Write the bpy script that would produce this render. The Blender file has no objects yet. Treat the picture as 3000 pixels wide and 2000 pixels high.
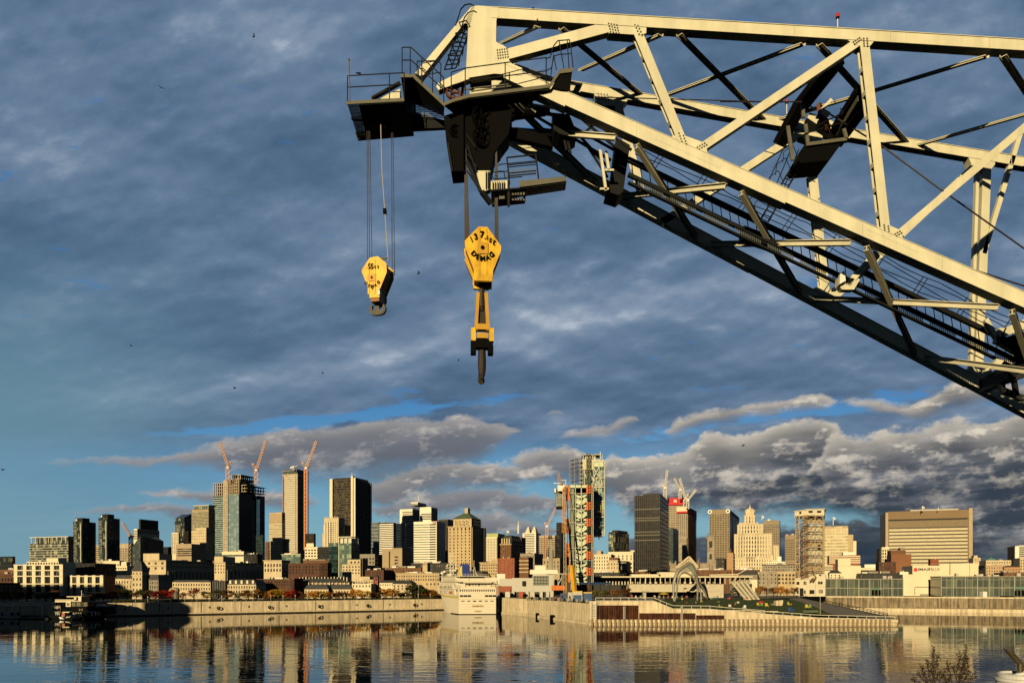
import bpy, bmesh, math, random
from mathutils import Vector, Matrix
R = math.radians
random.seed(7)
sc = bpy.context.scene
col = sc.collection
# ---------------------------------------------------------------- camera
FL = 2167.0; HZ = 1700.0; HC = 16.0          # focal length and horizon in photo pixels, eye height in metres
cd = bpy.data.cameras.new('camera'); cam = bpy.data.objects.new('camera', cd); col.objects.link(cam)
cam.location = (0, 0, HC); cam.rotation_euler = (R(90), 0, 0)
cd.sensor_width = 36; cd.lens = FL/3000*36; cd.shift_y = (HZ-1000)/3000; cd.clip_end = 20000; cd.clip_start = .5
sc.camera = cam
sc.view_settings.view_transform = 'Standard'; sc.view_settings.look = 'None'
sc.cycles.caustics_reflective = False; sc.cycles.caustics_refractive = False; sc.cycles.diffuse_bounces = 0
sc.view_settings.exposure = 0; sc.view_settings.gamma = 1
SUN_AZ, SUN_EL = 22, 13.5                     # sun behind the camera, 22 degrees to its left
# ---------------------------------------------------------------- node helpers
class NT:
    def __init__(s, tree): s.t = tree; s.n = tree.nodes; s.l = tree.links
    def put(s, sock, v):
        if hasattr(v, 'is_output'): s.l.new(v, sock)
        elif v is not None:
            if isinstance(v, (tuple, list)) and len(v) == 3 and sock.type == 'RGBA': v = (*v, 1)
            sock.default_value = v
    def m(s, op, a, b=None, c=None, clamp=False):
        n = s.n.new('ShaderNodeMath'); n.operation = op; n.use_clamp = clamp
        for i, x in enumerate((a, b, c)):
            if x is not None: s.put(n.inputs[i], x)
        return n.outputs[0]
    def mix(s, f, a, b):
        n = s.n.new('ShaderNodeMix'); n.data_type = 'RGBA'
        s.put(n.inputs[0], f); s.put(n.inputs[6], a); s.put(n.inputs[7], b); return n.outputs[2]
    def xyz(s, x=0, y=0, z=0):
        n = s.n.new('ShaderNodeCombineXYZ')
        for i, v in enumerate((x, y, z)): s.put(n.inputs[i], v)
        return n.outputs[0]
    def sep(s, v):
        n = s.n.new('ShaderNodeSeparateXYZ'); s.l.new(v, n.inputs[0]); return n.outputs
    def noise(s, v, scale=5, detail=4, rough=.5, dist=0):
        n = s.n.new('ShaderNodeTexNoise'); s.put(n.inputs['Vector'], v)
        n.inputs['Scale'].default_value = scale; n.inputs['Detail'].default_value = detail
        n.inputs['Roughness'].default_value = rough; n.inputs['Distortion'].default_value = dist
        return n.outputs[0]
    def mr(s, v, a, b, c=0, d=1, smooth=False):
        n = s.n.new('ShaderNodeMapRange'); n.interpolation_type = 'SMOOTHSTEP' if smooth else 'LINEAR'
        s.put(n.inputs[0], v)
        for i, x in enumerate((a, b, c, d)): s.put(n.inputs[i+1], x)
        return n.outputs[0]
    def vm(s, op, a, b):
        n = s.n.new('ShaderNodeVectorMath'); n.operation = op; s.put(n.inputs[0], a); s.put(n.inputs[1], b); return n.outputs[0]
def lin(r, g, b):
    return tuple(((c/255)/12.92 if c/255 <= .04045 else ((c/255+.055)/1.055)**2.4) for c in (r, g, b))
# ---------------------------------------------------------------- world: Nishita sky behind two decks of cloud
w = bpy.data.worlds.new('World'); sc.world = w; w.use_nodes = True
T = NT(w.node_tree); T.n.clear()
outw = T.n.new('ShaderNodeOutputWorld'); bg = T.n.new('ShaderNodeBackground'); T.l.new(bg.outputs[0], outw.inputs[0])
STR = .1; bg.inputs[1].default_value = STR
sky = T.n.new('ShaderNodeTexSky'); sky.sky_type = 'NISHITA'; sky.sun_disc = False
sky.sun_elevation = R(SUN_EL); sky.sun_rotation = R(180+SUN_AZ); sky.air_density = 1.2; sky.dust_density = .6
tc = T.n.new('ShaderNodeTexCoord'); d = T.sep(tc.outputs['Generated'])
ay = T.m('MAXIMUM', T.m('ABSOLUTE', d[1]), .08)
U = T.m('DIVIDE', d[0], ay); V = T.m('DIVIDE', d[2], ay)
def sc_(c): return tuple(x/STR for x in c)
def px2u(x): return (x-1500)/FL
def py2v(y): return (HZ-y)/FL
def gauss(cx, cy, sx, sy, slope, amp, un=None, vn=None):
    un = un or U; vn = vn or V
    a = T.m('SUBTRACT', un, px2u(cx))
    b = T.m('SUBTRACT', T.m('SUBTRACT', vn, py2v(cy)), T.m('MULTIPLY', a, slope))
    a = T.m('DIVIDE', a, sx/FL); b = T.m('DIVIDE', b, sy/FL)
    r = T.m('ADD', T.m('MULTIPLY', a, a), T.m('MULTIPLY', b, b))
    return T.m('MULTIPLY', T.m('EXPONENT', T.m('MULTIPLY', r, -1)), amp)
def addall(xs):
    o = xs[0]
    for x in xs[1:]: o = T.m('ADD', o, x)
    return o
# clear sky, tinted by height
base = T.mix(T.mr(V, .03, .26), sc_(lin(108, 168, 188)), sc_(lin(36, 118, 186)))
base = T.mix(.15, base, sky.outputs[0])
# upper deck: near-complete stratocumulus
pv = T.m('ADD', V, .22)
def UC(o=0):
    vv = T.m('ADD', T.m('ADD', T.m('MULTIPLY', V, 1.55), T.m('DIVIDE', -.42, pv)), T.m('MULTIPLY', U, -.34))
    return T.xyz(T.m('MULTIPLY', U, 1.25), T.m('ADD', vv, o), 0)
n1 = T.noise(UC(), 3.0, 3, .5); n2 = T.noise(UC(), 11, 5, .55)
n3 = T.noise(UC(.03), 11, 5, .55)
tex = T.m('ADD', T.m('MULTIPLY', n1, .78), T.m('MULTIPLY', n2, .22))
lightpatch = addall([gauss(350, 180, 500, 170, -.1, .07), gauss(1000, 60, 260, 190, 0, .05), gauss(1500, 985, 900, 50, .14, .16), gauss(1900, 860, 500, 40, .14, .07),
                     gauss(500, 1150, 700, 45, .10, .13), gauss(350, 380, 400, 130, .1, -.06), gauss(620, 720, 500, 110, .1, -.05),
                     gauss(1350, 780, 420, 140, .1, .03), gauss(2200, 80, 300, 110, 0, .04), gauss(2900, 700, 260, 60, .1, .06),
                     gauss(2400, 900, 400, 60, .1, -.03), gauss(900, 560, 260, 120, .2, -.03), gauss(1250, 200, 260, 120, 0, -.05)])
tex = T.m('ADD', T.m('ADD', tex, lightpatch), T.m('ADD', T.m('MULTIPLY', T.m('SUBTRACT', n2, n3), .24), T.mr(n2, .58, .74, 0, .05)))
r1 = T.n.new('ShaderNodeValToRGB'); T.l.new(T.mr(tex, .28, .82), r1.inputs[0])
e = r1.color_ramp.elements; e[0].position = 0; e[0].color = (*sc_(lin(68, 94, 122)), 1); e[1].position = 1; e[1].color = (*sc_(lin(174, 185, 200)), 1)
for p, c in ((.3, (86, 111, 139)), (.55, (105, 128, 155)), (.78, (132, 150, 172))):
    x = e.new(p); x.color = (*sc_(lin(*c)), 1)
up = r1.outputs[0]
# the deck thins into smooth teal air at the lower left
teal = T.mix(T.mr(V, .05, .6, smooth=True), sc_(lin(112, 152, 168)), sc_(lin(70, 104, 132)))
leftf = T.m('MULTIPLY', T.mr(U, -.25, -.72, smooth=True), T.mr(V, .62, .24, smooth=True))
up = T.mix(T.m('MULTIPLY', leftf, .82), up, teal)
gaps = addall([gauss(1060, 1216, 420, 24, .10, 1.35), gauss(640, 1262, 250, 14, .05, .6), gauss(2150, 1235, 420, 22, .2, .75), gauss(2600, 1175, 300, 24, .1, .4),
               gauss(1600, 1265, 260, 30, .1, .5), gauss(2450, 1205, 240, 22, .15, .6), gauss(2960, 1190, 150, 22, .1, .5)])
gapn = T.m('ADD', gaps, T.m('MULTIPLY', T.m('SUBTRACT', T.noise(T.xyz(T.m('MULTIPLY', U, 7), T.m('MULTIPLY', V, 26), 3), 1.6, 6, .62), .5), 3.2))
lowcov = T.mr(V, .21, .15, smooth=True)                 # below this height the deck is open sky behind the cumulus banks
opn = T.m('MAXIMUM', T.mr(gapn, .40, .95, smooth=True), T.m('MULTIPLY', lowcov, T.mr(U, -.65, -.3, .35, 1)))
skyc = T.mix(opn, up, base)
# lower deck: rows of cumulus; each row has an upper edge and a depth, given along the horizon in photo columns
Xp = T.m('DIVIDE', T.m('ADD', T.m('MULTIPLY', U, FL), 1500), 3000, None, True)
Yp = T.m('SUBTRACT', HZ, T.m('MULTIPLY', V, FL))
def fcurve(pts):
    n = T.n.new('ShaderNodeFloatCurve'); c = n.mapping.curves[0]; n.mapping.use_clip = False
    c.points[0].location = pts[0]; c.points[1].location = pts[-1]
    for p in pts[1:-1]: c.points.new(*p)
    for p in c.points: p.handle_type = 'AUTO'
    n.mapping.update(); T.l.new(Xp, n.inputs[1]); return n.outputs[0]
tl_ = T.m('SUBTRACT', V, T.m('MULTIPLY', U, .1))
nA = T.noise(T.xyz(T.m('MULTIPLY', U, 10), T.m('MULTIPLY', tl_, 24), 1.7), 1, 3, .5)
nB = T.noise(T.xyz(T.m('MULTIPLY', U, 30), T.m('MULTIPLY', tl_, 52), 5.7), 1, 6, .62)
nC = T.noise(T.xyz(T.m('MULTIPLY', U, 8), T.m('MULTIPLY', tl_, 40), 8.7), 1, 6, .6)
darkr = T.mr(U, .0, .35, 0, 1, True)
def row(skyin, pts, ths, amp=1., lit=(240, 228, 208), mid=(126, 128, 136), dk=(96, 102, 114), dkr=(50, 62, 76), fall=26, soft=22, bsoft=.5, bright=1.):
    xs = [x for x, y in pts]; k = ths if isinstance(ths, (list, tuple)) else [0]+[ths]*(len(pts)-2)+[0]
    e_ = T.m('MULTIPLY', fcurve([(0, pts[0][1]/2000)]*(xs[0] > 0)+[(x/3000, y/2000) for x, y in pts]+[(1, pts[-1][1]/2000)]*(xs[-1] < 3000)), 2000)
    th = T.m('MULTIPLY', fcurve([(0, 0)]*(xs[0] > 0)+[(x/3000, t_/1000) for x, t_ in zip(xs, k)]+[(1, 0)]*(xs[-1] < 3000)), 1000)
    yy = T.m('ADD', Yp, T.m('ADD', T.m('MULTIPLY', T.m('SUBTRACT', nA, .5), 90*amp), T.m('MULTIPLY', T.m('SUBTRACT', nB, .5), 88*amp)))
    dpt = T.m('SUBTRACT', yy, e_)
    cov = T.m('MULTIPLY', T.mr(dpt, 0, soft, 0, 1, True), T.mr(T.m('SUBTRACT', T.m('ADD', th, T.m('MULTIPLY', T.m('SUBTRACT', nC, .5), 80*amp)), dpt), 0, T.m('ADD', T.m('MULTIPLY', th, bsoft), 8), 0, 1, True))
    cov = T.m('MULTIPLY', cov, T.mr(th, 2, 14))
    l = T.m('MULTIPLY', T.m('EXPONENT', T.m('DIVIDE', T.m('MAXIMUM', dpt, 0), -fall)), T.mr(nB, .3, .62, .45, 1))
    l2 = T.m('MULTIPLY', T.mr(T.m('ADD', T.m('MULTIPLY', nB, .6), T.m('MULTIPLY', nC, .4)), .47, .66, 0, 1, True), T.mr(dpt, fall*8, fall, 0, .8))
    sh = T.mix(darkr, sc_(lin(*dk)), sc_(lin(*dkr))); sh = T.mix(T.mr(nC, .42, .72, 0, .75, True), sh, sc_(lin(*mid)))
    c = T.mix(T.m('MULTIPLY', T.m('MAXIMUM', l, l2), bright, None, True), sh, sc_(lin(*lit)))
    return T.mix(cov, skyin, c)
LG = (190, 187, 182); 
skyc = row(skyc, [(1740, 1600), (1880, 1560), (2200, 1540), (2600, 1538), (3000, 1545)], [0, 120, 260, 260, 260], lit=(120, 122, 124), mid=(80, 90, 100), dkr=(40, 56, 70), bright=.7)
skyc = row(skyc, [(700, 1700), (1000, 1600), (1300, 1570), (1600, 1590), (1800, 1600)], 100, lit=(130, 132, 134), mid=(96, 104, 114), bright=.6)
skyc = row(skyc, [(90, 1505), (300, 1486), (450, 1472), (620, 1490), (760, 1500)], [0, 26, 46, 60, 0], .6, lit=LG, fall=18, soft=22)
skyc = row(skyc, [(350, 1446), (480, 1432), (640, 1430), (860, 1445), (980, 1470)], [0, 34, 60, 60, 0], .6, lit=(196, 190, 182), fall=20)
skyc = row(skyc, [(980, 1560), (1150, 1520), (1400, 1495), (1560, 1515), (1700, 1540)], 110, .8, lit=LG)
skyc = row(skyc, [(1000, 1480), (1200, 1442), (1400, 1425), (1560, 1445), (1750, 1470)], 100, .9, lit=LG)
skyc = row(skyc, [(950, 1400), (1150, 1375), (1350, 1345), (1500, 1350), (1650, 1380)], 120, .9)
skyc = row(skyc, [(60, 1352), (200, 1342), (420, 1335), (580, 1312), (700, 1276), (860, 1248), (1050, 1232), (1250, 1220), (1420, 1222), (1560, 1262)], [0, 26, 46, 70, 140, 200, 220, 220, 150, 0], .7, lit=(196, 190, 182), fall=30, soft=20)
skyc = row(skyc, [(1590, 1215), (1612, 1196), (1640, 1192), (1664, 1212)], [0, 24, 26, 0], .35, fall=16)
skyc = row(skyc, [(1600, 1285), (1700, 1250), (1780, 1236), (1860, 1214), (1890, 1240)], [0, 34, 40, 34, 0], .5, fall=22)
skyc = row(skyc, [(1440, 1345), (1560, 1315), (1660, 1300), (1730, 1330), (1800, 1360), (1950, 1400)], [0, 110, 150, 150, 120, 0], .8)
skyc = row(skyc, [(1920, 1262), (2000, 1212), (2130, 1180), (2260, 1165), (2410, 1146), (2470, 1180)], [0, 60, 56, 60, 64, 0], .6, fall=34)
skyc = row(skyc, [(2420, 1190), (2560, 1160), (2660, 1175), (2720, 1150), (2800, 1105), (2860, 1120), (3000, 1120)], [0, 50, 60, 90, 110, 80, 60], .6, fall=36, mid=(140, 138, 142))
skyc = row(skyc, [(1740, 1400), (1790, 1318), (1840, 1335), (2000, 1312), (2080, 1262), (2180, 1282), (2290, 1236), (2400, 1226), (2500, 1280), (2620, 1330), (3000, 1340)], [0, 130, 190, 230, 270, 280, 310, 320, 300, 280, 280], .9, fall=44, bsoft=.3)
skyc = row(skyc, [(2330, 1400), (2400, 1330), (2440, 1276), (2560, 1256), (2700, 1232), (2800, 1206), (2900, 1232), (3000, 1212)], [0, 60, 220, 270, 300, 330, 330, 330], .9, fall=46, bsoft=.3)
# below the horizon: dull grey-blue
skyc = T.mix(T.mr(d[2], -.002, -.03), skyc, sc_(lin(26, 34, 40)))
# sky overhead, beside and behind the viewer darkened to cut fill light
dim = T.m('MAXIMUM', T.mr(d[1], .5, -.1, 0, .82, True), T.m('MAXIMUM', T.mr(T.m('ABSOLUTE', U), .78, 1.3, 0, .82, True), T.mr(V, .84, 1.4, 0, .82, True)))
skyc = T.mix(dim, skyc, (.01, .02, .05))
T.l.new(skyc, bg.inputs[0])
w.cycles.sampling_method = 'MANUAL'; w.cycles.sample_map_resolution = 512
# ---------------------------------------------------------------- sun
sd = bpy.data.lights.new('sun', 'SUN'); so = bpy.data.objects.new('sun', sd); col.objects.link(so)
sd.energy = 5.0; sd.angle = R(.5); sd.color = (1, .79, .45)
sv = Vector((-math.sin(R(SUN_AZ))*math.cos(R(SUN_EL)), -math.cos(R(SUN_AZ))*math.cos(R(SUN_EL)), math.sin(R(SUN_EL))))
so.rotation_euler = sv.to_track_quat('Z', 'Y').to_euler(); so.location = (-30, -50, 60)
# ---------------------------------------------------------------- geometry helpers
def P(px, py, D): return Vector(((px-1500)/FL*D, D, HC+(HZ-py)/FL*D))
def X(px, D): return (px-1500)/FL*D
def Z(py, D): return HC+(HZ-py)/FL*D
class MB:
    def __init__(s): s.v = []; s.f = []; s.m = []
    def add(s, vs, fs, mi=0):
        o = len(s.v); s.v += [Vector(q) for q in vs]
        for f in fs: s.f.append(tuple(i+o for i in f)); s.m.append(mi)
        return s
    def hexa(s, b, t, mi=0):        # bottom loop, top loop of 4
        return s.add(list(b)+list(t), [(3, 2, 1, 0), (4, 5, 6, 7), (0, 1, 5, 4), (1, 2, 6, 5), (2, 3, 7, 6), (3, 0, 4, 7)], mi)
    def box(s, x0, x1, y0, y1, z0, z1, mi=0):
        return s.hexa([(x0, y0, z0), (x1, y0, z0), (x1, y1, z0), (x0, y1, z0)], [(x0, y0, z1), (x1, y0, z1), (x1, y1, z1), (x0, y1, z1)], mi)
    def beam(s, p, q, w, h, mi=0, up=(0, 0, 1)):
        p = Vector(p); q = Vector(q); dd = (q-p).normalized(); up = Vector(up)
        sx = dd.cross(up)
        if sx.length < 1e-4: sx = dd.cross(Vector((0, 1, 0)))
        sx.normalize(); sz = sx.cross(dd).normalized(); a = sx*w/2; b = sz*h/2
        return s.hexa([p-a-b, p+a-b, q+a-b, q-a-b], [p-a+b, p+a+b, q+a+b, q-a+b], mi)
    def channel(s, p, q, w, h, t=.05, mi=0, up=(0, 0, 1)):   # two flanges and a web set back: an open steel section
        p = Vector(p); q = Vector(q); dd = (q-p).normalized(); sx = dd.cross(Vector(up)).normalized(); sz = sx.cross(dd).normalized()
        for k in (1, -1): s.beam(p+sz*k*(h/2-t/2), q+sz*k*(h/2-t/2), w, t, mi, up)
        return s.beam(p, q, t, h-2*t, mi, up)
    def tube(s, p, q, r, n=6, mi=0, r2=None):
        p = Vector(p); q = Vector(q); dd = (q-p).normalized(); a = dd.orthogonal().normalized(); b = dd.cross(a)
        r2 = r if r2 is None else r2
        v = [p+(a*math.cos(2*math.pi*i/n)+b*math.sin(2*math.pi*i/n))*r for i in range(n)]
        v += [q+(a*math.cos(2*math.pi*i/n)+b*math.sin(2*math.pi*i/n))*r2 for i in range(n)]
        return s.add(v, [(i, (i+1) % n, n+(i+1) % n, n+i) for i in range(n)]+[tuple(range(n))[::-1], tuple(range(n, 2*n))], mi)
    def path(s, pts, r, n=6, mi=0):
        for a, b in zip(pts, pts[1:]): s.tube(a, b, r, n, mi)
        return s
    def prism(s, pts, off, mi=0):   # polygon extruded by a vector
        n = len(pts); pts = [Vector(p) for p in pts]; off = Vector(off)
        return s.add(pts+[p+off for p in pts], [tuple(range(n))[::-1], tuple(range(n, 2*n))]+[(i, (i+1) % n, n+(i+1) % n, n+i) for i in range(n)], mi)
    def lathe(s, c, prof, n=10, mi=0):   # prof: (radius, z) pairs about a vertical axis
        c = Vector(c); v = []; f = []
        for r, z in prof: v += [c+Vector((r*math.cos(2*math.pi*i/n), r*math.sin(2*math.pi*i/n), z)) for i in range(n)]
        for k in range(len(prof)-1):
            f += [(k*n+i, k*n+(i+1) % n, (k+1)*n+(i+1) % n, (k+1)*n+i) for i in range(n)]
        f += [tuple(range(n))[::-1], tuple(range((len(prof)-1)*n, len(prof)*n))]
        return s.add(v, f, mi)
    def disc(s, c, axis, r, th, n=20, mi=0):
        a = Vector(axis).normalized()*th/2; return s.tube(Vector(c)-a, Vector(c)+a, r, n, mi)
    def build(s, name, mats, parent=None, local=False, smooth=False, origin=None):
        me = bpy.data.meshes.new(name); o = bpy.data.objects.new(name, me); col.objects.link(o)
        vs = s.v
        if parent is not None:
            o.parent = parent
            if not local:
                iv = parent.matrix_basis.inverted()
                pp = parent.parent
                if pp: iv = iv @ pp.matrix_basis.inverted()
                vs = [iv @ q for q in vs]
        elif not local:
            if origin is None:
                n = len(vs); origin = Vector((sum(q.x for q in vs)/n, sum(q.y for q in vs)/n, min(q.z for q in vs)))
            o.location = origin; vs = [q-Vector(origin) for q in vs]
        me.from_pydata([tuple(q) for q in vs], [], s.f)
        if not isinstance(mats, (list, tuple)): mats = [mats]
        for mt in mats: me.materials.append(mt)
        if len(mats) > 1: me.polygons.foreach_set('material_index', s.m)
        if smooth: me.polygons.foreach_set('use_smooth', [True]*len(me.polygons))
        me.update(); bm = bmesh.new(); bm.from_mesh(me); bmesh.ops.recalc_face_normals(bm, faces=bm.faces); bm.to_mesh(me); bm.free()
        return o
def tag(o, label=None, cat=None, group=None, kind=None):
    if label: o['label'] = label
    if cat: o['category'] = cat
    if group: o['group'] = group
    if kind: o['kind'] = kind
    return o
def empty(name, loc, rz=0, label=None, cat=None, group=None):
    o = bpy.data.objects.new(name, None); col.objects.link(o); o.location = loc; o.rotation_euler = (0, 0, rz)
    return tag(o, label, cat, group)
def place(name, me, loc, rz, parent):
    o = bpy.data.objects.new(name, me); col.objects.link(o); o.location = loc; o.rotation_euler = (0, 0, rz); o.parent = parent
    return o
def copy_tree(o, parent=None):
    c = o.copy(); col.objects.link(c); c.parent = parent
    for ch in list(o.children):
        copy_tree(ch, c)
    return c
# ---------------------------------------------------------------- materials
def newmat(name):
    m = bpy.data.materials.new(name); m.use_nodes = True; t = NT(m.node_tree)
    return m, t, t.n['Principled BSDF']
_mc = {}
def paint(name, c, rough=.6, metal=0, var=.18, scale=.7, spec=.3, streak=0, bump=0):
    if name in _mc: return _mc[name]
    m, t, b = newmat(name)
    tc = t.n.new('ShaderNodeTexCoord'); pos = tc.outputs['Object']
    n = t.noise(pos, scale, 5, .6)
    f = t.mr(n, .3, .7, 1-var, 1+var*.6)
    if streak:
        p = t.sep(pos); s2 = t.noise(t.xyz(t.m('MULTIPLY', p[0], 1), t.m('MULTIPLY', p[1], 1), t.m('MULTIPLY', p[2], .06)), 1.1, 4, .65)
        f = t.m('MULTIPLY', f, t.mr(s2, .35, .62, 1-streak, 1.05))
    t.put(b.inputs['Base Color'], t.vm('MULTIPLY', t.xyz(*c), t.xyz(f, f, f)))
    b.inputs['Roughness'].default_value = rough; b.inputs['Metallic'].default_value = metal
    b.inputs['Specular IOR Level'].default_value = spec
    if bump:
        bn = t.n.new('ShaderNodeBump'); bn.inputs['Strength'].default_value = bump; bn.inputs['Distance'].default_value = .05
        t.l.new(t.noise(pos, scale*8, 4, .6), bn.inputs['Height']); t.l.new(bn.outputs[0], b.inputs['Normal'])
    _mc[name] = m; return m
def glass(name, dark=(.012, .016, .02), light=(.25, .23, .17), p=.22, rough=.12, pale=.6):
    """window glass: each window its own tint (reflected light painted into some)"""
    if name in _mc: return _mc[name]
    m, t, b = newmat(name)
    tc = t.n.new('ShaderNodeTexCoord'); oi = t.n.new('ShaderNodeObjectInfo')
    q = t.sep(tc.outputs['Object'])
    wn = t.n.new('ShaderNodeTexWhiteNoise'); wn.noise_dimensions = '4D'
    t.l.new(t.xyz(t.m('FLOOR', t.m('DIVIDE', q[0], 3)), t.m('FLOOR', t.m('DIVIDE', q[1], 3)), t.m('FLOOR', t.m('DIVIDE', q[2], 3))), wn.inputs['Vector'])
    t.l.new(t.m('MULTIPLY', oi.outputs['Random'], 97), wn.inputs['W'])
    v = wn.outputs[0]
    f = t.mr(v, 1-p, 1, 0, pale)  # paler panes: reflected light put into the base colour
    t.put(b.inputs['Base Color'], t.mix(f, dark, light)); b.inputs['Roughness'].default_value = rough
    b.inputs['Specular IOR Level'].default_value = .6
    _mc[name] = m; return m
def curtain(name, dark, light, frame, pw=1.6, ph=3.4, lw=.12, lh=.22, p=.35, rough=.15, metal=0, spandrel=None, vary=1.0, spec=.5):
    """curtain wall: pane grid from object coordinates, tint differs pane to pane"""
    if name in _mc: return _mc[name]
    m, t, b = newmat(name)
    tc = t.n.new('ShaderNodeTexCoord'); q = t.sep(tc.outputs['Object']); nn = t.sep(tc.outputs['Normal'])
    side = t.m('GREATER_THAN', t.m('ABSOLUTE', nn[0]), .6)
    u = t.m('ADD', t.m('MULTIPLY', q[0], t.m('SUBTRACT', 1, side)), t.m('MULTIPLY', q[1], side))
    ui = t.m('DIVIDE', u, pw); vi = t.m('DIVIDE', q[2], ph)
    fu = t.m('FRACT', ui); fv = t.m('FRACT', vi)
    wn = t.n.new('ShaderNodeTexWhiteNoise'); t.l.new(t.xyz(t.m('FLOOR', ui), t.m('FLOOR', vi), side), wn.inputs['Vector'])
    big = t.noise(t.xyz(t.m('MULTIPLY', u, .05), 0, t.m('MULTIPLY', q[2], .05)), 2.2, 3, .6)
    f = t.m('MULTIPLY', t.mr(t.m('ADD', wn.outputs[0], t.m('MULTIPLY', t.m('SUBTRACT', big, .5), vary)), 1-p, 1.02, 0, 1), 1)
    c = t.mix(f, dark, light)
    if spandrel: c = t.mix(t.m('LESS_THAN', fv, spandrel[1]), c, spandrel[0])
    line = t.m('MAXIMUM', t.m('LESS_THAN', fu, lw/pw), t.m('LESS_THAN', fv, lh/ph))
    top = t.m('GREATER_THAN', t.m('ABSOLUTE', nn[2]), .6)
    c = t.mix(t.m('MAXIMUM', line, top), c, frame)
    t.put(b.inputs['Base Color'], c)
    t.put(b.inputs['Roughness'], t.mr(line, 0, 1, rough, .6)); b.inputs['Metallic'].default_value = metal
    b.inputs['Specular IOR Level'].default_value = spec
    _mc[name] = m; return m
CREAM = paint('crane_cream_paint', (.64, .61, .44), .5, var=.10, scale=.8, spec=.3, streak=.10)
DGREY = paint('dark_grey_steel', (.010, .011, .011), .6, var=.2, scale=1.5, spec=.12)
OLIVE = paint('grey_green_steel', (.12, .115, .08), .6, var=.2, scale=2)
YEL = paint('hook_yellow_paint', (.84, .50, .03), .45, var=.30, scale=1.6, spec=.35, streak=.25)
RUST = paint('rusty_steel', (.16, .06, .03), .75, var=.4, scale=3)
HOOKM = paint('worn_hook_steel', (.028, .020, .015), .45, var=.3, scale=4, spec=.35)
ROPE = paint('greased_rope', (.03, .022, .018), .5, var=.3, scale=5)
BLK = paint('black_paint', (.003, .003, .003), .7, var=.1, spec=.05)
WHT = paint('white_paint', (.78, .76, .68), .5, var=.06)
GREENP = paint('pale_green_paint', (.30, .36, .27), .6, var=.12)
# ================================================================ floating crane: boom
def DN(px):                       # near truss plane: comes slightly nearer towards the boom foot
    t = (px-1500)/FL; return 45.73/(1+.1282*t)
DF = 51.1                         # far truss plane
def N(px, py, dd=0): return P(px, py, DN(px)+dd)
def Fp(px, py, dd=0): return P(px, py, DF+dd)
boom = empty('crane_boom', P(2300, 700, 48), 0, 'cream painted steel truss boom of a floating crane reaching in from the right', 'crane boom')
BACK = Vector((0, 1, 0))
def lit_beam(a, b, w, dep, name, mats=CREAM, parent=boom):      # plate-girder: a box whose broad face looks at the viewer
    m = MB(); m.beam(a, b, dep, w, 0, (0, 0, 1)); return m.build(name, mats, parent)
def chord(pts, thick, dep, name, plane):
    m = MB()
    for (x0, y0), (x1, y1) in zip(pts, pts[1:]):
        a0 = plane(x0, y0); b0 = plane(x1, y1); a1 = plane(x0, y0+thick[0]); b1 = plane(x1, y1+thick[1])
        off = BACK*dep
        m.hexa([a1, b1, b1+off, a1+off], [a0, b0, b0+off, a0+off])
        for q0, q1, sg in ((a0, b0, 1), (a1, b1, -1)):          # flange plates stand a little proud of the web
            up = Vector((0, 0, .035*sg)); f_ = BACK*-.045; lo, hi = ([q0+f_, q1+f_, q1+off, q0+off], [q0+up+f_, q1+up+f_, q1+up+off, q0+up+off]); m.hexa(lo if sg > 0 else hi, hi if sg > 0 else lo)
        L = (b0-a0).length; k = int(L/6.5)
        for i in range(1, k+1): t = i/(k+1); c0, c1 = a0.lerp(b0, t), a1.lerp(b1, t); m.beam(c0-BACK*.006, c1-BACK*.006, .03, .03, 0, (1, 0, 0))
    return m.build(name, CREAM, boom)
top_near = chord([(1440, 22), (1790, 43), (3200, 129)], (30, 31), .62, 'top_chord', N)
bot_near = chord([(1475, 187), (1655, 267), (2300, 551), (3000, 855), (3200, 942)], (40, 45), .72, 'bottom_chord', N)
top_far = chord([(1470, 206), (1700, 243), (2490, 378), (3200, 494)], (24, 27), .55, 'top_chord', Fp)
bot_far = chord([(1440, 350), (2200, 752), (2840, 1090), (3200, 1280)], (34, 36), .62, 'bottom_chord', Fp)
for o in (top_far, bot_far): o['label'] = 'chord of the truss side away from the viewer'
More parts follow.
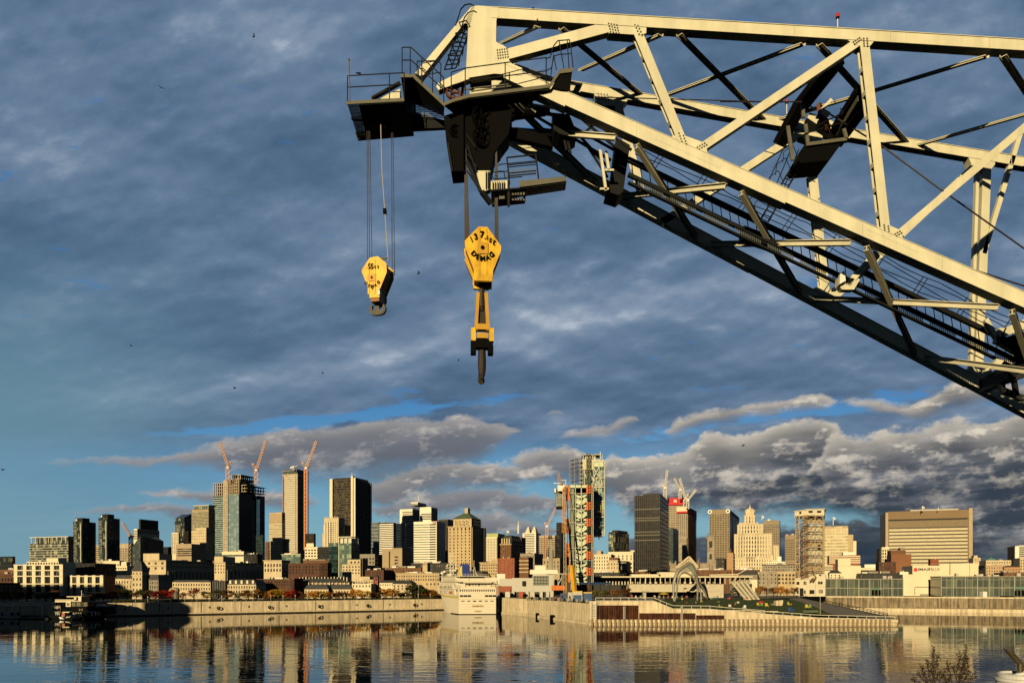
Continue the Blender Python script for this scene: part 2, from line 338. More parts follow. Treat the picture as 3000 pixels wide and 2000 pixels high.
# thin seams and a stiffening flange along the girders
def truss_web(plane, items, wpx, dep, holes=True):
    for k, (a, b, wp) in enumerate(items):
        pa = plane(*a, .05); pb = plane(*b, .05); wm = wp/FL*((pa.y+pb.y)/2)
        m = MB(); m.beam(pa+BACK*dep/2, pb+BACK*dep/2, .045, wm)            # face plate
        # flange behind with oval cut-outs: short plates with gaps
        dd = pb-pa; L = dd.length; dd.normalize(); sx = Vector((dd.z, 0, -dd.x))
        if abs(dd.z) < .9: sx = Vector((0, 0, 1)) if abs(dd.x) > .9 else sx
        m.build('web_post' if abs(dd.z) > .8 else 'web_diagonal', CREAM, boom)
def member(plane, a, b, wp, dep=.5, laced=False, name='web_diagonal'):
    pa = plane(*a); pb = plane(*b); wm = wp/FL*((pa.y+pb.y)/2)
    dd = (pb-pa); L = dd.length; dd.normalize(); s = Vector((dd.z, 0, -dd.x)).normalized()     # across the member in the truss plane
    m = MB()
    def slab(c0, c1, w, y0, y1):
        h = s*w/2
        m.hexa([c0-h+BACK*y0, c0+h+BACK*y0, c0+h+BACK*y1, c0-h+BACK*y1], [c1-h+BACK*y0, c1+h+BACK*y0, c1+h+BACK*y1, c1-h+BACK*y1])
    if not laced:
        slab(pa, pb, wm, 0, dep)
    else:                            # two plates joined by spaced batten plates
        slab(pa, pb, wm, 0, .05); slab(pa, pb, wm*.9, dep-.05, dep)
        n = max(2, int(L/1.35))
        for i in range(n+1):
            t = i/n*L; t0 = max(0, t-.14); t1 = min(L, t+.14)
            for k in (1, -1):
                o = s*k*(wm*.42)
                slab(pa+dd*t0+o, pa+dd*t1+o, .05, .05, dep-.05)
        for k in (1,):
            slab(pa+s*-1*(wm*.42), pb+s*-1*(wm*.42), .05, .05, dep*.42)
    return m.build(name, CREAM, boom)
member(N, (1470, 163), (1800, 74), 31, .5)
member(N, (1868, 92), (2000, 415), 26, .5, True, 'web_post')
member(N, (2040, 442), (2515, 122), 24, .45)
member(N, (2533, 125), (2597, 690), 27, .5, True, 'web_post')
member(N, (2628, 690), (3200, 205), 22, .45)
member(Fp, (1808, 296), (1880, 560), 22, .45, True, 'web_post')
member(Fp, (1940, 650), (2350, 385), 21, .42)
member(Fp, (2372, 425), (2418, 860), 27, .45, True, 'web_post')
member(Fp, (2445, 870), (2865, 478), 20, .4)
member(Fp, (2893, 478), (2868, 1095), 24, .45, False, 'web_post')
member(Fp, (2866, 480), (2846, 1095), 9, .3, False, 'web_post')
member(Fp, (2992, 385), (2884, 742), 13, .3, False, 'hanging_brace')
member(Fp, (2905, 1110), (3200, 830), 20, .4)
# gusset plates with bolts
def gusset(plane, pts, dep=.66, dy=-.012):
    m = MB(); m.prism([plane(x, y, dy) for x, y in pts], BACK*dep); return m.build('gusset_plate', CREAM, boom)
BOLT = MB(); BOLT.tube((0, -.03, 0), (0, .02, 0), .045, 8); _b = BOLT.build('bolt', BLK, boom, local=True); bolt_me = _b.data
bpy.data.objects.remove(_b)
DBOLT = paint('bolt_dark_steel', (.10, .09, .05), .6)  # bolt heads in a dark olive steel tone
bolt_me.materials[0] = DBOLT
def bolts(plane, x0, y0, ax, ay, bx, by, na, nb):
    for i in range(na):
        for j in range(nb):
            c = plane(x0+ax*i+bx*j, y0+ay*i+by*j, -.02); place('bolt', bolt_me, c-boom.location, 0, boom).scale = (1.1, 1.1, 1.1)
gusset(N, [(1762, 66), (1784, 97), (1860, 102), (1872, 104), (1893, 98), (1895, 60), (1880, 50), (1780, 50)])
gusset(N, [(1965, 402), (1990, 390), (2008, 398), (2060, 417), (2070, 428), (2072, 447), (2120, 470), (2110, 492), (1920, 408), (1930, 388)])
gusset(N, [(2483, 117), (2500, 128), (2527, 138), (2549, 135), (2560, 122), (2560, 100), (2490, 96)])
gusset(N, [(2565, 672), (2583, 662), (2606, 660), (2640, 675), (2644, 700), (2690, 722), (2690, 740), (2540, 672)])
gusset(Fp, [(1735, 262), (1750, 300), (1770, 310), (1825, 310), (1840, 292), (1840, 268)])
gusset(Fp, [(2335, 372), (2345, 400), (2395, 420), (2410, 408), (2410, 385)])
gusset(Fp, [(2380, 846), (2405, 835), (2440, 850), (2465, 872), (2450, 905), (2390, 872)])
gusset(Fp, [(2830, 1085), (2850, 1070), (2895, 1078), (2925, 1100), (2930, 1140), (2840, 1100)])
gusset(Fp, [(2838, 462), (2850, 490), (2900, 500), (2915, 482), (2915, 455)])
bolts(N, 1783, 70, 8, 1.5, 2, 8, 4, 4); bolts(N, 1860, 74, 9, 2, 4, 9, 2, 4); bolts(N, 1457, 148, 7, -1, 1, 8, 5, 4)
bolts(N, 1989, 391, 13, 7, 3, 8, 2, 4); bolts(N, 2043, 432, 7, -4, 6, 5, 4, 2)
bolts(N, 2500, 124, 6, -4, 4, 6, 4, 2); bolts(N, 2530, 114, 10, 0, .5, 7, 2, 4)
bolts(N, 2590, 660, 12, 3, 1, 7, 2, 3); bolts(N, 2622, 686, 7, -4, 5, 5, 3, 2)
bolts(Fp, 1752, 275, 9, 1, 2, 8, 4, 3)
# mast head plate at the tip, with the two openings
head = MB()
head.prism([N(x, y, -.02) for x, y in [(1384, 18), (1402, 17), (1462, 21), (1462, 48), (1456, 53), (1454, 62), (1453, 122), (1463, 129), (1474, 133), (1490, 145), (1491, 176), (1500, 187), (1530, 200), (1530, 222), (1448, 216), (1372, 228), (1366, 215), (1366, 190), (1372, 75), (1367, 68), (1362, 69), (1378, 30)]], BACK*.62)
head.prism([N(x, y, -.02) for x, y in [(1379, 22), (1392, 17), (1378, 72), (1366, 69), (1360, 69), (1236, 226), (1216, 214), (1224, 205)]], BACK*.5)
head.prism([N(x, y, -.015) for x, y in [(1371, 200), (1375, 231), (1285, 264), (1278, 255), (1282, 244)]], BACK*.5)
hd = head.build('head_plate', CREAM, boom)
# far-side twin of the head plate (seen through the openings as dark steel)
h2 = MB(); h2.prism([Fp(x, y) for x, y in [(1400, 225), (1440, 215), (1480, 215), (1500, 240), (1480, 300), (1400, 300)]], BACK*.4)
h2.build('head_plate', CREAM, boom)
# top lateral bracing (near top chord to far top chord)
for (a, b) in [((1470, 127), (1575, 78)), ((1645, 85), (1877, 278)), ((1702, 206), (1935, 103)), ((1990, 103), (2237, 352)), ((1930, 288), (2352, 130)),
               ((2400, 132), (2655, 418)), ((2285, 350), (2890, 166)), ((2938, 165), (3140, 470)), ((2690, 425), (3200, 280)), ((1500, 190), (1640, 240)), ((1530, 222), (1700, 248))]:
    na = (b[1] > a[1]); pa = N(*a, .3) if na else Fp(*a, .1); pb = Fp(*b, .1) if na else N(*b, .3)
    m = MB(); m.beam(pa, pb, .40, .045); m.beam(pa+Vector((.17, 0, 0)), pb+Vector((.17, 0, 0)), .03, .14); m.beam(pa-Vector((.17, 0, 0)), pb-Vector((.17, 0, 0)), .03, .14); m.build('lateral_brace', CREAM, boom)
# bottom lateral bracing
for (a, fa, b, fb) in [((1493, 290), 0, (1588, 385), .6), ((1588, 383), .6, (1755, 545), 1), ((1510, 383), 1, (1588, 390), .6), ((1588, 386), .6, (1803, 403), 0),
                       ((1865, 428), 0, (2042, 700), 1), ((1823, 575), 1, (2125, 545), 0), ((2172, 565), 0, (2347, 862), 1), ((2080, 715), 1, (2492, 711), 0),
                       ((2538, 727), 0, (2682, 1040), 1), ((2380, 873), 1, (2925, 900), 0), ((2965, 913), 0, (3070, 1225), 1), ((2708, 1046), 1, (3120, 1100), 0), ((2888, 1142), 1, (3200, 1225), 0)]:
    def Q(p, f): n_ = N(*p, .4); ff = Fp(*p, .2); return n_ if f == 0 else (ff if f == 1 else P(p[0], p[1], n_.y*(1-f)+ff.y*f))
    m = MB(); m.channel(Q(a, fa), Q(b, fb), .3, .34, .04); m.build('lateral_brace', CREAM, boom)
# dark cross frame plates between the two sides
m = MB(); m.prism([P(x, y, 48) for x, y in [(1806, 402), (1846, 425), (1826, 560), (1812, 572), (1776, 560), (1792, 520)]], BACK*1.6); m.build('cross_frame', DGREY, boom)
m = MB(); m.prism([P(x, y, 47.5) for x, y in [(1618, 330), (1668, 335), (1690, 390), (1672, 400), (1640, 392), (1622, 380)]], BACK*1.6); m.build('cross_frame', DGREY, boom)
m = MB()
for c, d_ in (((1758, 440), (1775, 560)), ((1775, 445), (1783, 500))): m.beam(P(*c, 47), P(*d_, 47), .2, .16)
for c in ((1780, 500), (1765, 555)): m.beam(P(c[0]-8, c[1], 47), P(c[0]+18, c[1], 47), .2, .12)
m.build('bracket', CREAM, boom)
# catwalk inside the boom, with mesh panels, handrails and cables
cat = empty('crane_catwalk', P(2500, 850, 47), 0, 'dark service catwalk with handrails and cables running inside the truss boom', 'catwalk')
def C_(px, py, dd=0): return P(px, py, 47.2+dd)
def along(x, y0=470, x0=1833, s=.478): return y0+(x-x0)*s
m = MB()
for off, wd in ((-6, .28), (38, .22), (62, .12)):
    m.beam(C_(1840, along(1840)+off), C_(3200, along(3200)+off), .25, wd)
m.build('stringer', DGREY, cat)
m = MB(); x = 1850
while x < 3180:
    m.beam(C_(x, along(x)-4), C_(x+6, along(x+6)+38, .9), .05, .06); x += 26
m.build('tread', DGREY, cat)
MESH = paint('mesh_grating', (.10, .12, .13), .6)
m = MB(); x = 1870
while x < 3150:
    for k in range(14):
        xx = x+k*5.5; m.beam(C_(xx, along(xx)+40), C_(xx+1, along(xx)+62), .02, .045)
    m.beam(C_(x, along(x)+50, .02), C_(x+75, along(x+75)+50, .02), .02, .03)
    x += 95
m.build('grating', MESH, cat)
m = MB()
for off in (-52, -74, -92, -36):
    n = 24; pts = []
    for i in range(n+1):
        xx = 1860+(3200-1860)*i/n; pts.append(C_(xx, along(xx)+off*(1-.25*i/n)+5*math.sin(i*1.7+off), .4))
    m.path(pts, .028, 5)
m.build('cable_run', BLK, cat)
m = MB()
for x in range(1900, 3150, 128):
    m.beam(C_(x, along(x)-2), C_(x+38, along(x+38)-78), .05, .05); m.beam(C_(x+12, along(x+12)-2), C_(x+50, along(x+50)-78), .05, .05)
m.build('handrail_post', DGREY, cat)
m = MB(); m.prism([C_(x, y) for x, y in [(2180, 660), (2260, 690), (2290, 730), (2200, 700), (2172, 700)]], BACK*.8); m.build('junction_box', DGREY, cat)
# secondary lattice near the head, below the near chord
m = MB()
for a, b in [((1500, 300), (1790, 470)), ((1530, 290), (1800, 440)), ((1560, 310), (1640, 345)), ((1545, 270), (1620, 318)), ((1500, 262), (1560, 300)), ((1650, 345), (1790, 500)), ((1640, 340), (1640, 380)), ((1690, 380), (1780, 520)),
             ((1700, 345), (1860, 480)), ((1720, 340), (1850, 440)), ((1740, 365), (1700, 400)), ((1600, 300), (1720, 330)), ((1660, 400), (1672, 450)), ((1650, 400), (1660, 440))]:
    m.beam(P(*a, 48), P(*b, 48), .12, .14)
m.build('service_lattice', DGREY, boom)
m = MB(); m.prism([P(x, y, 47.4) for x, y in [(1560, 303), (1605, 310), (1612, 318), (1570, 312)]], BACK*.8); m.build('cable_tray', CREAM, boom)
m = MB(); m.beam(P(1545, 305, 47.2), P(1570, 330, 47.2), .1, .12)
m.build('bracket', CREAM, boom)
# ------------------------------------------------ sheave platform half way along the boom
pl = empty('sheave_platform', P(2400, 400, 47), 0, 'dark sheave frame with rust brown wheel hung between the truss sides', 'sheave frame')
m = MB()
for a, b, wd in (((2455, 172, 46.2), (2340, 318, 49.5), .95), ((2345, 305, 47), (2282, 425, 48.5), .75), ((2522, 262, 45), (2440, 392, 49), .55), ((2540, 300, 45), (2452, 420, 49), .6)):
    m.beam(P(*a), P(*b), wd, .5)
m.build('main_beam', BLK, pl)
m = MB(); m.beam(P(2516, 288, 44.9), P(2450, 395, 48.6), .12, .34); m.build('side_plate', OLIVE, pl)
m = MB(); m.prism([P(x, y, 45.4) for x, y in [(2362, 416), (2470, 404), (2480, 400), (2430, 470), (2345, 478), (2338, 470), (2350, 440)]], BACK*1.8); m.build('deck', BLK, pl)
m = MB()
for a, b in (((2362, 424), (2480, 408)), ((2351, 308), (2354, 345)), ((2360, 365), (2366, 418)), ((2308, 370), (2322, 470)), ((2472, 378), (2480, 406))):
    m.beam(P(*a, 45.3), P(*b, 45.3), .12, .2)
m.build('kick_plate', OLIVE, pl)
m = MB(); m.prism([P(x, y, 48.6) for x, y in [(2372, 330), (2430, 350), (2452, 362), (2452, 392), (2440, 395), (2365, 345)]], BACK*.6); m.build('sheave_cheek', CREAM, pl)
def wheel(c, axis, r, tube_r, mats, parent, name, spokes=6, thick=.2):
    a = Vector(axis).normalized(); u = a.orthogonal().normalized(); v = a.cross(u); m = MB(); n = 28
    for i in range(n):
        p = c+(u*math.cos(2*math.pi*i/n)+v*math.sin(2*math.pi*i/n))*r; q = c+(u*math.cos(2*math.pi*(i+1)/n)+v*math.sin(2*math.pi*(i+1)/n))*r
        m.beam(p, q, thick, tube_r, 0, (p+q)/2-c)
    for i in range(spokes):
        p = (u*math.cos(2*math.pi*i/spokes)+v*math.sin(2*math.pi*i/spokes)); m.beam(c, c+p*r, .07, .12, 0, a)
    m.disc(c, a, r*.22, thick*1.3, 12)
    return m.build(name, mats, parent)
w1 = P(2408, 340, 47.4); wheel(w1, (.75, -.55, .15), .72, .13, RUST, pl, 'sheave', 6); wheel(w1+Vector((.35, .3, -.1)), (.75, -.55, .15), .72, .13, RUST, pl, 'sheave', 6)
m = MB(); m.beam(P(2402, 328, 46.8), P(2436, 292, 46.8), .12, .2); m.beam(P(2398, 330, 47), P(2425, 345, 47), .5, .4); m.build('sheave_guard', CREAM, pl)
m = MB()
for k in (0, 22, 44):
    m.tube(P(2300+k*.9, 425+k*.3, 46.9), P(2245+k, 545+k*.6, 46.9), .035, 5)
m.tube(P(2345, 445, 46.6), P(2230, 640, 46.6), .06, 5); m.tube(P(2365, 450, 46.6), P(2250, 650, 46.6), .06, 5)
for i in range(16):
    t = i/15; m.tube(P(2345-115*t, 445+195*t, 46.6), P(2365-115*t, 450+200*t, 46.6), .03, 4)
for i in range(5):
    t = i/5; c = P(2335-105*t, 455+185*t, 46.6); m.path([c, c+Vector((-.45, -.5, .35)), c+Vector((-.9, -.2, .1)), c+Vector((-.8, .3, -.3))], .025, 4)
m.build('ladder', DGREY, pl)
m = MB(); m.path([P(2352, 395, 45.2), P(2420, 372, 45.2), P(2475, 358, 45.2)], .035, 5); m.path([P(2400, 366, 45.2), P(2470, 330, 45.5), P(2462, 318, 45.5)], .04, 5); m.path([P(2350, 300, 45.5), P(2390, 320, 45.5)], .04, 5)
m.build('handrail', DGREY, pl)
# hoist wires passing through
hw = MB(); hw.tube(Fp(1750, 285, -1), P(2290, 300, 47), .035, 5); hw.tube(P(2110, 298, 49), P(2350, 299, 47.4), .045, 5)
hw.path([P(2432, 335, 47.5), P(2590, 432, 46), P(2760, 558, 45), P(3200, 870, 43)], .05, 5); hw.path([P(2820, 780, 44), P(3000, 838, 43), P(3200, 900, 43)], .05, 5)
tag(hw.build('hoist_wire', ROPE), 'thin dark hoist wires strung through the boom from the sheave frame', 'wire rope')
# aviation lamps on the chords
REDL = paint('lamp_red', (.5, .03, .02), .3)
for i, (x, y, D, hgt) in enumerate([(2454, 86, DN(2454)+.3, .62), (2305, 335, DF, .72)]):
    e_ = empty('warning_lamp', P(x, y, D), 0, ['red warning lamp on a short post above the near top chord', 'small warning lamp on a post on the far top chord'][i], 'warning lamp', 'warning lamps on the boom')
    p = P(x, y, D); m = MB(); m.tube(p, p+Vector((0, 0, hgt)), .03, 6); m.build('post', WHT, e_)
    m = MB(); m.lathe(p+Vector((0, 0, hgt)), [(.09, 0), (.12, .05), (.06, .09)], 10); m.build('socket', DGREY, e_)
    m = MB(); m.lathe(p+Vector((0, 0, hgt+.09)), [(.1, 0), (.11, .1), (.09, .2), (.03, .25)], 12); m.build('lens', REDL, e_)
# lower right machinery: dark girder frame by the boom foot
m = MB()
m.beam(P(2880, 1130, 49), P(3060, 1040, 45.5), .7, .55); m.beam(P(2880, 1130, 49), P(2965, 1090, 46), .5, .9); m.beam(P(2930, 1140, 48), P(3080, 1200, 47), .3, .35); m.beam(P(2932, 1120, 47), P(2938, 1150, 47), .3, .3)
m.beam(P(2935, 1122, 47), P(3060, 1075, 46), .3, .3); m.beam(P(2970, 1112, 47), P(2978, 1160, 47), .25, .25); m.beam(P(2950, 1000, 46), P(3100, 960, 45), .4, .5); m.beam(P(2925, 995, 46), P(3060, 1075, 46), .4, .5)
m.build('foot_frame', DGREY, boom)
m = MB(); m.prism([P(x, y, 46) for x, y in [(2928, 960), (2950, 960), (2938, 985), (2935, 1010), (2915, 1002)]], BACK*.3); m.prism([P(x, y, 46) for x, y in [(2930, 990), (2945, 960), (3010, 930), (3010, 960)]], BACK*.4)
m.prism([P(x, y, 46) for x, y in [(2885, 938), (2895, 930), (2930, 990), (2922, 998)]], BACK*.3); m.prism([P(x, y, 46.5) for x, y in [(2920, 1050), (2942, 1056), (2925, 1075), (2885, 1088), (2888, 1080), (2908, 1072)]], BACK*.3); m.build('bracket', CREAM, boom)
m = MB(); m.prism([P(x, y, 46.6) for x, y in [(2457, 812), (2472, 796), (2478, 812), (2476, 832), (2492, 838), (2508, 812), (2520, 818), (2502, 848), (2468, 848), (2456, 836)]], BACK*.5)
m.beam(P(2502, 818, 46.8), P(2570, 742, 46), .4, .4); m.beam(P(2460, 838, 47), P(2440, 850, 49), .2, .2); m.build('floodlight_bracket', CREAM, boom)
m = MB(); m.prism([P(x, y, 46.3) for x, y in [(2462, 802), (2474, 792), (2478, 822), (2460, 832)]], BACK*.25); m.build('floodlight', WHT, boom)
# ------------------------------------------------ head platform with railings
hp = empty('crane_head_platform', P(1300, 300, 46), 0, 'dark railed service platform with stairs wrapped round the boom head', 'platform')
def H(px, py, dd=0): return P(px, py, 45.1+dd)
def kick(pts, hgt, name='kick_plate', mats=OLIVE, dd=0, th=.06):
    m = MB()
    for (x0, y0), (x1, y1) in zip(pts, pts[1:]):
        a = H(x0, y0, dd); b = H(x1, y1, dd); dz = Vector((0, 0, hgt)); o = BACK*th
        m.hexa([a-dz, b-dz, b-dz+o, a-dz+o], [a, b, b+o, a+o])
    return m.build(name, mats, hp)
kick([(1015, 296), (1184, 287)], .20); kick([(1174, 217), (1212, 217)], .20); kick([(1212, 217), (1302, 300)], .26); kick([(1302, 300), (1330, 288), (1375, 276), (1610, 247)], .20)
kick([(1610, 247), (1640, 203), (1679, 198)], .26)
def floor(near, far, dn=0, df=3.6, th=.12, name='floor', mats=DGREY):
    m = MB(); a = [H(x, y, dn) for x, y in near]; b = [H(x, y, df) for x, y in far]
    for i in range(len(a)-1):
        q = [a[i], a[i+1], b[i+1], b[i]]; m.hexa([v-Vector((0, 0, th)) for v in q], q)
    return m.build(name, mats, hp)
floor([(1052, 302), (1184, 295)], [(1075, 405), (1212, 392)], .07, 3.5)
m = MB()                                                     # open grating strip at the platform end and edge
for k in range(16):
    t = k/15; m.beam(H(1018+t*32, 303, .07), H(1050+t*28, 405, 3.5), .03, .03)
for k in range(12):
    t = k/11; a = H(1017+t*36, 303+t*100, .07+3.4*t); m.beam(a, a+Vector((.75, 0, 0)), .03, .03)
m.build('grating', MESH, hp)
floor([(1175, 224), (1212, 224), (1302, 308)], [(1212, 392), (1215, 300), (1300, 335)], .08, 2.6)
floor([(1175, 224), (1185, 295)], [(1212, 392), (1212, 392)], .08, 3.4)
m = MB()
m.prism([H(x, y, 2.6) for x, y in [(1184, 300), (1216, 300), (1218, 330), (1300, 352), (1340, 340), (1340, 372), (1210, 378), (1180, 340)]], BACK*.3)
m.prism([H(x, y, 3.4) for x, y in [(1040, 388), (1208, 368), (1212, 394), (1048, 408)]], BACK*.2)
m.prism([H(x, y, 2.2) for x, y in [(1028, 345), (1105, 340), (1200, 330), (1205, 345), (1140, 372), (1100, 375), (1060, 350)]], BACK*.3)
m.build('under_frame', DGREY, hp)
m = MB()
for k in range(24):
    xx = 1218+k*3.6; m.beam(H(xx, 302, 2.4), H(xx, 332+k*.7, 2.4), .02, .04)
for k in range(9):
    m.beam(H(1218, 303+k*4.5, 2.38), H(1302, 306+k*5, 2.38), .02, .035)
m.build('grating', MESH, hp)
floor([(1302, 306), (1330, 296), (1375, 284), (1610, 256)], [(1345, 340), (1365, 322), (1400, 312), (1612, 285)], .07, 1.1)
m = MB()
for k in range(40):
    xx = 1500+k*2.8; m.beam(H(xx, 268-(k*.3), .1), H(xx, 280-(k*.3), 1.0), .02, .03)
m.build('grating', MESH, hp)
m = MB()
m.prism([H(x, y, .1) for x, y in [(1640, 207), (1677, 203), (1670, 268), (1640, 262), (1618, 255)]], BACK*1.0); m.build('side_panel', BLK, hp)
# railings
def rail(posts, hgt, rails=(1, .5), close=None, dd=0, r=.034, name='railing'):
    m = MB(); pts = [H(x, y, dd) for x, y in posts]; up = Vector((0, 0, hgt))
    for p in pts: m.tube(p, p+up, r, 6)
    for f in rails: m.path([p+up*f for p in pts], r, 6)
    return m.build(name, DGREY, hp)
rail([(1018, 297), (1141, 290), (1184, 288)], 1.55, (1, .55))
rail([(1002+46, 400), (1060, 330+60), (1200, 372)], 1.2, (1, .5), dd=3.4)
rail([(1178, 217), (1202, 217)], 1.62, (1, .52))
m = MB(); a = H(1204, 217); up = Vector((0, 0, 1.62)); b = H(1300, 300)
for f in (1, .52): m.path([a+up*f, b+Vector((0, 0, 1.5*f))], .034, 6)
for t in (.33, .66, 1): p = a.lerp(b, t); m.tube(p, p+Vector((0, 0, 1.5)), .034, 6)
m.path([H(1222, 265, 1.2), H(1222, 180, 1.2), H(1285, 178, 1.2), H(1292, 190, 1.2), H(1290, 262, 1.2)], .034, 6); m.path([H(1222, 225, 1.2), H(1290, 212, 1.2)], .03, 6)
m.build('stair_railing', DGREY, hp)
rail([(1322, 290), (1363, 278), (1480, 262), (1600, 247)], 1.62, (1, .5))
m = MB()
m.path([H(1600, 247), H(1600, 172), H(1612, 168), H(1622, 135), H(1634, 120), H(1668, 117), H(1672, 135), H(1679, 198)], .034, 6)
m.path([H(1600, 208), H(1615, 200), H(1624, 165), H(1638, 160), H(1672, 158)], .03, 6)
for x0, x1 in ((1638, 1652), (1662, 1667)): m.path([H(x0, 120), H(x1, 200)], .03, 6)
m.path([H(1612, 235), H(1622, 160), H(1630, 205)], .03, 6)
m.build('end_railing', DGREY, hp)
m = MB(); m.tube(H(1025, 300), H(1022, 176), .04, 6); m.lathe(H(1022, 178), [(.05, 0), (.07, .08), (.03, .14)], 8); m.build('lamp_post', OLIVE, hp)
# cage ladder up to the boom top
m = MB()
for dx in (0, 20, 34): m.tube(P(1302+dx, 205-dx*.2, 46.4), P(1345+dx*.9, 80+dx*.3, 46.4), .05, 6)
for i in range(9):
    t = i/9; m.tube(P(1302+43*t, 205-125*t, 46.4), P(1336+40*t, 200-110*t, 46.4), .04, 5)
for i in range(4):
    t = i/4+.1; c = P(1320+43*t, 203-125*t, 46.4); m.path([c, c+Vector((-.2, -.6, .2)), c+Vector((.25, -.75, .2)), c+Vector((.5, -.3, .1)), c+Vector((.4, .1, 0))], .035, 5)
m.path([P(1335, 75, 45.6), P(1350, 28, 45.6), P(1362, 15, 45.6), P(1378, 12, 45.6), P(1388, 18, 45.6)], .04, 6)
m.build('cage_ladder', DGREY, hp)
# lit wedge of the jib nose
m = MB(); m.prism([P(x, y, 46.3) for x, y in [(1108, 290), (1172, 260), (1175, 288)]], BACK*.2); m.build('nose_plate', CREAM, hp)
m = MB(); m.beam(P(1090, 290, 46.2), P(1172, 244, 46.2), .3, .12); m.build('nose_flange', DGREY, hp)
# winch drum and cross plates on the platform deck behind the railing
m = MB(); m.prism([P(x, y, 46.8) for x, y in [(1378, 240), (1440, 236), (1440, 275), (1376, 278)]], BACK*.4); m.prism([P(x, y, 46.9) for x, y in [(1352, 248), (1362, 244), (1356, 280), (1350, 282)]], BACK*.2)
m.prism([P(x, y, 46.2) for x, y in [(1485, 224), (1545, 218), (1600, 243), (1535, 252)]], BACK*.3); m.build('deck_cover', CREAM, hp)
w2 = P(1328, 272, 46.5); wheel(w2, (.2, -1, .1), .42, .12, RUST, hp, 'sheave', 5)
m = MB(); m.beam(H(1365, 300, 1), H(1495, 285, 1), .1, .14); m.beam(H(1360, 262, 1), H(1500, 246, 1), .06, .06); m.beam(H(1380, 268, 1), H(1500, 252, 1), .06, .06); m.beam(H(1360, 310, 1.2), H(1440, 300, 1.2), .1, .1); m.build('pipe_rack', OLIVE, hp)
# ------------------------------------------------ main sheave housing under the head
sh = empty('sheave_housing', P(1400, 420, 46.5), 0, 'black sheave housing hanging below the boom head above the big hook', 'sheave housing')
m = MB()
m.prism([P(x, y, 46) for x, y in [(1300, 340), (1358, 320), (1358, 500), (1322, 503), (1308, 420)]], BACK*1.4)
m.prism([P(x, y, 46.2) for x, y in [(1355, 300), (1482, 296), (1500, 330), (1490, 392), (1447, 448), (1436, 500), (1394, 500), (1372, 440), (1358, 420)]], BACK*1.6)
m.prism([P(x, y, 47.2) for x, y in [(1482, 296), (1540, 300), (1600, 330), (1510, 342), (1492, 352), (1498, 372), (1600, 395), (1620, 430), (1480, 398)]], BACK*.4)
m.build('housing', BLK, sh)
for i, (x, y, rr) in enumerate([(1412, 345, .8), (1412, 400, .7), (1335, 385, .45)]):
    wheel(P(x, y, 46.0), (.6, -1, -.05), rr*.8, .1, BLK, sh, 'sheave', 6)
m = MB(); m.prism([P(x, y, 46.05) for x, y in [(1395, 500), (1436, 500), (1436, 555), (1411, 562)]], BACK*.5)
m.prism([P(x, y, 46.06) for x, y in [(1436, 530), (1490, 528), (1490, 552), (1436, 555)]], BACK*.3); m.build('lower_plate', CREAM, sh)
m = MB(); m.beam(P(1368, 425, 45.9), P(1395, 500, 45.9), .1, .08); m.beam(P(1366, 470, 45.9), P(1408, 562, 45.9), .14, .2); m.beam(P(1368, 500, 45.95), P(1408, 560, 45.95), .1, .08)
m.beam(P(1411, 562, 46), P(1438, 597, 46.2), .3, .25); m.path([P(1368, 395, 46), P(1392, 432, 46)], .04); m.path([P(1370, 450, 46), P(1398, 490, 46)], .04)
for x in (1424, 1430, 1434, 1444, 1451, 1458, 1464, 1471, 1477): m.beam(P(x, 502 if x < 1440 else 532, 45.95), P(x, 553, 45.95), .05, .06)
m.beam(P(1312, 420, 45.9), P(1325, 503, 45.9), .1, .1)
m.build('strut', DGREY, sh)
# lower side platform with cage railing
lp = empty('side_platform', P(1560, 560, 46), 0, 'dark railed side platform jutting right below the sheave housing', 'platform')
m = MB(); m.prism([P(x, y, 45.7) for x, y in [(1522, 530), (1658, 517), (1660, 530), (1522, 548)]], BACK*.08); m.build('kick_plate', OLIVE, lp)
m = MB(); a = [P(1438, 556, 45.8), P(1522, 549, 45.8), P(1659, 532, 45.8)]; b = [P(1440, 598, 48.2), P(1524, 574, 47.2), P(1656, 554, 47.2)]
for i in range(2): q = [a[i], a[i+1], b[i+1], b[i]]; m.hexa([v-Vector((0, 0, .08)) for v in q], q)
m.prism([P(x, y, 47) for x, y in [(1440, 590), (1540, 580), (1538, 590), (1442, 600)]], BACK*.3); m.beam(P(1490, 530, 46), P(1490, 605, 46), .15, .15); m.beam(P(1536, 562, 46.6), P(1536, 592, 46.6), .15, .1)
m.build('floor', DGREY, lp)
m = MB()
for x in range(1500, 1535, 8): m.prism([P(x, 562, 46.1), P(x+5, 562, 46.1), P(x+5, 571, 46.1), P(x, 571, 46.1)], BACK*.05); m.prism([P(x, 582, 46.1), P(x+5, 582, 46.1), P(x+5, 587, 46.1), P(x, 587, 46.1)], BACK*.05)
m.prism([P(x, y, 46.1) for x, y in [(1462, 575), (1478, 574), (1478, 582), (1462, 583)]], BACK*.05); m.build('deck_panel', OLIVE, lp)
m = MB()
m.path([P(x, y, 46) for x, y in [(1493, 540), (1485, 462), (1570, 453), (1578, 528)]], .05, 6)
for y in (480, 484, 490, 508, 516): m.path([P(1487, y, 46), P(1571, y-8, 46)], .035, 5)
m.path([P(1440, 500, 46), P(1450, 505, 46), P(1490, 502, 46)], .03, 5); m.path([P(1460, 485, 46), P(1466, 482, 46), P(1488, 480, 46)], .035, 5); m.path([P(1460, 502, 46), P(1476, 502, 46), P(1480, 525, 46)], .035, 5)
m.path([P(1440, 515, 46), P(1448, 525, 46), P(1530, 518, 46)], .035, 5); m.tube(P(1658, 517, 45.7), P(1655, 512, 45.7), .06, 6)
m.build('railing', DGREY, lp)
m = MB()
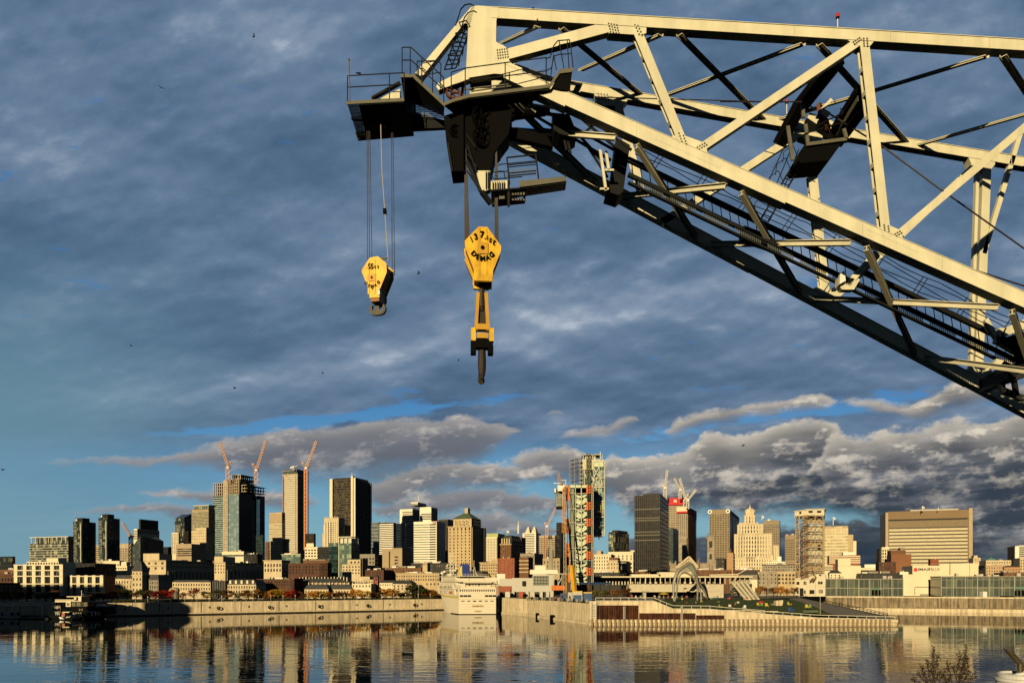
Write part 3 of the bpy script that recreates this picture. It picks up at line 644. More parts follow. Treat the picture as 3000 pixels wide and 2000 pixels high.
for k in range(22): m.beam(P(1493+k*3.6, 498-(k*.35), 46.05), P(1494+k*3.6, 520-(k*.35), 46.05), .02, .03)
m.build('grating', MESH, lp)
m = MB()                                                     # small dangling cable
m.path([P(x, y, 45.7) for x, y in [(1465, 440), (1468, 455), (1465, 470), (1458, 478)]], .03, 5); tag(m.build('loose_cable', BLK), 'loose black cable dangling right of the sheave housing', 'cable')
# ------------------------------------------------ lettering helper
def text(s, loc, size, parent, mat, rot=(R(90), 0, 0), ext=.006, name='lettering', align='CENTER', shear=0, bold=.035):
    cu = bpy.data.curves.new(name, 'FONT'); cu.body = s; cu.size = size; cu.extrude = ext; cu.align_x = align; cu.align_y = 'CENTER'; cu.shear = shear; cu.resolution_u = 3; cu.offset = size*bold
    t = bpy.data.objects.new(name, cu); col.objects.link(t)
    dg = bpy.context.evaluated_depsgraph_get(); me = bpy.data.meshes.new_from_object(t.evaluated_get(dg)); bpy.data.objects.remove(t)
    me.materials.clear(); me.materials.append(mat)
    o = bpy.data.objects.new(name, me); col.objects.link(o); o.rotation_euler = rot; o.location = loc; o.parent = parent
    if parent is not None:
        o.matrix_parent_inverse = Matrix(); 
    return o
# ------------------------------------------------ hook blocks (local frame: x right, -y front, z up)
def octo(m, pts, y0, y1, mi=0): m.prism([Vector((x, y0, z)) for x, z in pts], Vector((0, y1-y0, 0)), mi)
small = empty('hook_block', P(1108, 830, 47), R(-13), 'smaller yellow hook block with double hook hanging from the platform at the boom tip', 'hook block')
k = 47/FL
def L_(px, py, cx, cy, kk): return ((px-cx)*kk, (cy-py)*kk)
pts = [L_(x, y, 1104, 830, k*1.04) for x, y in [(1091, 768), (1114, 766), (1140, 788), (1141, 813), (1120, 860), (1120, 880), (1090, 880), (1090, 862), (1066, 804), (1068, 797)]]
m = MB(); octo(m, pts, -.62, -.56); octo(m, pts, .5, .56)
core = [L_(x, y, 1104, 830, k*1.0) for x, y in [(1092, 771), (1113, 769), (1137, 790), (1138, 813), (1118, 862), (1118, 892), (1092, 892), (1092, 862), (1069, 804)]]
m.build('side_plate', YEL, small, local=True)
m = MB(); octo(m, core, -.565, .505); m.build('sheave_case', paint('hook_yellow_dark', (.30, .12, .02), .5, var=.3, scale=2), small, local=True)  # case in a darker, browner yellow than the side plates
m = MB(); m.box(-.42, -.32, -.66, -.62, -.9, 1.25); m.box(.0, .08, -.66, -.62, -.9, 1.25); m.build('rib', YEL, small, local=True)
m = MB(); m.box(-.45, .12, -.67, -.6, -.1, .33); m.build('axle_keeper', paint('keeper_yellow', (.55, .3, .03), .5), small, local=True)
m = MB(); m.disc((-.14, -.68, .12), (0, 1, 0), .07, .05, 10); m.disc((-.1, -.64, -.58), (0, 1, 0), .045, .05, 8); m.build('axle_end', BLK, small, local=True)
m = MB(); m.box(.28, .4, -.7, -.4, -1.0, -.72); m.box(.28, .4, -.7, -.4, -.66, -.6); m.build('bearing_plate', WHT, small, local=True)
m = MB(); m.box(-.4, .75, -.3, -.2, 1.38, 1.46); m.build('rope_anchor_bar', OLIVE, small, local=True)
for i, ch in enumerate('55st'):
    t = text(ch, (-.33+i*.2, -.665, .83-.02*i), .46 if i < 2 else .36, small, BLK, bold=.02)
for i, ch in enumerate('DEMAG'):
    a = (i-2)*R(21); t = text(ch, (-.12+1.0*math.sin(a)*.62, -.665, .42-.86*math.cos(a)), .27, small, BLK, (R(90), -a*.9, 0))
def horn(c, s, parent, mats, name='hook', flat=.32, yaw=0):
    """double (ram's horn) hook grown from a tapering tube"""
    m = MB(); m.tube((c[0], c[1], c[2]+.75*s), (c[0], c[1], c[2]+.1*s), .12*s, 10, 0, .15*s)
    half = [(.13, .30), (.16, .06), (.30, -.06), (.43, .02), (.46, .20), (.40, .36), (.44, .44), (.60, .34), (.70, .12), (.66, -.14), (.50, -.34), (.22, -.42)]
    for sg in (1, -1):
        pts = [(0, .30)]+half+[(0, -.42)]
        m.prism([Vector((c[0]+sg*x*s, c[1]-.14*s, c[2]+z*s)) for x, z in pts], Vector((0, .28*s, 0)))
        m.prism([Vector((c[0]+sg*x*.94*s, c[1]-.17*s, c[2]+(z*.9-.02)*s)) for x, z in [(.2, -.02), (.32, -.10), (.47, -.02), (.52, .18), (.62, .2), (.62, -.1), (.46, -.3), (.1, -.38)]], Vector((0, .34*s, 0)))
    return m.build(name, mats, parent, local=True, smooth=False)
horn((-.02, 0, -1.70), .80, small, HOOKM)
big = empty('hook_block', P(1412, 765, 46), R(6), 'big yellow hook block with chain link and single hook below the sheave housing', 'hook block')
k = 46/FL*.97
pts = [L_(x, y, 1417, 765, k) for x, y in [(1404, 683), (1430, 683), (1471, 738), (1470, 753), (1447, 812), (1446, 845), (1391, 845), (1390, 811), (1364, 745), (1363, 727)]]
m = MB(); octo(m, pts, -.95, -.88); octo(m, [(x, z-.12) for x, z in pts], -.12, -.05); m.build('side_plate', YEL, big, local=True)
core = [(x*.93, z*.95) for x, z in pts]
m = MB(); octo(m, core, -.885, -.115); m.build('sheave_case', paint('hook_yellow_dark', (.30, .12, .02), .5), big, local=True)
back = [(x-.16, z-.85) for x, z in [(-.85, .98), (-.3, 1.3), (.62, 1.2), (.95, .95), (1.0, .5), (.72, -.2), (.66, -.62), (-.35, -.62), (-.35, -.2)]]
m = MB(); octo(m, [(x*1.03-.05, z-.08) for x, z in back], -.05, .03); m.build('rear_plate', YEL, big, local=True)
m = MB(); octo(m, [(x*.98, z-.05) for x, z in back], .03, .75); m.build('rear_case', paint('hook_yellow_dark', (.3, .12, .02), .5), big, local=True)
m = MB(); m.box(-.26, -.19, -1.0, -.93, -1.5, 1.6); m.box(.16, .23, -1.0, -.93, -1.5, 1.6); m.box(-.55, .55, -1.01, -.94, -1.62, -1.3); m.build('rib', YEL, big, local=True)
m = MB(); m.box(-.33, .3, -1.03, -.95, .02, .72); m.build('axle_keeper', paint('keeper_yellow', (.55, .3, .03), .5), big, local=True)
m = MB(); m.disc((-.03, -1.05, .38), (0, 1, 0), .12, .06, 10); m.build('axle_end', BLK, big, local=True)
for ch, x_, z_, sz, an in (('1', -.70, .84, .46, -24), ('3', -.44, 1.03, .50, -14), ('7', -.07, 1.17, .54, 0), (',', .12, 1.06, .44, 0), ('5', .25, 1.0, .30, 8), ('s', .46, .90, .50, 18), ('t', .68, .76, .54, 24)):
    text(ch, (x_, -1.03, z_), sz, big, BLK, (R(90), R(an), 0), bold=.02)
for i, ch in enumerate('DEMAG'):
    a = (i-2)*R(24); text(ch, (-.02+.74*math.sin(a), -1.03, .52-.80*math.cos(a)), .42, big, BLK, (R(90), -a*.85, 0))
m = MB(); m.tube((-.02, -.2, -1.5), (-.02, -.2, -2.0), .15, 10); m.tube((-.02, -.2, -2.0), (-.02, -.2, -2.9), .24, 10, 0, .2); m.tube((-.02, -.2, -2.9), (.0, -.2, -3.2), .2, 10, 0, .1); m.box(-.27, .23, -.22, .05, -4.3, -2.6); m.build('shank', HOOKM, big, local=True)
m = MB()
for sg in (1, -1): m.beam((sg*.24-.02, -.25, -2.1), (sg*.38-.02, -.25, -4.45), .36, .2, 0, (1, 0, 0))
m.box(-.46, .46, -.5, 0, -4.4, -4.05); m.box(-.34, .34, -.55, 0, -4.95, -4.62); m.build('link_frame', paint('keeper_yellow', (.55, .3, .03), .5), big, local=True)
m = MB()
for sg in (1, -1): m.box(sg*.56-.14, sg*.56+.14, -.5, .1, -5.1, -4.3)
m.build('trunnion', YEL, big, local=True)
m = MB(); m.box(-.70, .66, -.45, .15, -5.5, -4.97); m.box(-.70, -.38, -.4, .15, -5.85, -5.4); m.box(.36, .68, -.4, .15, -5.85, -5.4)
for z in (-5.1, -5.35, -5.6): m.box(.58, .68, -.3, .1, z-.06, z+.06)
m.build('crosshead', BLK, big, local=True)
m = MB()                                                     # the single hook seen edge-on
prof = [(.22, -5.3), (.24, -5.7), (.26, -6.2), (.25, -6.7), (.2, -7.05), (.12, -7.32), (.03, -7.4)]
for (r0, z0), (r1, z1) in zip(prof, prof[1:]): m.tube((0, 0, z0), (0, .0, z1), r0, 12, 0, r1)
pr = None
for i in range(9):                                           # its throat curls away from the viewer
    a = R(-90+i*26); p = Vector((0, .55+.5*math.cos(a), -6.75+.5*math.sin(a)*1.1)); r = .22-.015*i
    if pr is not None: m.tube(pr[0], p, pr[1], 10, 0, r)
    pr = (p, r)
m.build('hook', HOOKM, big, local=True)
# ropes
def ropes(name, label, lines, r, group=None, D=46):
    m = MB()
    for (x0, y0, x1, y1) in lines: m.tube(P(x0, y0, D), P(x1, y1, D+.1), r, 6)
    return tag(m.build(name, ROPE), label, 'wire rope')
ropes('hoist_rope', 'three left ropes carrying the smaller hook block', [(1075, 350, 1077, 790), (1079, 352, 1083, 785), (1083, 350, 1090, 782)], .022, D=47)
ropes('hoist_rope', 'pair of right ropes carrying the smaller hook block', [(1147, 368, 1149, 790), (1151, 366, 1156, 808)], .024, D=47.2)
ropes('hoist_rope', 'left rope bundle carrying the big hook block', [(1362, 340, 1362+i*3.2, 735-i*4) for i in range(5)], .036, D=46.3)
ropes('hoist_rope', 'right rope bundle carrying the big hook block', [(1453+.5*i, 340, 1450+i*3.2, 705+i*10) for i in range(4)], .034, D=46.3)
sig = empty('signal_cable', P(1120, 600, 46.6), 0, 'pale sagging power cable between the platform and the smaller hook block', 'cable')
m = MB(); m.path([P(x, y, 46.6) for x, y in [(1115, 350), (1119, 500), (1127, 612), (1133, 700), (1137, 765)]], .03, 6); m.build('cable', paint('cable_grey', (.38, .37, .35), .4), sig)
m = MB(); m.box(P(1123, 0, 46.6).x, P(1132, 0, 46.6).x, 46.45, 46.75, P(0, 626, 46.6).z, P(0, 613, 46.6).z); m.build('coupling', BLK, sig)
m = MB(); m.tube(P(1073, 300, 47), P(1081, 355, 47), .05, 6); m.tube(P(1110, 330, 47), P(1113, 352, 47), .05, 6); m.box(P(1106, 0, 46.8).x, P(1122, 0, 46.8).x, 46.7, 47, P(0, 362, 46.8).z, P(0, 335, 46.8).z)
m.build('rope_guide', RUST, hp); wheel(P(1108, 352, 46.9), (.2, -1, 0), .5, .12, DGREY, hp, 'sheave', 5)
# birds
def bird(px, py, D, s, ang, label, perched=False):
    c = P(px, py, D); m = MB(); b = Vector((math.cos(ang), math.sin(ang)*.3, .15)).normalized()
    for i, (t, r) in enumerate([(-.5, .02), (-.3, .09), (0, .14), (.25, .1), (.42, .07), (.55, .02)]):
        if i: m.tube(c+b*pt*s, c+b*t*s, pr_*s, 7, 0, r*s)
        pt, pr_ = t, r
    n_ = b.cross(Vector((0, 0, 1))).normalized()
    if not perched:
        for k in (1, -1):
            a0 = c+b*.15*s; a1 = a0+n_*k*.5*s+Vector((0, 0, .28*s)); a2 = a1+n_*k*.55*s-b*.2*s-Vector((0, 0, .05*s))
            for q in ((a0, a1), (a1, a2)):
                m.hexa([q[0]-b*.22*s, q[1]-b*.16*s, q[1]+b*.1*s, q[0]+b*.12*s], [v+Vector((0, 0, .02*s)) for v in (q[0]-b*.22*s, q[1]-b*.16*s, q[1]+b*.1*s, q[0]+b*.12*s)])
    else:
        m.tube(c, c-Vector((0, 0, .2*s)), .015*s, 5)
    return tag(m.build('bird', BLK), label, 'bird', 'small dark birds in the sky')
bird(1226, 801, 60, .32, .4, 'dark bird flying between the two hook blocks'); bird(743, 107, 90, .4, 1, 'tiny dark bird in the upper sky left of the crane')
bird(473, 258, 90, .4, 2, 'tiny dark bird high over the left of the city'); bird(384, 1013, 110, .4, .5, 'tiny dark bird above the leftmost towers')
bird(687, 1137, 110, .5, .2, 'tiny dark bird over the tall glass tower'); bird(945, 1093, 110, .4, .2, 'tiny dark bird over the construction tower')
bird(2177, 1305, 110, .5, .1, 'tiny dark bird against the grey cloud on the right'); bird(8, 1376, 110, .5, .1, 'tiny dark bird at the left edge of the sky')
bird(1343, 1056, 110, .4, .1, 'faint tiny bird left of the big hook tip')
bird(1051, 215, 45, .4, 2.6, 'dark bird perched on the platform railing at the boom tip', True); bird(1562, 24, 44.8, .34, 1.5, 'dark bird perched on the near top chord', True)
# ================================================================ setting: water, ground, quays
def structure(name, m, mats, **k): return tag(m.build(name, mats, **k), kind='structure')
mw, t, b = newmat('river_water')
tc = t.n.new('ShaderNodeTexCoord'); q = t.sep(tc.outputs['Object'])
rp = t.xyz(t.m('MULTIPLY', q[0], .35), q[1], 0)
h1 = t.noise(rp, .42, 3, .5); h2 = t.noise(rp, 1.3, 3, .5)
calm = t.noise(t.xyz(t.m('MULTIPLY', q[0], .3), q[1], 5), .035, 3, .55)
near = t.mr(q[1], 260, 120, .10, 1)
amp = t.m('MULTIPLY', t.mr(calm, .40, .62, .35, 1, True), near)
h = t.m('MULTIPLY', t.m('ADD', h1, t.m('MULTIPLY', h2, .045)), amp)
bn = t.n.new('ShaderNodeBump'); bn.inputs['Strength'].default_value = 1; bn.inputs['Distance'].default_value = .115
t.l.new(h, bn.inputs['Height']); t.l.new(bn.outputs[0], b.inputs['Normal'])
b.inputs['Base Color'].default_value = (.004, .008, .010, 1); b.inputs['Roughness'].default_value = .02; b.inputs['IOR'].default_value = 1.33; b.inputs['Specular IOR Level'].default_value = .55
m = MB(); m.add([(-4000, 12, 0), (4000, 12, 0), (4000, 7000, 0), (-4000, 7000, 0)], [(0, 1, 2, 3)]); structure('water', m, mw, origin=(0, 0, 0))
CONC = paint('quay_concrete', (.72, .60, .40), .8, var=.18, scale=.35, streak=.36, bump=.2)
CONCD = paint('quay_concrete_dark', (.34, .27, .17), .8, var=.3, scale=.3, streak=.7)
ASPH = paint('ground_asphalt', (.06, .058, .052), .9, var=.25, scale=.1)
PAVE = paint('pier_paving', (.26, .235, .19), .85, var=.2, scale=.2)
GRASS = paint('lawn_grass', (.06, .085, .012), .9, var=.35, scale=.25)
m = MB(); z = 5.9                                            # city ground reaching the horizon
m.add([(-4000, 336, z), (-400, 336, z), (-182.7, 331, z), (-41, 404, z), (-9, 421, z), (-5, 366, z), (165, 400, 7.4), (255, 371, 7.4), (4000, 300, 7.4), (4000, 9000, z), (-4000, 9000, z)], [tuple(range(11))])
structure('city_ground', m, ASPH, origin=(0, 400, 0))
mh, t, b = newmat('hill_woods')
tc = t.n.new('ShaderNodeTexCoord'); n_ = t.noise(tc.outputs['Object'], .03, 6, .7)
t.put(b.inputs['Base Color'], t.mix(t.mr(n_, .35, .7), (.022, .012, .008), (.05, .024, .012))); b.inputs['Roughness'].default_value = 1
m = MB(); vs = []; NX = 60; NY = 10
for j in range(NY+1):
    for i in range(NX+1):
        u = i/NX; v = j/NY; x = -300+1500*u; y = 2300+900*v
        hh = 128*math.exp(-((x-300)/560)**2)*math.sin(math.pi/2*min(1, v*1.1))+(3*math.sin(i*1.9+j)+2*math.sin(i*4.7))*min(1, v*4)
        vs.append((x, y, -3+max(0, hh+3*v)))
m.add(vs, [(j*(NX+1)+i, j*(NX+1)+i+1, (j+1)*(NX+1)+i+1, (j+1)*(NX+1)+i) for j in range(NY) for i in range(NX)])
structure('hill', m, mh)
def wall_run(name, pts, zt, zb, th, mats, label=None, cat=None, kind=None, zb2=None):
    m = MB()
    for (x0, y0), (x1, y1) in zip(pts, pts[1:]):
        dd = Vector((x1-x0, y1-y0, 0)).normalized(); nn = Vector((-dd.y, dd.x, 0))*th
        a, b_ = Vector((x0, y0, zb)), Vector((x1, y1, zb)); c, e = Vector((x0, y0, zt)), Vector((x1, y1, zt))
        m.hexa([a, b_, b_+nn, a+nn], [c, e, e+nn, c+nn])
    o = m.build(name, mats); return tag(o, label, cat, None, kind)
# left quay
LQ = [(-400, 334), (-182.7, 330), (-41, 403), (-7, 420.5)]
def LQy(x_): return (330+.515*182.7)/(1-.515*(x_-1500)/FL)
def LQold(x_): return (322+36*182/148)/(1-((x_-1500)/FL)*36/148)
q1 = wall_run('quay_wall', LQ, 6.0, -2, 3, CONC, 'long pale concrete quay wall along the left shore below the autumn trees', 'quay wall')
m = MB()
for (x0, y0), (x1, y1) in zip(LQ, LQ[1:]):
    m.hexa([Vector((x0, y0-.9, -1)), Vector((x1, y1-.9, -1)), Vector((x1, y1+.2, -1)), Vector((x0, y0+.2, -1))], [Vector((x0, y0-.9, 1.0)), Vector((x1, y1-.9, 1.0)), Vector((x1, y1+.2, 1.0)), Vector((x0, y0+.2, 1.0))])
m.build('footing', CONC, q1)
def tide(pts, par, z1=.55, off=.95, name='tide_stain'):
    m = MB()
    for (x0, y0), (x1, y1) in zip(pts, pts[1:]): m.hexa([Vector((x0, y0-off, -1)), Vector((x1, y1-off, -1)), Vector((x1, y1-off+.03, -1)), Vector((x0, y0-off+.03, -1))], [Vector((x0, y0-off, z1)), Vector((x1, y1-off, z1)), Vector((x1, y1-off+.03, z1)), Vector((x0, y0-off+.03, z1))])
    m.build(name, paint('tide_dark', (.03, .024, .014), .6, var=.5, scale=.6), par)
tide(LQ, q1)
m = MB()
for i in range(9):
    tt = (i+.3)/9; x = -182.7+141.7*tt; y = 330+73*tt; m.box(x-.1, x+.1, y-.16, y+.05, .9, 5.95)
    m.box(x+3, x+3.5, y-.1+1.5, y+1.9, 3.0, 3.9)
m.build('expansion_joint', paint('joint', (.05, .04, .03)), q1)
for x_, wh_ in ((643, 'leftmost, below the columned building'), (792, 'second, below the dark brick terrace'), (938, 'third, below the slate townhouses'), (1079, 'fourth, below the cream houses'), (1216, 'last, next to the ship bow')):                         # tyre fenders hung on the wall
    tt = 0
    X0 = x_; 
    # intersect with wall line
    y = LQy(x_); x = X(x_, y)
    m = MB(); c = Vector((x, y-1.1, 3.0)); n = 14
    for i in range(n):
        a0 = 2*math.pi*i/n; a1 = 2*math.pi*(i+1)/n; m.tube(c+Vector((.62*math.cos(a0), 0, .62*math.sin(a0))), c+Vector((.62*math.cos(a1), 0, .62*math.sin(a1))), .24, 6)
    tag(m.build('tyre_fender', BLK), 'black tyre fender on the left quay wall, '+wh_, 'tyre', 'tyre fenders on the left quay wall')
# right quay
RQ = [(150, 405), (165, 399), (255, 370), (420, 318)]
q2 = wall_run('quay_wall', RQ, 7.6, -2, 4, CONCD, 'tall streaked brown concrete quay wall under the glass building on the right', 'quay wall')
m = MB()
for (x0, y0), (x1, y1) in zip(RQ, RQ[1:]):
    m.hexa([Vector((x0-1, y0-4.5, -1)), Vector((x1-1, y1-4.5, -1)), Vector((x1, y1+.2, -1)), Vector((x0, y0+.2, -1))], [Vector((x0-1, y0-4.5, 1.7)), Vector((x1-1, y1-4.5, 1.7)), Vector((x1, y1+.2, 1.9)), Vector((x0, y0+.2, 1.9))])
    m.hexa([Vector((x0, y0-.35, 7.0)), Vector((x1, y1-.35, 7.0)), Vector((x1, y1+.1, 7.0)), Vector((x0, y0+.1, 7.0))], [Vector((x0, y0-.35, 7.7)), Vector((x1, y1-.35, 7.7)), Vector((x1, y1+.1, 7.7)), Vector((x0, y0+.1, 7.7))])
m.build('ledge', CONC, q2)
m = MB()
for xx in (2600, 2606, 2754, 2762, 2963, 2971): p = P(xx, 1752, 372+(2963-xx)*.05); m.box(p.x-.4, p.x+.4, p.y-.0, p.y+9, p.z-1.2, p.z+1.1)
m.build('recess', BLK, q2)
# ------------------------------------------------ pier in the middle
PT = 7.8
m = MB()
zf = lambda y: Z(y, 268)
front = [(1727, 1760), (1915, 1760), (1972, 1783), (2080, 1784), (2240, 1797), (2400, 1809), (2625, 1814)]
pts = [Vector((X(x, 268), 268, zf(y))) for x, y in front]
base = [Vector((p.x, 268, -2)) for p in pts]
for i in range(len(pts)-1):
    m.hexa([base[i], base[i+1], base[i+1]+BACK*4, base[i]+BACK*4], [pts[i], pts[i+1], pts[i+1]+BACK*4, pts[i]+BACK*4])
pier = tag(m.build('pier_wall', CONC), 'pale concrete pier front stepping down to the right with rusty sheet piling', 'pier')
wl = [(-8, 421), (X(1463, 361), 361), (X(1545, 335), 335), (X(1727, 271), 268)]
m = MB()
for (x0, y0), (x1, y1) in zip(wl, wl[1:]):
    dd = Vector((x1-x0, y1-y0, 0)).normalized(); nn = Vector((-dd.y, dd.x, 0))*3; a, b_ = Vector((x0, y0, -2)), Vector((x1, y1, -2)); up = Vector((0, 0, 2+PT))
    m.hexa([a, b_, b_+nn, a+nn], [a+up, b_+up, b_+nn+up, a+nn+up])
    o = -nn.normalized()*.7; m.hexa([a+o, b_+o, b_, a], [a+o+Vector((0, 0, 3)), b_+o+Vector((0, 0, 3)), b_+Vector((0, 0, 3)), a+Vector((0, 0, 3))])
m.build('side_wall', CONC, pier)
RUSTP = paint('sheet_pile_rust', (.11, .035, .014), .8, var=.6, scale=.5, streak=.8)
def piles(x0, x1, y0, y1):
    m = MB(); n = int((x1-x0)/6.5)
    for i in range(n):
        a = x0+(x1-x0)*i/n; xa = X(a, 267.6); xb = X(a+3.4, 267.6)
        m.box(xa, xb, 267.25, 268.1, zf(y1), zf(y0)); m.box(xb, X(a+6.5, 267.6), 267.8, 268.1, zf(y1), zf(y0))
    m.build('sheet_piling', RUSTP, pier)
piles(1748, 1871, 1772, 1815); piles(1873, 2038, 1795, 1813); piles(2040, 2123, 1801, 1814)
m = MB(); m.box(X(1727, 268), X(2625, 268), 266.6, 268.1, .9, 2.0); m.box(X(1727, 268), X(2625, 268), 267.2, 268.1, -1, .9); m.build('ledge', CONC, pier)
m = MB(); m.tube((0, 0, -1.4), (0, 0, 2.1), .42, 8); fp = m.build('fender_pile', paint('fender_timber', (.33, .24, .14), .8, var=.4), pier, local=True); fp.location = Vector((X(1735, 266.4), 266.4, 0))-pier.location
for i in range(1, 66): place('fender_pile', fp.data, Vector((X(1735+i*13.4, 266.4), 266.4, 0))-pier.location, 0, pier)
m = MB()
for xx in (1739, ): 
    for dx in (-7, 7): m.box(X(xx+dx-1, 267), X(xx+dx+1, 267), 267, 267.4, 1.5, zf(1762))
    for k in range(9): m.box(X(xx-7, 267), X(xx+7, 267), 267, 267.3, 1.9+k*.68, 2.05+k*.68)
for xx in (1829, 1997): m.box(X(xx-2.2, 267), X(xx-1.2, 267), 266.9, 267.2, -.5, zf(1775)); m.box(X(xx+1.4, 267), X(xx+2.2, 267), 266.9, 267.2, -.5, zf(1775))
m.build('ladder', WHT, pier)
for i, (xx, yy) in enumerate(((1578, 1810), (1620, 1815))):
    p = P(xx, yy, [322, 304][i]); p.z = .9; m = MB(); m.tube(p+Vector((-1.2, -.9, 0)), p+Vector((1.2, -1.4, 0)), 1.15, 14)
    tag(m.build('roller_fender', BLK), ['left black cylindrical fender at the pier side waterline', 'right black cylindrical fender at the pier side waterline'][i], 'fender', 'fenders at the pier side')
# pier deck, lawn, ramp
m = MB(); pd = [(X(1463, 361), 361), (X(1545, 335), 335), (X(1727, 268.2), 268.2), (X(1915, 268.2), 268.2), (X(1930, 300), 300), (X(1945, 330), 330), (X(2330, 345), 345), (160, 402), (-4, 372)]
m.add([(x, y, PT) for x, y in pd], [tuple(range(len(pd)))]); structure('pier_deck', m, PAVE)
def sheet(name, near, far, n, mat_, amp=0.0):
    m = MB(); vs = []
    for j in range(n+1):
        for (x0, y0, d0), (x1, y1, d1) in zip(near, far):
            t_ = j/n; a = P(x0, y0, d0).lerp(P(x1, y1, d1), t_); a.z += amp*math.sin(math.pi*t_); vs.append(a)
    k = len(near); m.add(vs, [(j*k+i, j*k+i+1, (j+1)*k+i+1, (j+1)*k+i) for j in range(n) for i in range(k-1)])
    return structure(name, m, mat_)
sheet('lawn', [(1916, 1761, 270), (1975, 1784.5, 271), (2080, 1785, 271), (2240, 1797, 271), (2390, 1803, 271), (2440, 1800, 274)],
      [(1916, 1757, 330), (1990, 1754.5, 332), (2080, 1753.5, 332), (2200, 1753.5, 332), (2300, 1754, 332), (2325, 1756, 325)], 6, GRASS, .5)
sheet('ramp_path', [(2440, 1799, 273.8), (2520, 1806, 272), (2625, 1813.5, 268.5)], [(2310, 1754, 331), (2330, 1751, 335), (2345, 1750, 338)], 5, paint('ramp_concrete', (.22, .195, .16), .9), .2)
m = MB(); m.prism([P(2345, 1750, 338), P(2625, 1813, 268.6), Vector((X(2625, 268.6), 268.6, -1)), Vector((X(2345, 338), 338, -1))], Vector((1.2, .8, 0))); m.build('ramp_wall', CONCD, pier)
m = MB(); a = [P(2625, 1814, 268.6), P(2345, 1751, 338)]
m.add([Vector((X(2345, 338), 338, 6.8)), (X(2625, 269), 269, 1.4), (148, 402, 1.6), (140, 404, 6.8)], [(0, 1, 2, 3)]); structure('lower_path', m, paint('ramp_concrete', (.22, .195, .16)))
# white railing of the pier edge
RAILW = paint('railing_white', (.66, .62, .5), .5)
def railing(pts, hgt, label, mats=RAILW, w=.13, rails=(1.0, .12), mid=None, step=4.6, name='railing', infill=None):
    r = empty(name, pts[0], 0, label, 'railing'); m = MB(); ps = []
    for a, b_ in zip(pts, pts[1:]):
        L = (b_-a).length; n = max(1, round(L/step))
        for i in range(n+1): ps.append(a.lerp(b_, i/n))
        for f in rails: m.beam(a+Vector((0, 0, hgt*f)), b_+Vector((0, 0, hgt*f)), w, w*1.3)
    m.build('rail', mats, r)
    m = MB()
    for p in ps: m.beam(p, p+Vector((0, 0, hgt)), w*1.1, w*1.1)
    m.build('post', mats, r)
    return r
def fr(x, y, D=268.6): return P(x, y, D)
railing([fr(1745, 1760), fr(1915, 1760), fr(1972, 1783), fr(2080, 1784)], 1.25, 'white railing along the upper edge of the pier front', step=3.0)
railing([fr(2080, 1784.5, 268.3), fr(2120, 1788, 268.3), fr(2240, 1797.5, 268.3)], 1.25, 'white railing stepping down in the middle of the pier front', step=3.6)
railing([fr(2240, 1798, 267.9), fr(2400, 1809.5, 267.9), fr(2622, 1814.5, 267.9)], 1.1, 'white railing along the low right end of the pier', step=3.6)
m = MB(); m.prism([P(2200, 1789, 269.4), P(2280, 1789, 269.4), P(2280, 1793, 269.4), P(2200, 1792, 269.4)], BACK); m.prism([P(2090, 1786, 269), P(2205, 1786.5, 269), P(2205, 1789, 269), P(2090, 1788, 269)], BACK); m.build('step', CONC, pier)
railing([P(2345, 1750, 337), P(2440, 1771, 310), P(2540, 1793, 285), P(2600, 1806, 271)], 1.3, 'dark railing running down the right side of the ramp', DGREY, .14, (1, .55, .1), step=2.6)
railing([P(2255, 1752, 333), P(2335, 1752, 334)], 1.3, 'dark railing at the head of the ramp beside the conveyor tower', DGREY, .1, (1, .55, .1), step=1.6)
railing([P(2460, 1795, 300), P(2560, 1799, 290), P(2625, 1801, 285)], 1.1, 'thin pale railing beyond the right tip of the pier', RAILW, .09, (1, .5), step=3)
m = MB(); m.prism([P(2354, 1787, 272), P(2398, 1787, 272), P(2398, 1793, 272), P(2354, 1793, 272)], BACK*1.5); tag(m.build('planter_box', paint('planter_green', (.10, .13, .07))), 'low dark green box at the foot of the lawn beside the ramp', 'planter')
m = MB(); m.prism([P(2343, 1804, 267.4), P(2351, 1804, 267.4), P(2351, 1811, 267.4), P(2343, 1811, 267.4)], BACK*.1); tag(m.build('notice_board', WHT), 'small bright white board on the low pier wall', 'sign')
m = MB(); m.prism([P(2255, 1770, 300), P(2295, 1757, 318), P(2294, 1772, 300), P(2272, 1773, 298)], Vector((0, .6, 0))); m.prism([P(x, y, 298) for x, y in [(2274, 1759), (2294, 1757), (2292, 1773), (2274, 1773)]], BACK*3); tag(m.build('concrete_bench', CONC), 'grey concrete wedge standing in the lawn by the ramp', 'seat wall')
# ------------------------------------------------ unseen silo blocks left of the frame, added and sized to shade the left shore
for xa, xb, hh, lab in ((-405, -300, 66.5, 'tallest unseen silo block added to shade the left shore, farthest left'), (-300, -243.5, 50, 'middle unseen silo block added to shade the left shore'), (-219, -213, 44, 'narrow unseen silo block added to shade the left shore, nearest the water basin')):
    sb = empty('shadow_silo', ((xa+xb)/2, 200, 0), 0, lab, 'silo', 'unseen silo blocks added to shade the left shore'); wd = (xb-xa)/2-.1
    m = MB(); m.box(-wd, wd, -14, 12, 0, hh-6); m.build('shadow_silo_block', CONC, sb, local=True)
    m = MB(); m.box(-wd, wd, -9, 11.9, hh-6, hh); m.build('shadow_silo_top', CONC, sb, local=True)
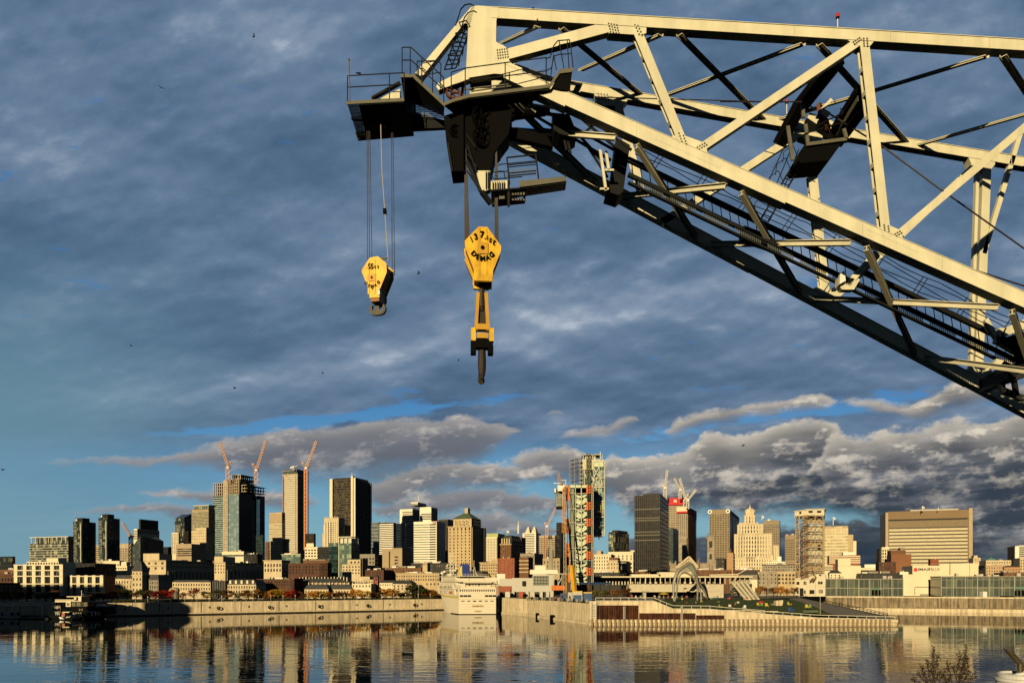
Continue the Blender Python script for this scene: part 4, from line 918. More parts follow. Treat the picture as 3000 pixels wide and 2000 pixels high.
# ================================================================ building kit
GL = glass('window_glass'); GLB = glass('window_glass_blue', (.02, .035, .045), (.22, .26, .24), .35); GLL = glass('window_glass_light', (.03, .03, .028), (.45, .42, .32), .45)
STONE = paint('limestone', (.62, .51, .33), .85, var=.16, scale=.12, streak=.15); STONE2 = paint('tan_stone', (.56, .43, .25), .85, var=.16, scale=.12, streak=.2)
CREAMW = paint('cream_wall', (.74, .66, .46), .8, var=.10, scale=.1); WHITEW = paint('white_wall', (.80, .76, .62), .7, var=.08, scale=.1)
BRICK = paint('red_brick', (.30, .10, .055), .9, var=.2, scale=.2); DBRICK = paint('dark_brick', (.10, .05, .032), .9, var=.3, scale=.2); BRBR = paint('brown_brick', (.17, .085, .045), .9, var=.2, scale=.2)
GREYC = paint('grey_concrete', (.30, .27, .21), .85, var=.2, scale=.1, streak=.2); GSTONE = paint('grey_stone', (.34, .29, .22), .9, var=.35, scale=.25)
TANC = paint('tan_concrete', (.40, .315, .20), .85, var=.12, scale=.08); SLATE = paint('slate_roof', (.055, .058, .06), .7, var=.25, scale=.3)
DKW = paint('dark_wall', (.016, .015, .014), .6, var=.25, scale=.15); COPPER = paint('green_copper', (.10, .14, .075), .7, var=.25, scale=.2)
UNITM = paint('roof_unit_metal', (.5, .47, .4), .5, var=.2)
_wm = {}
def wmesh(w, h, mat_, name='window'):
    k = (round(w, 2), round(h, 2), mat_.name, name)
    if k not in _wm:
        me = bpy.data.meshes.new(name); d_ = .14
        vs = [(-w/2, -.03, 0), (w/2, -.03, 0), (w/2, d_, 0), (-w/2, d_, 0), (-w/2, -.03, h), (w/2, -.03, h), (w/2, d_, h), (-w/2, d_, h)]
        me.from_pydata(vs, [], [(3, 2, 1, 0), (4, 5, 6, 7), (0, 1, 5, 4), (1, 2, 6, 5), (2, 3, 7, 6), (3, 0, 4, 7)]); me.materials.append(mat_); me.update(); _wm[k] = me
    return _wm[k]
LABELS = set()
class Bld:
    def __init__(s, name, label, xl, xc, xr, yt, D, mat_, th=20, zb=5.0, depth=None, group=None, cat='building', wallname='wall', body=True):
        if xl > 2100 and th < 15: th = 19
        elif xl > 1600 and th < 12: th = 12
        if xc < 1463 and D < 560: D = D+LQy(xc)-LQold(xc)
        s.D = D; th = R(th); s.th = th; tl = (xl-1500)/FL; tr = (xr-1500)/FL; cx = X(xc, D)
        s.a = (cx-tl*D)/(math.cos(th)+tl*math.sin(th))
        if depth: s.b = depth
        elif math.sin(th)-tr*math.cos(th) < .07: s.b = 22
        else: s.b = (tr*D-cx)/(math.sin(th)-tr*math.cos(th))
        s.zt = Z(yt, D); s.zb = zb
        assert label not in LABELS or group, label
        LABELS.add(label)
        s.root = empty(name, (cx, D, zb), -th, label, cat, group)
        s.mat = mat_; s.wl = []
        if body:
            m = MB(); m.box(-s.a, 0, 0, s.b, 0, s.zt-zb); s.body = m.build(wallname, mat_, s.root, local=True)
    def z(s, py): return Z(py, s.D)-s.zb
    def block(s, u0, u1, v0, v1, y0, y1, mat_=None, name='wing', extra=0):
        """box on the plan in fractions of front and side, between photo rows"""
        m = MB(); m.box(-s.a*(1-u0)-extra, -s.a*(1-u1)+extra, s.b*v0-extra, s.b*v1+extra, s.z(y1), s.z(y0)); return m.build(name, mat_ or s.mat, s.root, local=True)
    def win(s, face, cols, rows, y0, y1, wf=.5, hf=.55, mat_=None, u0=0., u1=1., off=0, name='window', skip=0):
        L = (s.a if face == 'F' else s.b); z1 = s.z(y0); z0 = s.z(y1); cw = L*(u1-u0)/cols; ch = (z1-z0)/rows
        for r in range(rows):
            for c in range(cols):
                if skip and random.random() < skip: continue
                u = L*u0+cw*(c+.5); z = z0+ch*(r+(1-hf)/2)
                s.wl.append((cw*wf*ch*hf*(1 if face == 'F' else .35), face, u, z, cw*wf, ch*hf, mat_ or GL, off, name))
    def bands(s, rows, y0, y1, hf, mat_, faces='FR', proud=.25, u0=0., u1=1., name='window_band'):
        z1 = s.z(y0); z0 = s.z(y1); ch = (z1-z0)/rows
        for r in range(rows):
            za = z0+ch*(r+(1-hf)/2); zb_ = za+ch*hf; m = MB()
            if 'F' in faces: m.box(-s.a*(1-u0)-(proud if u0 == 0 else 0), -s.a*(1-u1)+(proud if u1 == 1 else 0), -proud, .05, za, zb_)
            if 'R' in faces: m.box(-.05, proud, -proud if 'F' not in faces else .06, s.b, za, zb_)
            m.build(name, mat_, s.root, local=True)
    def fins(s, face, n, wf, mat_, y0, y1, proud=.35, u0=0., u1=1., name='pilaster'):
        L = s.a if face == 'F' else s.b
        for i in range(n):
            u = L*(u0+(u1-u0)*((i+.5)/n if n > 1 else .5)); w_ = L*(u1-u0)/n*wf; m = MB()
            if face == 'F': m.box(-s.a+u-w_/2, -s.a+u+w_/2, -proud, .05, s.z(y1), s.z(y0))
            else: m.box(-.05, proud, u-w_/2, u+w_/2, s.z(y1), s.z(y0))
            m.build(name, mat_, s.root, local=True)
    def cornice(s, y0, hpx, mat_=None, proud=.5, name='cornice'):
        m = MB(); h_ = hpx/FL*s.D; z = s.z(y0); m.box(-s.a-proud, proud, -proud, s.b+proud, z-h_, z+.05); return m.build(name, mat_ or s.mat, s.root, local=True)
    def roof_units(s, n, hpx=5, mats=None, seed=0, v=(.0, .6)):
        rnd = random.Random(seed+int(s.D)+n)
        for i in range(n):
            w_ = s.a*rnd.uniform(.06, .22); h_ = hpx/FL*s.D*rnd.uniform(.4, 1); x = -s.a+rnd.uniform(.05, .8)*(s.a-w_)+.05; y = s.b*rnd.uniform(*v); dd = min(s.b*.25, w_)
            m = MB(); m.box(x, x+w_, y+.3, y+dd+.3, s.zt-s.zb, s.zt-s.zb+h_); m.build('roof_unit', mats or rnd.choice([UNITM, GREYC, WHITEW]), s.root, local=True)
    def pyramid(s, y_eave, y_apex, mat_, over=.5, frac=.0, name='roof', u0=0., u1=1., v0=0., v1=1.):
        x0, x1, yy0, yy1 = -s.a*(1-u0)-over, -s.a*(1-u1)+over, s.b*v0-over, s.b*v1+over; z0 = s.z(y_eave); z1 = s.z(y_apex)
        cx, cy = (x0+x1)/2, (yy0+yy1)/2; fx = (x1-x0)/2*frac; fy = (yy1-yy0)/2*frac; m = MB()
        m.hexa([(x0, yy0, z0), (x1, yy0, z0), (x1, yy1, z0), (x0, yy1, z0)], [(cx-fx-.01, cy-fy-.01, z1), (cx+fx+.01, cy-fy-.01, z1), (cx+fx+.01, cy+fy+.01, z1), (cx-fx-.01, cy+fy+.01, z1)]); return m.build(name, mat_, s.root, local=True)
    def done(s):
        s.wl.sort(key=lambda e: -e[0]); rest = {}
        for k, (ar, face, u, z, w_, h_, mt, off, nm) in enumerate(s.wl):
            loc = (-s.a+u, -.12-off, z) if face == 'F' else (.12+off, u, z); rz = 0 if face == 'F' else R(90)
            if k < 98: place(nm, wmesh(w_, h_, mt, nm), loc, rz, s.root)
            else:
                m, mats = rest.setdefault(mt.name, (MB(), mt)); d_ = .1
                if face == 'F': m.box(loc[0]-w_/2, loc[0]+w_/2, loc[1]-.03, loc[1]+d_, z, z+h_)
                else: m.box(loc[0]-d_, loc[0]+.03, u-w_/2, u+w_/2, z, z+h_)
        if rest:
            mm = MB(); ml = []
            for i, (m, mt) in enumerate(rest.values()):
                for f in m.f: mm.f.append(tuple(j+len(mm.v) for j in f)); mm.m.append(i)
                mm.v += m.v; ml.append(mt)
            o = mm.build('windows', ml, s.root, local=True); o['kind'] = 'stuff'
        return s
def fin(b_): return b_.done()
def antenna(px, py0, py1, D, label, w_=.25, flag=False):
    m = MB(); m.tube(P(px, py0, D), P(px, py1, D), w_, 5, 0, w_*.5)
    if flag: m.prism([P(px, py1, D), P(px+7, py1+4, D), P(px+6, py1+9, D), P(px, py1+6, D)], BACK*.05)
    return tag(m.build('flagpole' if flag else 'mast', WHT), label, 'flagpole' if flag else 'mast')
# ------------------------------------------------ tower cranes
def lattice(m, a, b_, w_, bay, r):
    a = Vector(a); b_ = Vector(b_); dd = b_-a; L = dd.length; dd.normalize(); s = dd.cross(Vector((0, 1, 0)))
    if s.length < .1: s = Vector((1, 0, 0))
    s.normalize(); u = s.cross(dd); cs = [(s*i+u*j)*w_/2 for i, j in ((1, 1), (1, -1), (-1, -1), (-1, 1))]
    for c in cs: m.beam(a+c, b_+c, r, r)
    n = max(1, int(L/bay))
    for i in range(n):
        p = a+dd*(L*i/n); q = a+dd*(L*(i+1)/n)
        for k in range(4): m.beam(p+cs[k], q+cs[(k+1) % 4] if i % 2 else q+cs[(k+1) % 4], r*.7, r*.7)
def tcrane(label, px, yb, yc, tip, ct, D, mat_, w_=2.2, group='tower cranes over the city', fs=1.0):
    """luffing crane: mast, cab, raised jib, counter-jib with ballast, A-frame stay"""
    e_ = empty('tower_crane', P(px, yb, D), 0, label, 'tower crane', group)
    m = MB(); lattice(m, P(px, yb, D), P(px, yc, D), w_, w_*1.4, .45*fs); m.build('mast', mat_, e_)
    m = MB(); lattice(m, P(px+1, yc, D), P(*tip, D-2), w_*.6, w_, .38*fs); m.build('jib', mat_, e_)
    m = MB(); lattice(m, P(px, yc, D), P(*ct, D+2), w_*.6, w_, .3*fs); c = P(*ct, D+2); m.box(c.x-1.2, c.x+1.2, c.y-1, c.y+1, c.z-2.5, c.z+.5); m.build('counter_jib', mat_, e_)
    m = MB(); c = P(px, yc, D); m.box(c.x-1.6, c.x+1.6, c.y-2.5, c.y-.5, c.z-1.8, c.z+.8); m.build('cab', WHT, e_)
    m = MB(); m.tube(P(*ct, D+2), P((px+tip[0])/2, (yc+tip[1])/2, D-1), .12, 4); m.build('stay', ROPE, e_)
    return e_
# ================================================================ the city, left to right
CT = curtain
c_cond = CT('condo_glass', (.03, .04, .035), (.42, .42, .28), (.06, .07, .065), 2.2, 3.1, .25, .35, .55)
c_towA = CT('dark_condo_glass', (.022, .035, .035), (.28, .30, .22), (.018, .022, .022), 1.9, 3.1, .2, .3, .35)
c_blue = CT('blue_glass', (.05, .10, .11), (.16, .25, .25), (.025, .04, .045), 3.0, 4.0, .2, .5, .5, rough=.08)
c_bluedk = CT('dark_blue_glass', (.008, .016, .025), (.02, .035, .05), (.01, .014, .02), 3.0, 4.0, .15, .3, .3, rough=.08)
c_slope = CT('grey_slope_glass', (.05, .065, .065), (.12, .14, .13), (.04, .05, .05), 2.5, 3.6, .15, .3, .5)
c_green = CT('green_glass', (.08, .13, .11), (.34, .42, .30), (.10, .13, .10), 2.2, 3.6, .2, .4, .5)
c_dkgreen = CT('dark_green_glass', (.01, .025, .025), (.03, .08, .075), (.02, .03, .03), 2.2, 3.6, .2, .4, .4)
c_black = CT('black_glass', (.006, .005, .004), (.035, .028, .018), (.008, .007, .006), 1.8, 3.6, .5, .9, .35, vary=2.2, spec=.2)
c_brown = CT('brown_glass', (.02, .017, .013), (.10, .08, .045), (.045, .036, .022), 2.4, 3.7, .3, 1.0, .3, vary=1.6)
c_gold = CT('gold_lit_office', (.34, .28, .14), (.60, .52, .32), (.62, .55, .36), 3.0, 3.5, .35, 1.3, .6)
c_yel = CT('yellow_slab', (.16, .13, .07), (.40, .34, .2), (.44, .37, .23), 2.0, 3.4, .25, 1.7, .5)
c_scene = CT('museum_glass', (.07, .085, .07), (.17, .19, .13), (.20, .21, .17), 2.4, 4.4, .22, .25, .55, vary=1.4)
c_band = CT('banded_glass', (.02, .025, .025), (.12, .13, .10), (.03, .03, .03), 3.0, 3.6, .2, .2, .25)
FRAME_CONC = paint('raw_concrete', (.46, .38, .27), .85, var=.25, scale=.2); CONDW = paint('white_frame', (.62, .60, .48), .6)
ORANGE = paint('crane_orange_paint', (.62, .20, .045), .5); PINKC = paint('crane_pale_paint', (.62, .36, .24), .5); WHC = paint('crane_white_paint', (.7, .66, .6), .5); REDP = paint('red_netting', (.60, .03, .03), .7, var=.2, scale=.2)
# --- far left
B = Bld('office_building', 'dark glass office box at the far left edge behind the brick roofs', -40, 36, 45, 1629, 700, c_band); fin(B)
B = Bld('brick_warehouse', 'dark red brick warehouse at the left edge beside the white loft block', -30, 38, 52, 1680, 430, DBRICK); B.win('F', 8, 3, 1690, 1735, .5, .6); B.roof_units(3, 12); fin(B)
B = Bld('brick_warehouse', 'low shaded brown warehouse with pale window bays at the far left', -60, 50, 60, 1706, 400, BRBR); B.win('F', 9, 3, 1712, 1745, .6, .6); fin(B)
# white loft block
B = Bld('loft_apartment_block', 'large white framed loft apartment block with deep window bays on the left', 44, 182, 196, 1654, 412, GL, th=6, zb=5, depth=7, wallname='recessed_wall')
for i in range(6): B.block(i/5*.965, i/5*.965+.05 if i else .05, -.02, .02, 1652, 1760, CREAMW, 'pier', .35)
for y in (1654, 1669.5, 1686.5, 1709, 1735): B.block(0, 1, -.02, .02, y-1.2, y+1.8, CREAMW, 'floor_band', .5)
B.block(.97, 1, 0, 1, 1654, 1760, CREAMW, 'side_wall', .2); B.win('F', 20, 3, 1656, 1707, .45, .72, GLL, .03, .97, .1); fin(B)
B = Bld('loft_apartment_block', 'lower white framed extension of the loft block, in shadow below', 183, 300, 308, 1686, 411, GL, th=6, zb=5, depth=20, wallname='recessed_wall')
for i in range(6): B.block(i/5*.965, i/5*.965+.06, -.02, .02, 1684, 1760, CREAMW, 'pier', .3)
for y in (1687, 1709, 1735): B.block(0, 1, -.02, .02, y-1.4, y+1.6, CREAMW, 'floor_band', .5)
B.win('F', 16, 1, 1689, 1708, .45, .8, GLL, .03, .97, .1); fin(B)
B = Bld('penthouse', 'cream penthouse storeys set back on the roof of the loft block', 78, 172, 180, 1644, 420, CREAMW, th=6, depth=14); B.win('F', 12, 1, 1646, 1653, .5, .7); B.block(.62, .98, 0, .5, 1634, 1645); B.roof_units(3, 5); fin(B)
B = Bld('brick_warehouse', 'dark shaded brick block with roof terrace trees right of the loft block', 205, 278, 340, 1649, 440, DKW, th=16); B.win('F', 6, 3, 1653, 1690, .35, .6, GLL); B.win('R', 5, 4, 1660, 1720, .5, .5, GLL); fin(B)
B = Bld('condo_block', 'white gridded glass condo block left of the two dark towers', 87, 200, 216, 1589, 650, c_cond); B.block(.13, 1.0, 0, 1, 1570, 1590, c_cond, 'setback_storeys'); B.bands(7, 1592, 1642, .16, CONDW, 'F', .3); B.fins('F', 9, .12, CONDW, 1571, 1589, .3); B.roof_units(5, 4)
B.cornice(1570, 2, CONDW, .3); fin(B)
for lab, xl, xc, xr, y0 in (('left of the twin dark glass condo towers', 214, 240, 281, 1527), ('right of the twin dark glass condo towers', 288, 314, 351, 1516)):
    B = Bld('condo_tower', lab, xl, xc, xr, y0, 800, c_towA, group='twin dark condo towers'); n = 26
    B.bands(n, y0+6, 1640, .14, CONDW, 'F', .9, .05, .5, 'balcony'); B.fins('F', 1, .35, CONDW, y0+8, 1645, .5, .8, 1.0)
    B.block(.2, 1.3 if 0 else 1, .05, .55, y0-11, y0, DKW, 'mechanical_box'); B.roof_units(3, 5, seed=int(xl)); m = MB(); m.lathe((-B.a*.7, 2, B.zt-B.zb), [(.3, 0), (1.3, .8), (1.8, 2), (1.2, 3.2), (.3, 3.8)], 10); m.build('radome', WHT, B.root, local=True); fin(B)
B = Bld('office_building', 'tan sliver of a building seen between the twin dark towers', 279, 290, 296, 1597, 950, STONE2); B.bands(9, 1600, 1650, .4, GL); fin(B)
B = Bld('tower_under_construction', 'orange lit concrete building under construction beside the small crane', 350, 384, 400, 1591, 900, FRAME_CONC); B.win('F', 7, 9, 1604, 1655, .55, .55); B.block(.05, .6, .1, .8, 1591, 1603, DKW, 'formwork'); fin(B)
tcrane('small orange tower crane beside the sloped glass building', 383, 1655, 1573, (359, 1531), (388, 1568), 870, PINKC, 3, fs=1.2)
B = Bld('apartment_building', 'pale stepped low building under the small orange crane', 283, 350, 362, 1642, 520, CREAMW); B.block(.0, .3, 0, .6, 1641, 1650); B.win('F', 9, 2, 1650, 1668, .5, .6); B.roof_units(4, 6); fin(B)
B = Bld('apartment_building', 'pale terraced flats beside the sharp roofed tower on the left', 338, 372, 392, 1656, 470, CREAMW); B.win('F', 5, 2, 1660, 1676, .5, .5); B.block(.5, .95, 0, .5, 1645, 1657); fin(B)
# sloped glass building
B = Bld('sloped_glass_building', 'grey glass building with a slanted top in front of the dark capped tower', 388, 411, 479, 1571, 800, c_slope, body=False)
h = [(-B.a, 0), (0, 0), (0, B.b), (-B.a, B.b)]; zz = [B.z(1600), B.z(1568), B.z(1580), B.z(1566)]
m = MB(); m.hexa([(x, y, 0) for x, y in h], [(h[i][0], h[i][1], zz[i]) for i in range(4)]); m.build('wall', c_slope, B.root, local=True); B.bands(20, 1580, 1640, .14, GREYC, 'R', .3); fin(B)
B = Bld('office_tower', 'dark capped tower with pale lower storeys behind the sloped glass building', 392, 402, 467, 1548, 900, CREAMW); B.win('R', 12, 1, 1549, 1563, .6, .6); B.win('F', 3, 4, 1552, 1580, .6, .6); B.block(.5, 1, .15, .95, 1519, 1549, DKW, 'dark_cap'); fin(B)
B = Bld('office_building', 'low dark office building between the sloped glass block and the dark gable tower', 478, 500, 506, 1601, 950, DKW); B.bands(5, 1604, 1630, .3, c_band); fin(B)
# dark gable towers
B = Bld('condo_tower', 'dark twin gabled glass tower with sharp roofline', 512, 540, 561, 1517, 900, c_towA, body=False)
m = MB(); m.hexa([(-B.a, 0, 0), (0, 0, 0), (0, B.b, 0), (-B.a, B.b, 0)], [(-B.a, 0, B.z(1518)), (0, 0, B.z(1515)), (0, B.b, B.z(1502)), (-B.a, B.b, B.z(1503))]); m.build('wall', c_towA, B.root, local=True); B.bands(22, 1535, 1590, .2, CONDW, 'F', .4, 0, .6, 'balcony'); fin(B)
B = Bld('condo_tower', 'pale balconied condo slab stuck to the left of the dark gable tower', 503, 523, 528, 1559, 860, CREAMW); B.win('F', 4, 16, 1562, 1622, .6, .5); fin(B)
B = Bld('office_tower', 'pale green banded tower with overhanging roof slab left of the big glass tower', 562, 611, 630, 1490, 1000, TANC); B.bands(24, 1498, 1600, .42, c_green, 'FR', .3); B.block(.15, 1, 0, .9, 1481, 1491, c_green, 'crown'); B.block(.12, 1.04, -.05, 1, 1478, 1481, UNITM, 'roof_slab'); B.fins('F', 8, .15, TANC, 1482, 1490, .4, .15, 1); fin(B)
B = Bld('office_tower', 'bright tan slab standing before the pale green banded tower', 561, 604, 624, 1553, 900, STONE); B.block(.3, 1, 0, .6, 1544, 1554); B.win('F', 8, 4, 1557, 1590, .22, .35); B.bands(14, 1556, 1610, .3, GL, 'R', .1); fin(B)
B = Bld('brown_office_block', 'low tan office block with dark window strips below the pale green tower', 515, 561, 604, 1592, 620, TANC); B.bands(4, 1604, 1629, .5, GL, 'F', .06, .1, 1); B.roof_units(3, 4); fin(B)
# big glass tower under construction
B = Bld('glass_tower', 'tall blue glass tower with unfinished open concrete floors on top', 624, 700, 748, 1440, 1200, c_blue, body=False)
z0 = 0
m = MB(); m.box(-B.a, -B.a*.60, 0, B.b, 0, B.z(1449)); m.build('glass_wing', c_blue, B.root, local=True)
m = MB(); m.box(-B.a*.585, -B.a*.4, -1.5, B.b, 0, B.z(1404)); m.build('concrete_core', FRAME_CONC, B.root, local=True)
m = MB(); m.box(-B.a*.39, 0, -.5, B.b, 0, B.z(1447)); m.build('glass_front', CT('bright_blue_glass', (.16, .24, .27), (.30, .40, .42), (.12, .17, .19), 5.5, 4.0, 1.2, .5, .6, rough=.08), B.root, local=True)
m = MB(); m.box(.05, .9, 0, B.b, 0, B.z(1440)); m.build('glass_side', c_bluedk, B.root, local=True)
m = MB(); m.box(-5, 9, B.b+.1, B.b+13, 0, B.z(1444)); m.build('rear_wing', CT('deep_blue_glass', (.016, .045, .09), (.03, .07, .12), (.01, .02, .03), 3, 4, .1, .2, .3), B.root, local=True)
B.bands(27, 1452, 1620, .22, paint('blind_white', (.5, .55, .48)), 'F', .25, 0, .39); B.win('F', 2, 26, 1420, 1620, .22, .4, GL, .44, .58, 1.5)
for y0, y1, u0, u1, v0, v1 in ((1412, 1449, 0, .42, 0, .9), (1404, 1447, .6, 1.0, 0, 1), (1389, 1412, .55, 1.0, .1, 1.0)):
    n = max(2, int((y1-y0)/8))
    for i in range(n+1): y = y0+(y1-y0)*i/n; B.block(u0, u1, v0, v1, y-1, y+.6, FRAME_CONC, 'floor_slab')
    m = MB()
    for i in range(6):
        for j in range(4):
            x = -B.a*(1-(u0+(u1-u0)*(i+.2)/5.4)); y = B.b*(v0+(v1-v0)*(j+.1)/3.3); m.box(x-.7, x+.7, y-.7, y+.7, B.z(y1), B.z(y0))
    m.build('columns', FRAME_CONC, B.root, local=True)
for y in (1420, 1430, 1439): B.block(1.02, 1.22, .1, 1.3, y-1, y+.6, FRAME_CONC, 'floor_slab')
m = MB()
for i in range(9): m.box(1.5+i*1.1, 2.5+i*1.1, B.b*(.12+i*.13), B.b*(.12+i*.13)+1.2, B.z(1440), B.z(1418))
m.build('columns', FRAME_CONC, B.root, local=True)
B.block(.6, .95, .2, .6, 1398, 1412, DKW, 'core_top'); fin(B)
tcrane('left pale orange luffing crane on the unfinished glass tower', 668, 1410, 1368, (645, 1294), (677, 1352), 1195, PINKC, 5, fs=1.5)
tcrane('right pale orange luffing crane on the unfinished glass tower', 751, 1420, 1376, (779, 1290), (741, 1358), 1230, PINKC, 5, fs=1.5)
B = Bld('office_tower', 'dark green low tower at the right foot of the big glass tower', 750, 771, 776, 1566, 850, c_dkgreen); B.bands(14, 1568, 1640, .2, DKW); fin(B)
B = Bld('apartment_tower', 'thin brown tower sliver beside the dark green low tower', 777, 787, 790, 1586, 900, BRBR); B.win('F', 3, 12, 1590, 1640, .5, .5, GLL); fin(B)
B = Bld('office_tower', 'yellow lit slab tower left of the stepped construction tower', 789, 826, 835, 1500, 1150, c_yel); B.block(0, 1, -.01, 1.01, 1500, 1528, STONE2, 'blank_top'); B.fins('F', 12, .25, TANC, 1504, 1526, .4); B.bands(22, 1530, 1612, .34, CREAMW, 'F', .4); fin(B)
B = Bld('tower_under_construction', 'narrow concrete tower with white floor edges under construction', 828, 872, 893, 1386, 1150, FRAME_CONC); B.block(.02, 1, .0, 1, 1374, 1387, c_slope, 'crown_glazing')
B.bands(42, 1392, 1614, .5, CONDW, 'F', 1.0, .14, .86, 'floor_edge'); B.win('F', 2, 32, 1400, 1614, .6, .5, GL, 0, .14, .1); B.fins('F', 1, .3, paint('orange_netting', (.5, .16, .05)), 1392, 1614, 1.2, .0, .12, 'netting'); B.bands(34, 1395, 1610, .45, DKW, 'R', .3, name='floor_opening')
m = MB(); a = B.a
for i in range(5): m.beam((-a, -.8, B.z(1376)), (-a*.35, -.8, B.z(1410)), .5, .5)
m.box(-a*1.02, 0, -1, -.5, B.z(1378), B.z(1377)); m.build('safety_screen_frame', UNITM, B.root, local=True); fin(B)
e = empty('material_hoist', P(897, 1610, 1135), 0, 'tall orange hoist mast on the right of the narrow construction tower', 'hoist'); m = MB(); lattice(m, P(897, 1610, 1135), P(897, 1378, 1135), 4.2, 6, 1.6); m.build('mast', ORANGE, e)
tcrane('pale luffing crane on top of the narrow construction tower', 897, 1380, 1370, (927, 1292), (887, 1354), 1135, PINKC, 4.5, fs=1.5)
tcrane('small flat crane on the crown of the narrow construction tower', 860, 1376, 1367, (872, 1364), (853, 1368), 1140, WHC, 2, fs=.8)
B = Bld('office_tower', 'dark small office tower right of the orange hoist', 894, 920, 925, 1562, 1000, DKW); B.bands(8, 1566, 1600, .3, c_brown); fin(B)
# stock exchange tower
B = Bld('dark_office_tower', 'tall black office tower with pale corner columns', 972, 1037, 1086, 1402, 1100, CT('black_band_glass', (.012, .011, .009), (.15, .115, .055), (.035, .028, .018), 2.0, 3.9, .1, 2.2, .6, vary=2.5))
B.fins('F', 2, .16, CREAMW, 1399, 1640, 1.2, -.5, 1.5); B.block(-.0, .08, -.06, .04, 1399, 1640, CREAMW, 'corner_column'); B.block(.91, 1.0, -.06, .04, 1394, 1640, CREAMW, 'corner_column'); B.block(.995, 1.03, .95, 1.03, 1403, 1640, UNITM, 'corner_column')
B.block(.04, .96, .1, .9, 1396, 1403, DKW, 'mechanical_crown'); B.fins('R', 10, .18, paint('bronze_fin', (.03, .025, .018)), 1402, 1640, .5); B.roof_units(3, 5); fin(B)
antenna(1031, 1398, 1384, 1100, 'thin mast on the black office tower with pale corner columns', .5)
B = Bld('art_deco_tower', 'stepped pale stone tower in front of the black office tower', 950, 992, 1010, 1516, 850, STONE); B.fins('F', 6, .32, CREAMW, 1524, 1640, .7); B.win('F', 5, 14, 1528, 1610, .4, .55); B.bands(12, 1530, 1610, .4, GL, 'R', .2); B.block(-.18, .02, .1, .9, 1560, 1640); B.block(-.08, .04, .05, .9, 1534, 1640); B.fins('F', 9, .3, CREAMW, 1512, 1516, .4); fin(B)
B = Bld('office_building', 'dark tapering block between the stepped stone tower and the black tower', 1003, 1012, 1028, 1536, 870, DKW); fin(B)
B = Bld('glass_office_block', 'green glass block with a projecting white roof frame', 993, 1029, 1050, 1590, 600, c_green); m = MB(); a, b2, z1, z0 = B.a, B.b, B.z(1573), B.z(1590)
for x, y in ((-a, 0), (0, 0), (0, b2), (-a, b2), (-a*.66, 0), (-a*.33, 0)): m.box(x-.3, x+.3, y-.3, y+.3, 0 if (x, y) in ((-a, 0), (0, b2)) else z0, z1)
m.box(-a-.3, .3, -.3, .3, z1, z1+.7); m.box(-.3, .3, .35, b2, z1, z1+.7); m.box(-a+.5, -.5, 1, b2, z0, z1-.6); m.build('roof_frame', CONDW, B.root, local=True); fin(B)
B = Bld('glass_office_block', 'dark teal glass block left of the white framed green block', 963, 990, 995, 1600, 620, c_dkgreen); B.block(0, 1, 0, 1, 1589, 1600, c_green, 'crown'); fin(B)
B = Bld('office_building', 'pale low office with windows at the foot of the orange hoist', 893, 936, 944, 1601, 760, CREAMW); B.win('F', 5, 3, 1606, 1632, .6, .45); B.block(.1, .6, 0, .7, 1590, 1602); fin(B)
B = Bld('office_building', 'dark low block behind the townhouse chimneys left of centre', 930, 963, 968, 1601, 740, DKW); B.win('F', 4, 4, 1610, 1640, .4, .4); fin(B)
B = Bld('ornate_stone_building', 'ornate yellow stone building lit at the foot of the yellow slab tower', 773, 825, 850, 1640, 500, STONE); B.win('F', 6, 2, 1648, 1676, .45, .6); B.cornice(1640, 2, STONE, .5); B.win('R', 4, 4, 1645, 1690, .4, .5); fin(B)
B = Bld('office_building', 'small pale glass block above the ornate stone building', 826, 880, 888, 1622, 560, c_green); B.cornice(1622, 1.5, CONDW); B.roof_units(4, 6); fin(B)
B = Bld('brick_building', 'dark shaded brick building in the row behind the slate roofs', 845, 960, 972, 1648, 480, DBRICK); B.win('F', 12, 3, 1655, 1680, .35, .5); B.block(.8, 1.0, 0, .3, 1646, 1690, BRBR); fin(B)
B = Bld('stepped_office_block', 'yellow stepped stone block with square windows right of the green glass block', 1003, 1056, 1078, 1652, 500, STONE); B.block(.28, 1, 0, 1, 1638, 1653); B.win('F', 6, 3, 1655, 1682, .4, .5); B.win('F', 3, 1, 1640, 1652, .4, .5, None, .4, 1); B.block(1.0, 1.02, .2, .9, 1634, 1700, TANC); fin(B)
B = Bld('grey_office_block', 'dark grey office block between the yellow stepped block and the tan offices', 1054, 1098, 1126, 1622, 560, GREYC); B.win('R', 6, 4, 1630, 1675, .4, .4); B.win('F', 5, 4, 1630, 1675, .5, .4); fin(B)
B = Bld('striped_office_tower', 'white striped office tower with dark glass flank', 1113, 1152, 1161, 1530, 900, c_band); B.bands(20, 1532, 1640, .52, WHITEW, 'F', .5); B.roof_units(3, 4); fin(B)
B = Bld('grey_office_tower', 'thin grey glass tower with pale stripes left of the white striped tower', 1088, 1110, 1114, 1529, 950, CT('pale_grey_glass', (.09, .11, .12), (.16, .18, .18), (.22, .24, .24), 3, 4.5, .2, 1.2, .5)); fin(B)
B = Bld('dark_glass_tower', 'blue black glass tower right of the white striped tower', 1161, 1176, 1194, 1533, 880, c_bluedk); B.fins('R', 1, .3, GREYC, 1533, 1640, .4, .5, 1); fin(B)
B = Bld('tan_office_block', 'tan concrete office block with a column of window strips', 1120, 1178, 1207, 1606, 520, TANC); B.win('F', 1, 5, 1626, 1672, .9, .5, GLL, .62, .82); B.fins('F', 1, .9, DKW, 1614, 1690, .06, .33, .40, 'slot'); B.block(.5, 1, 0, .7, 1604, 1607); fin(B)
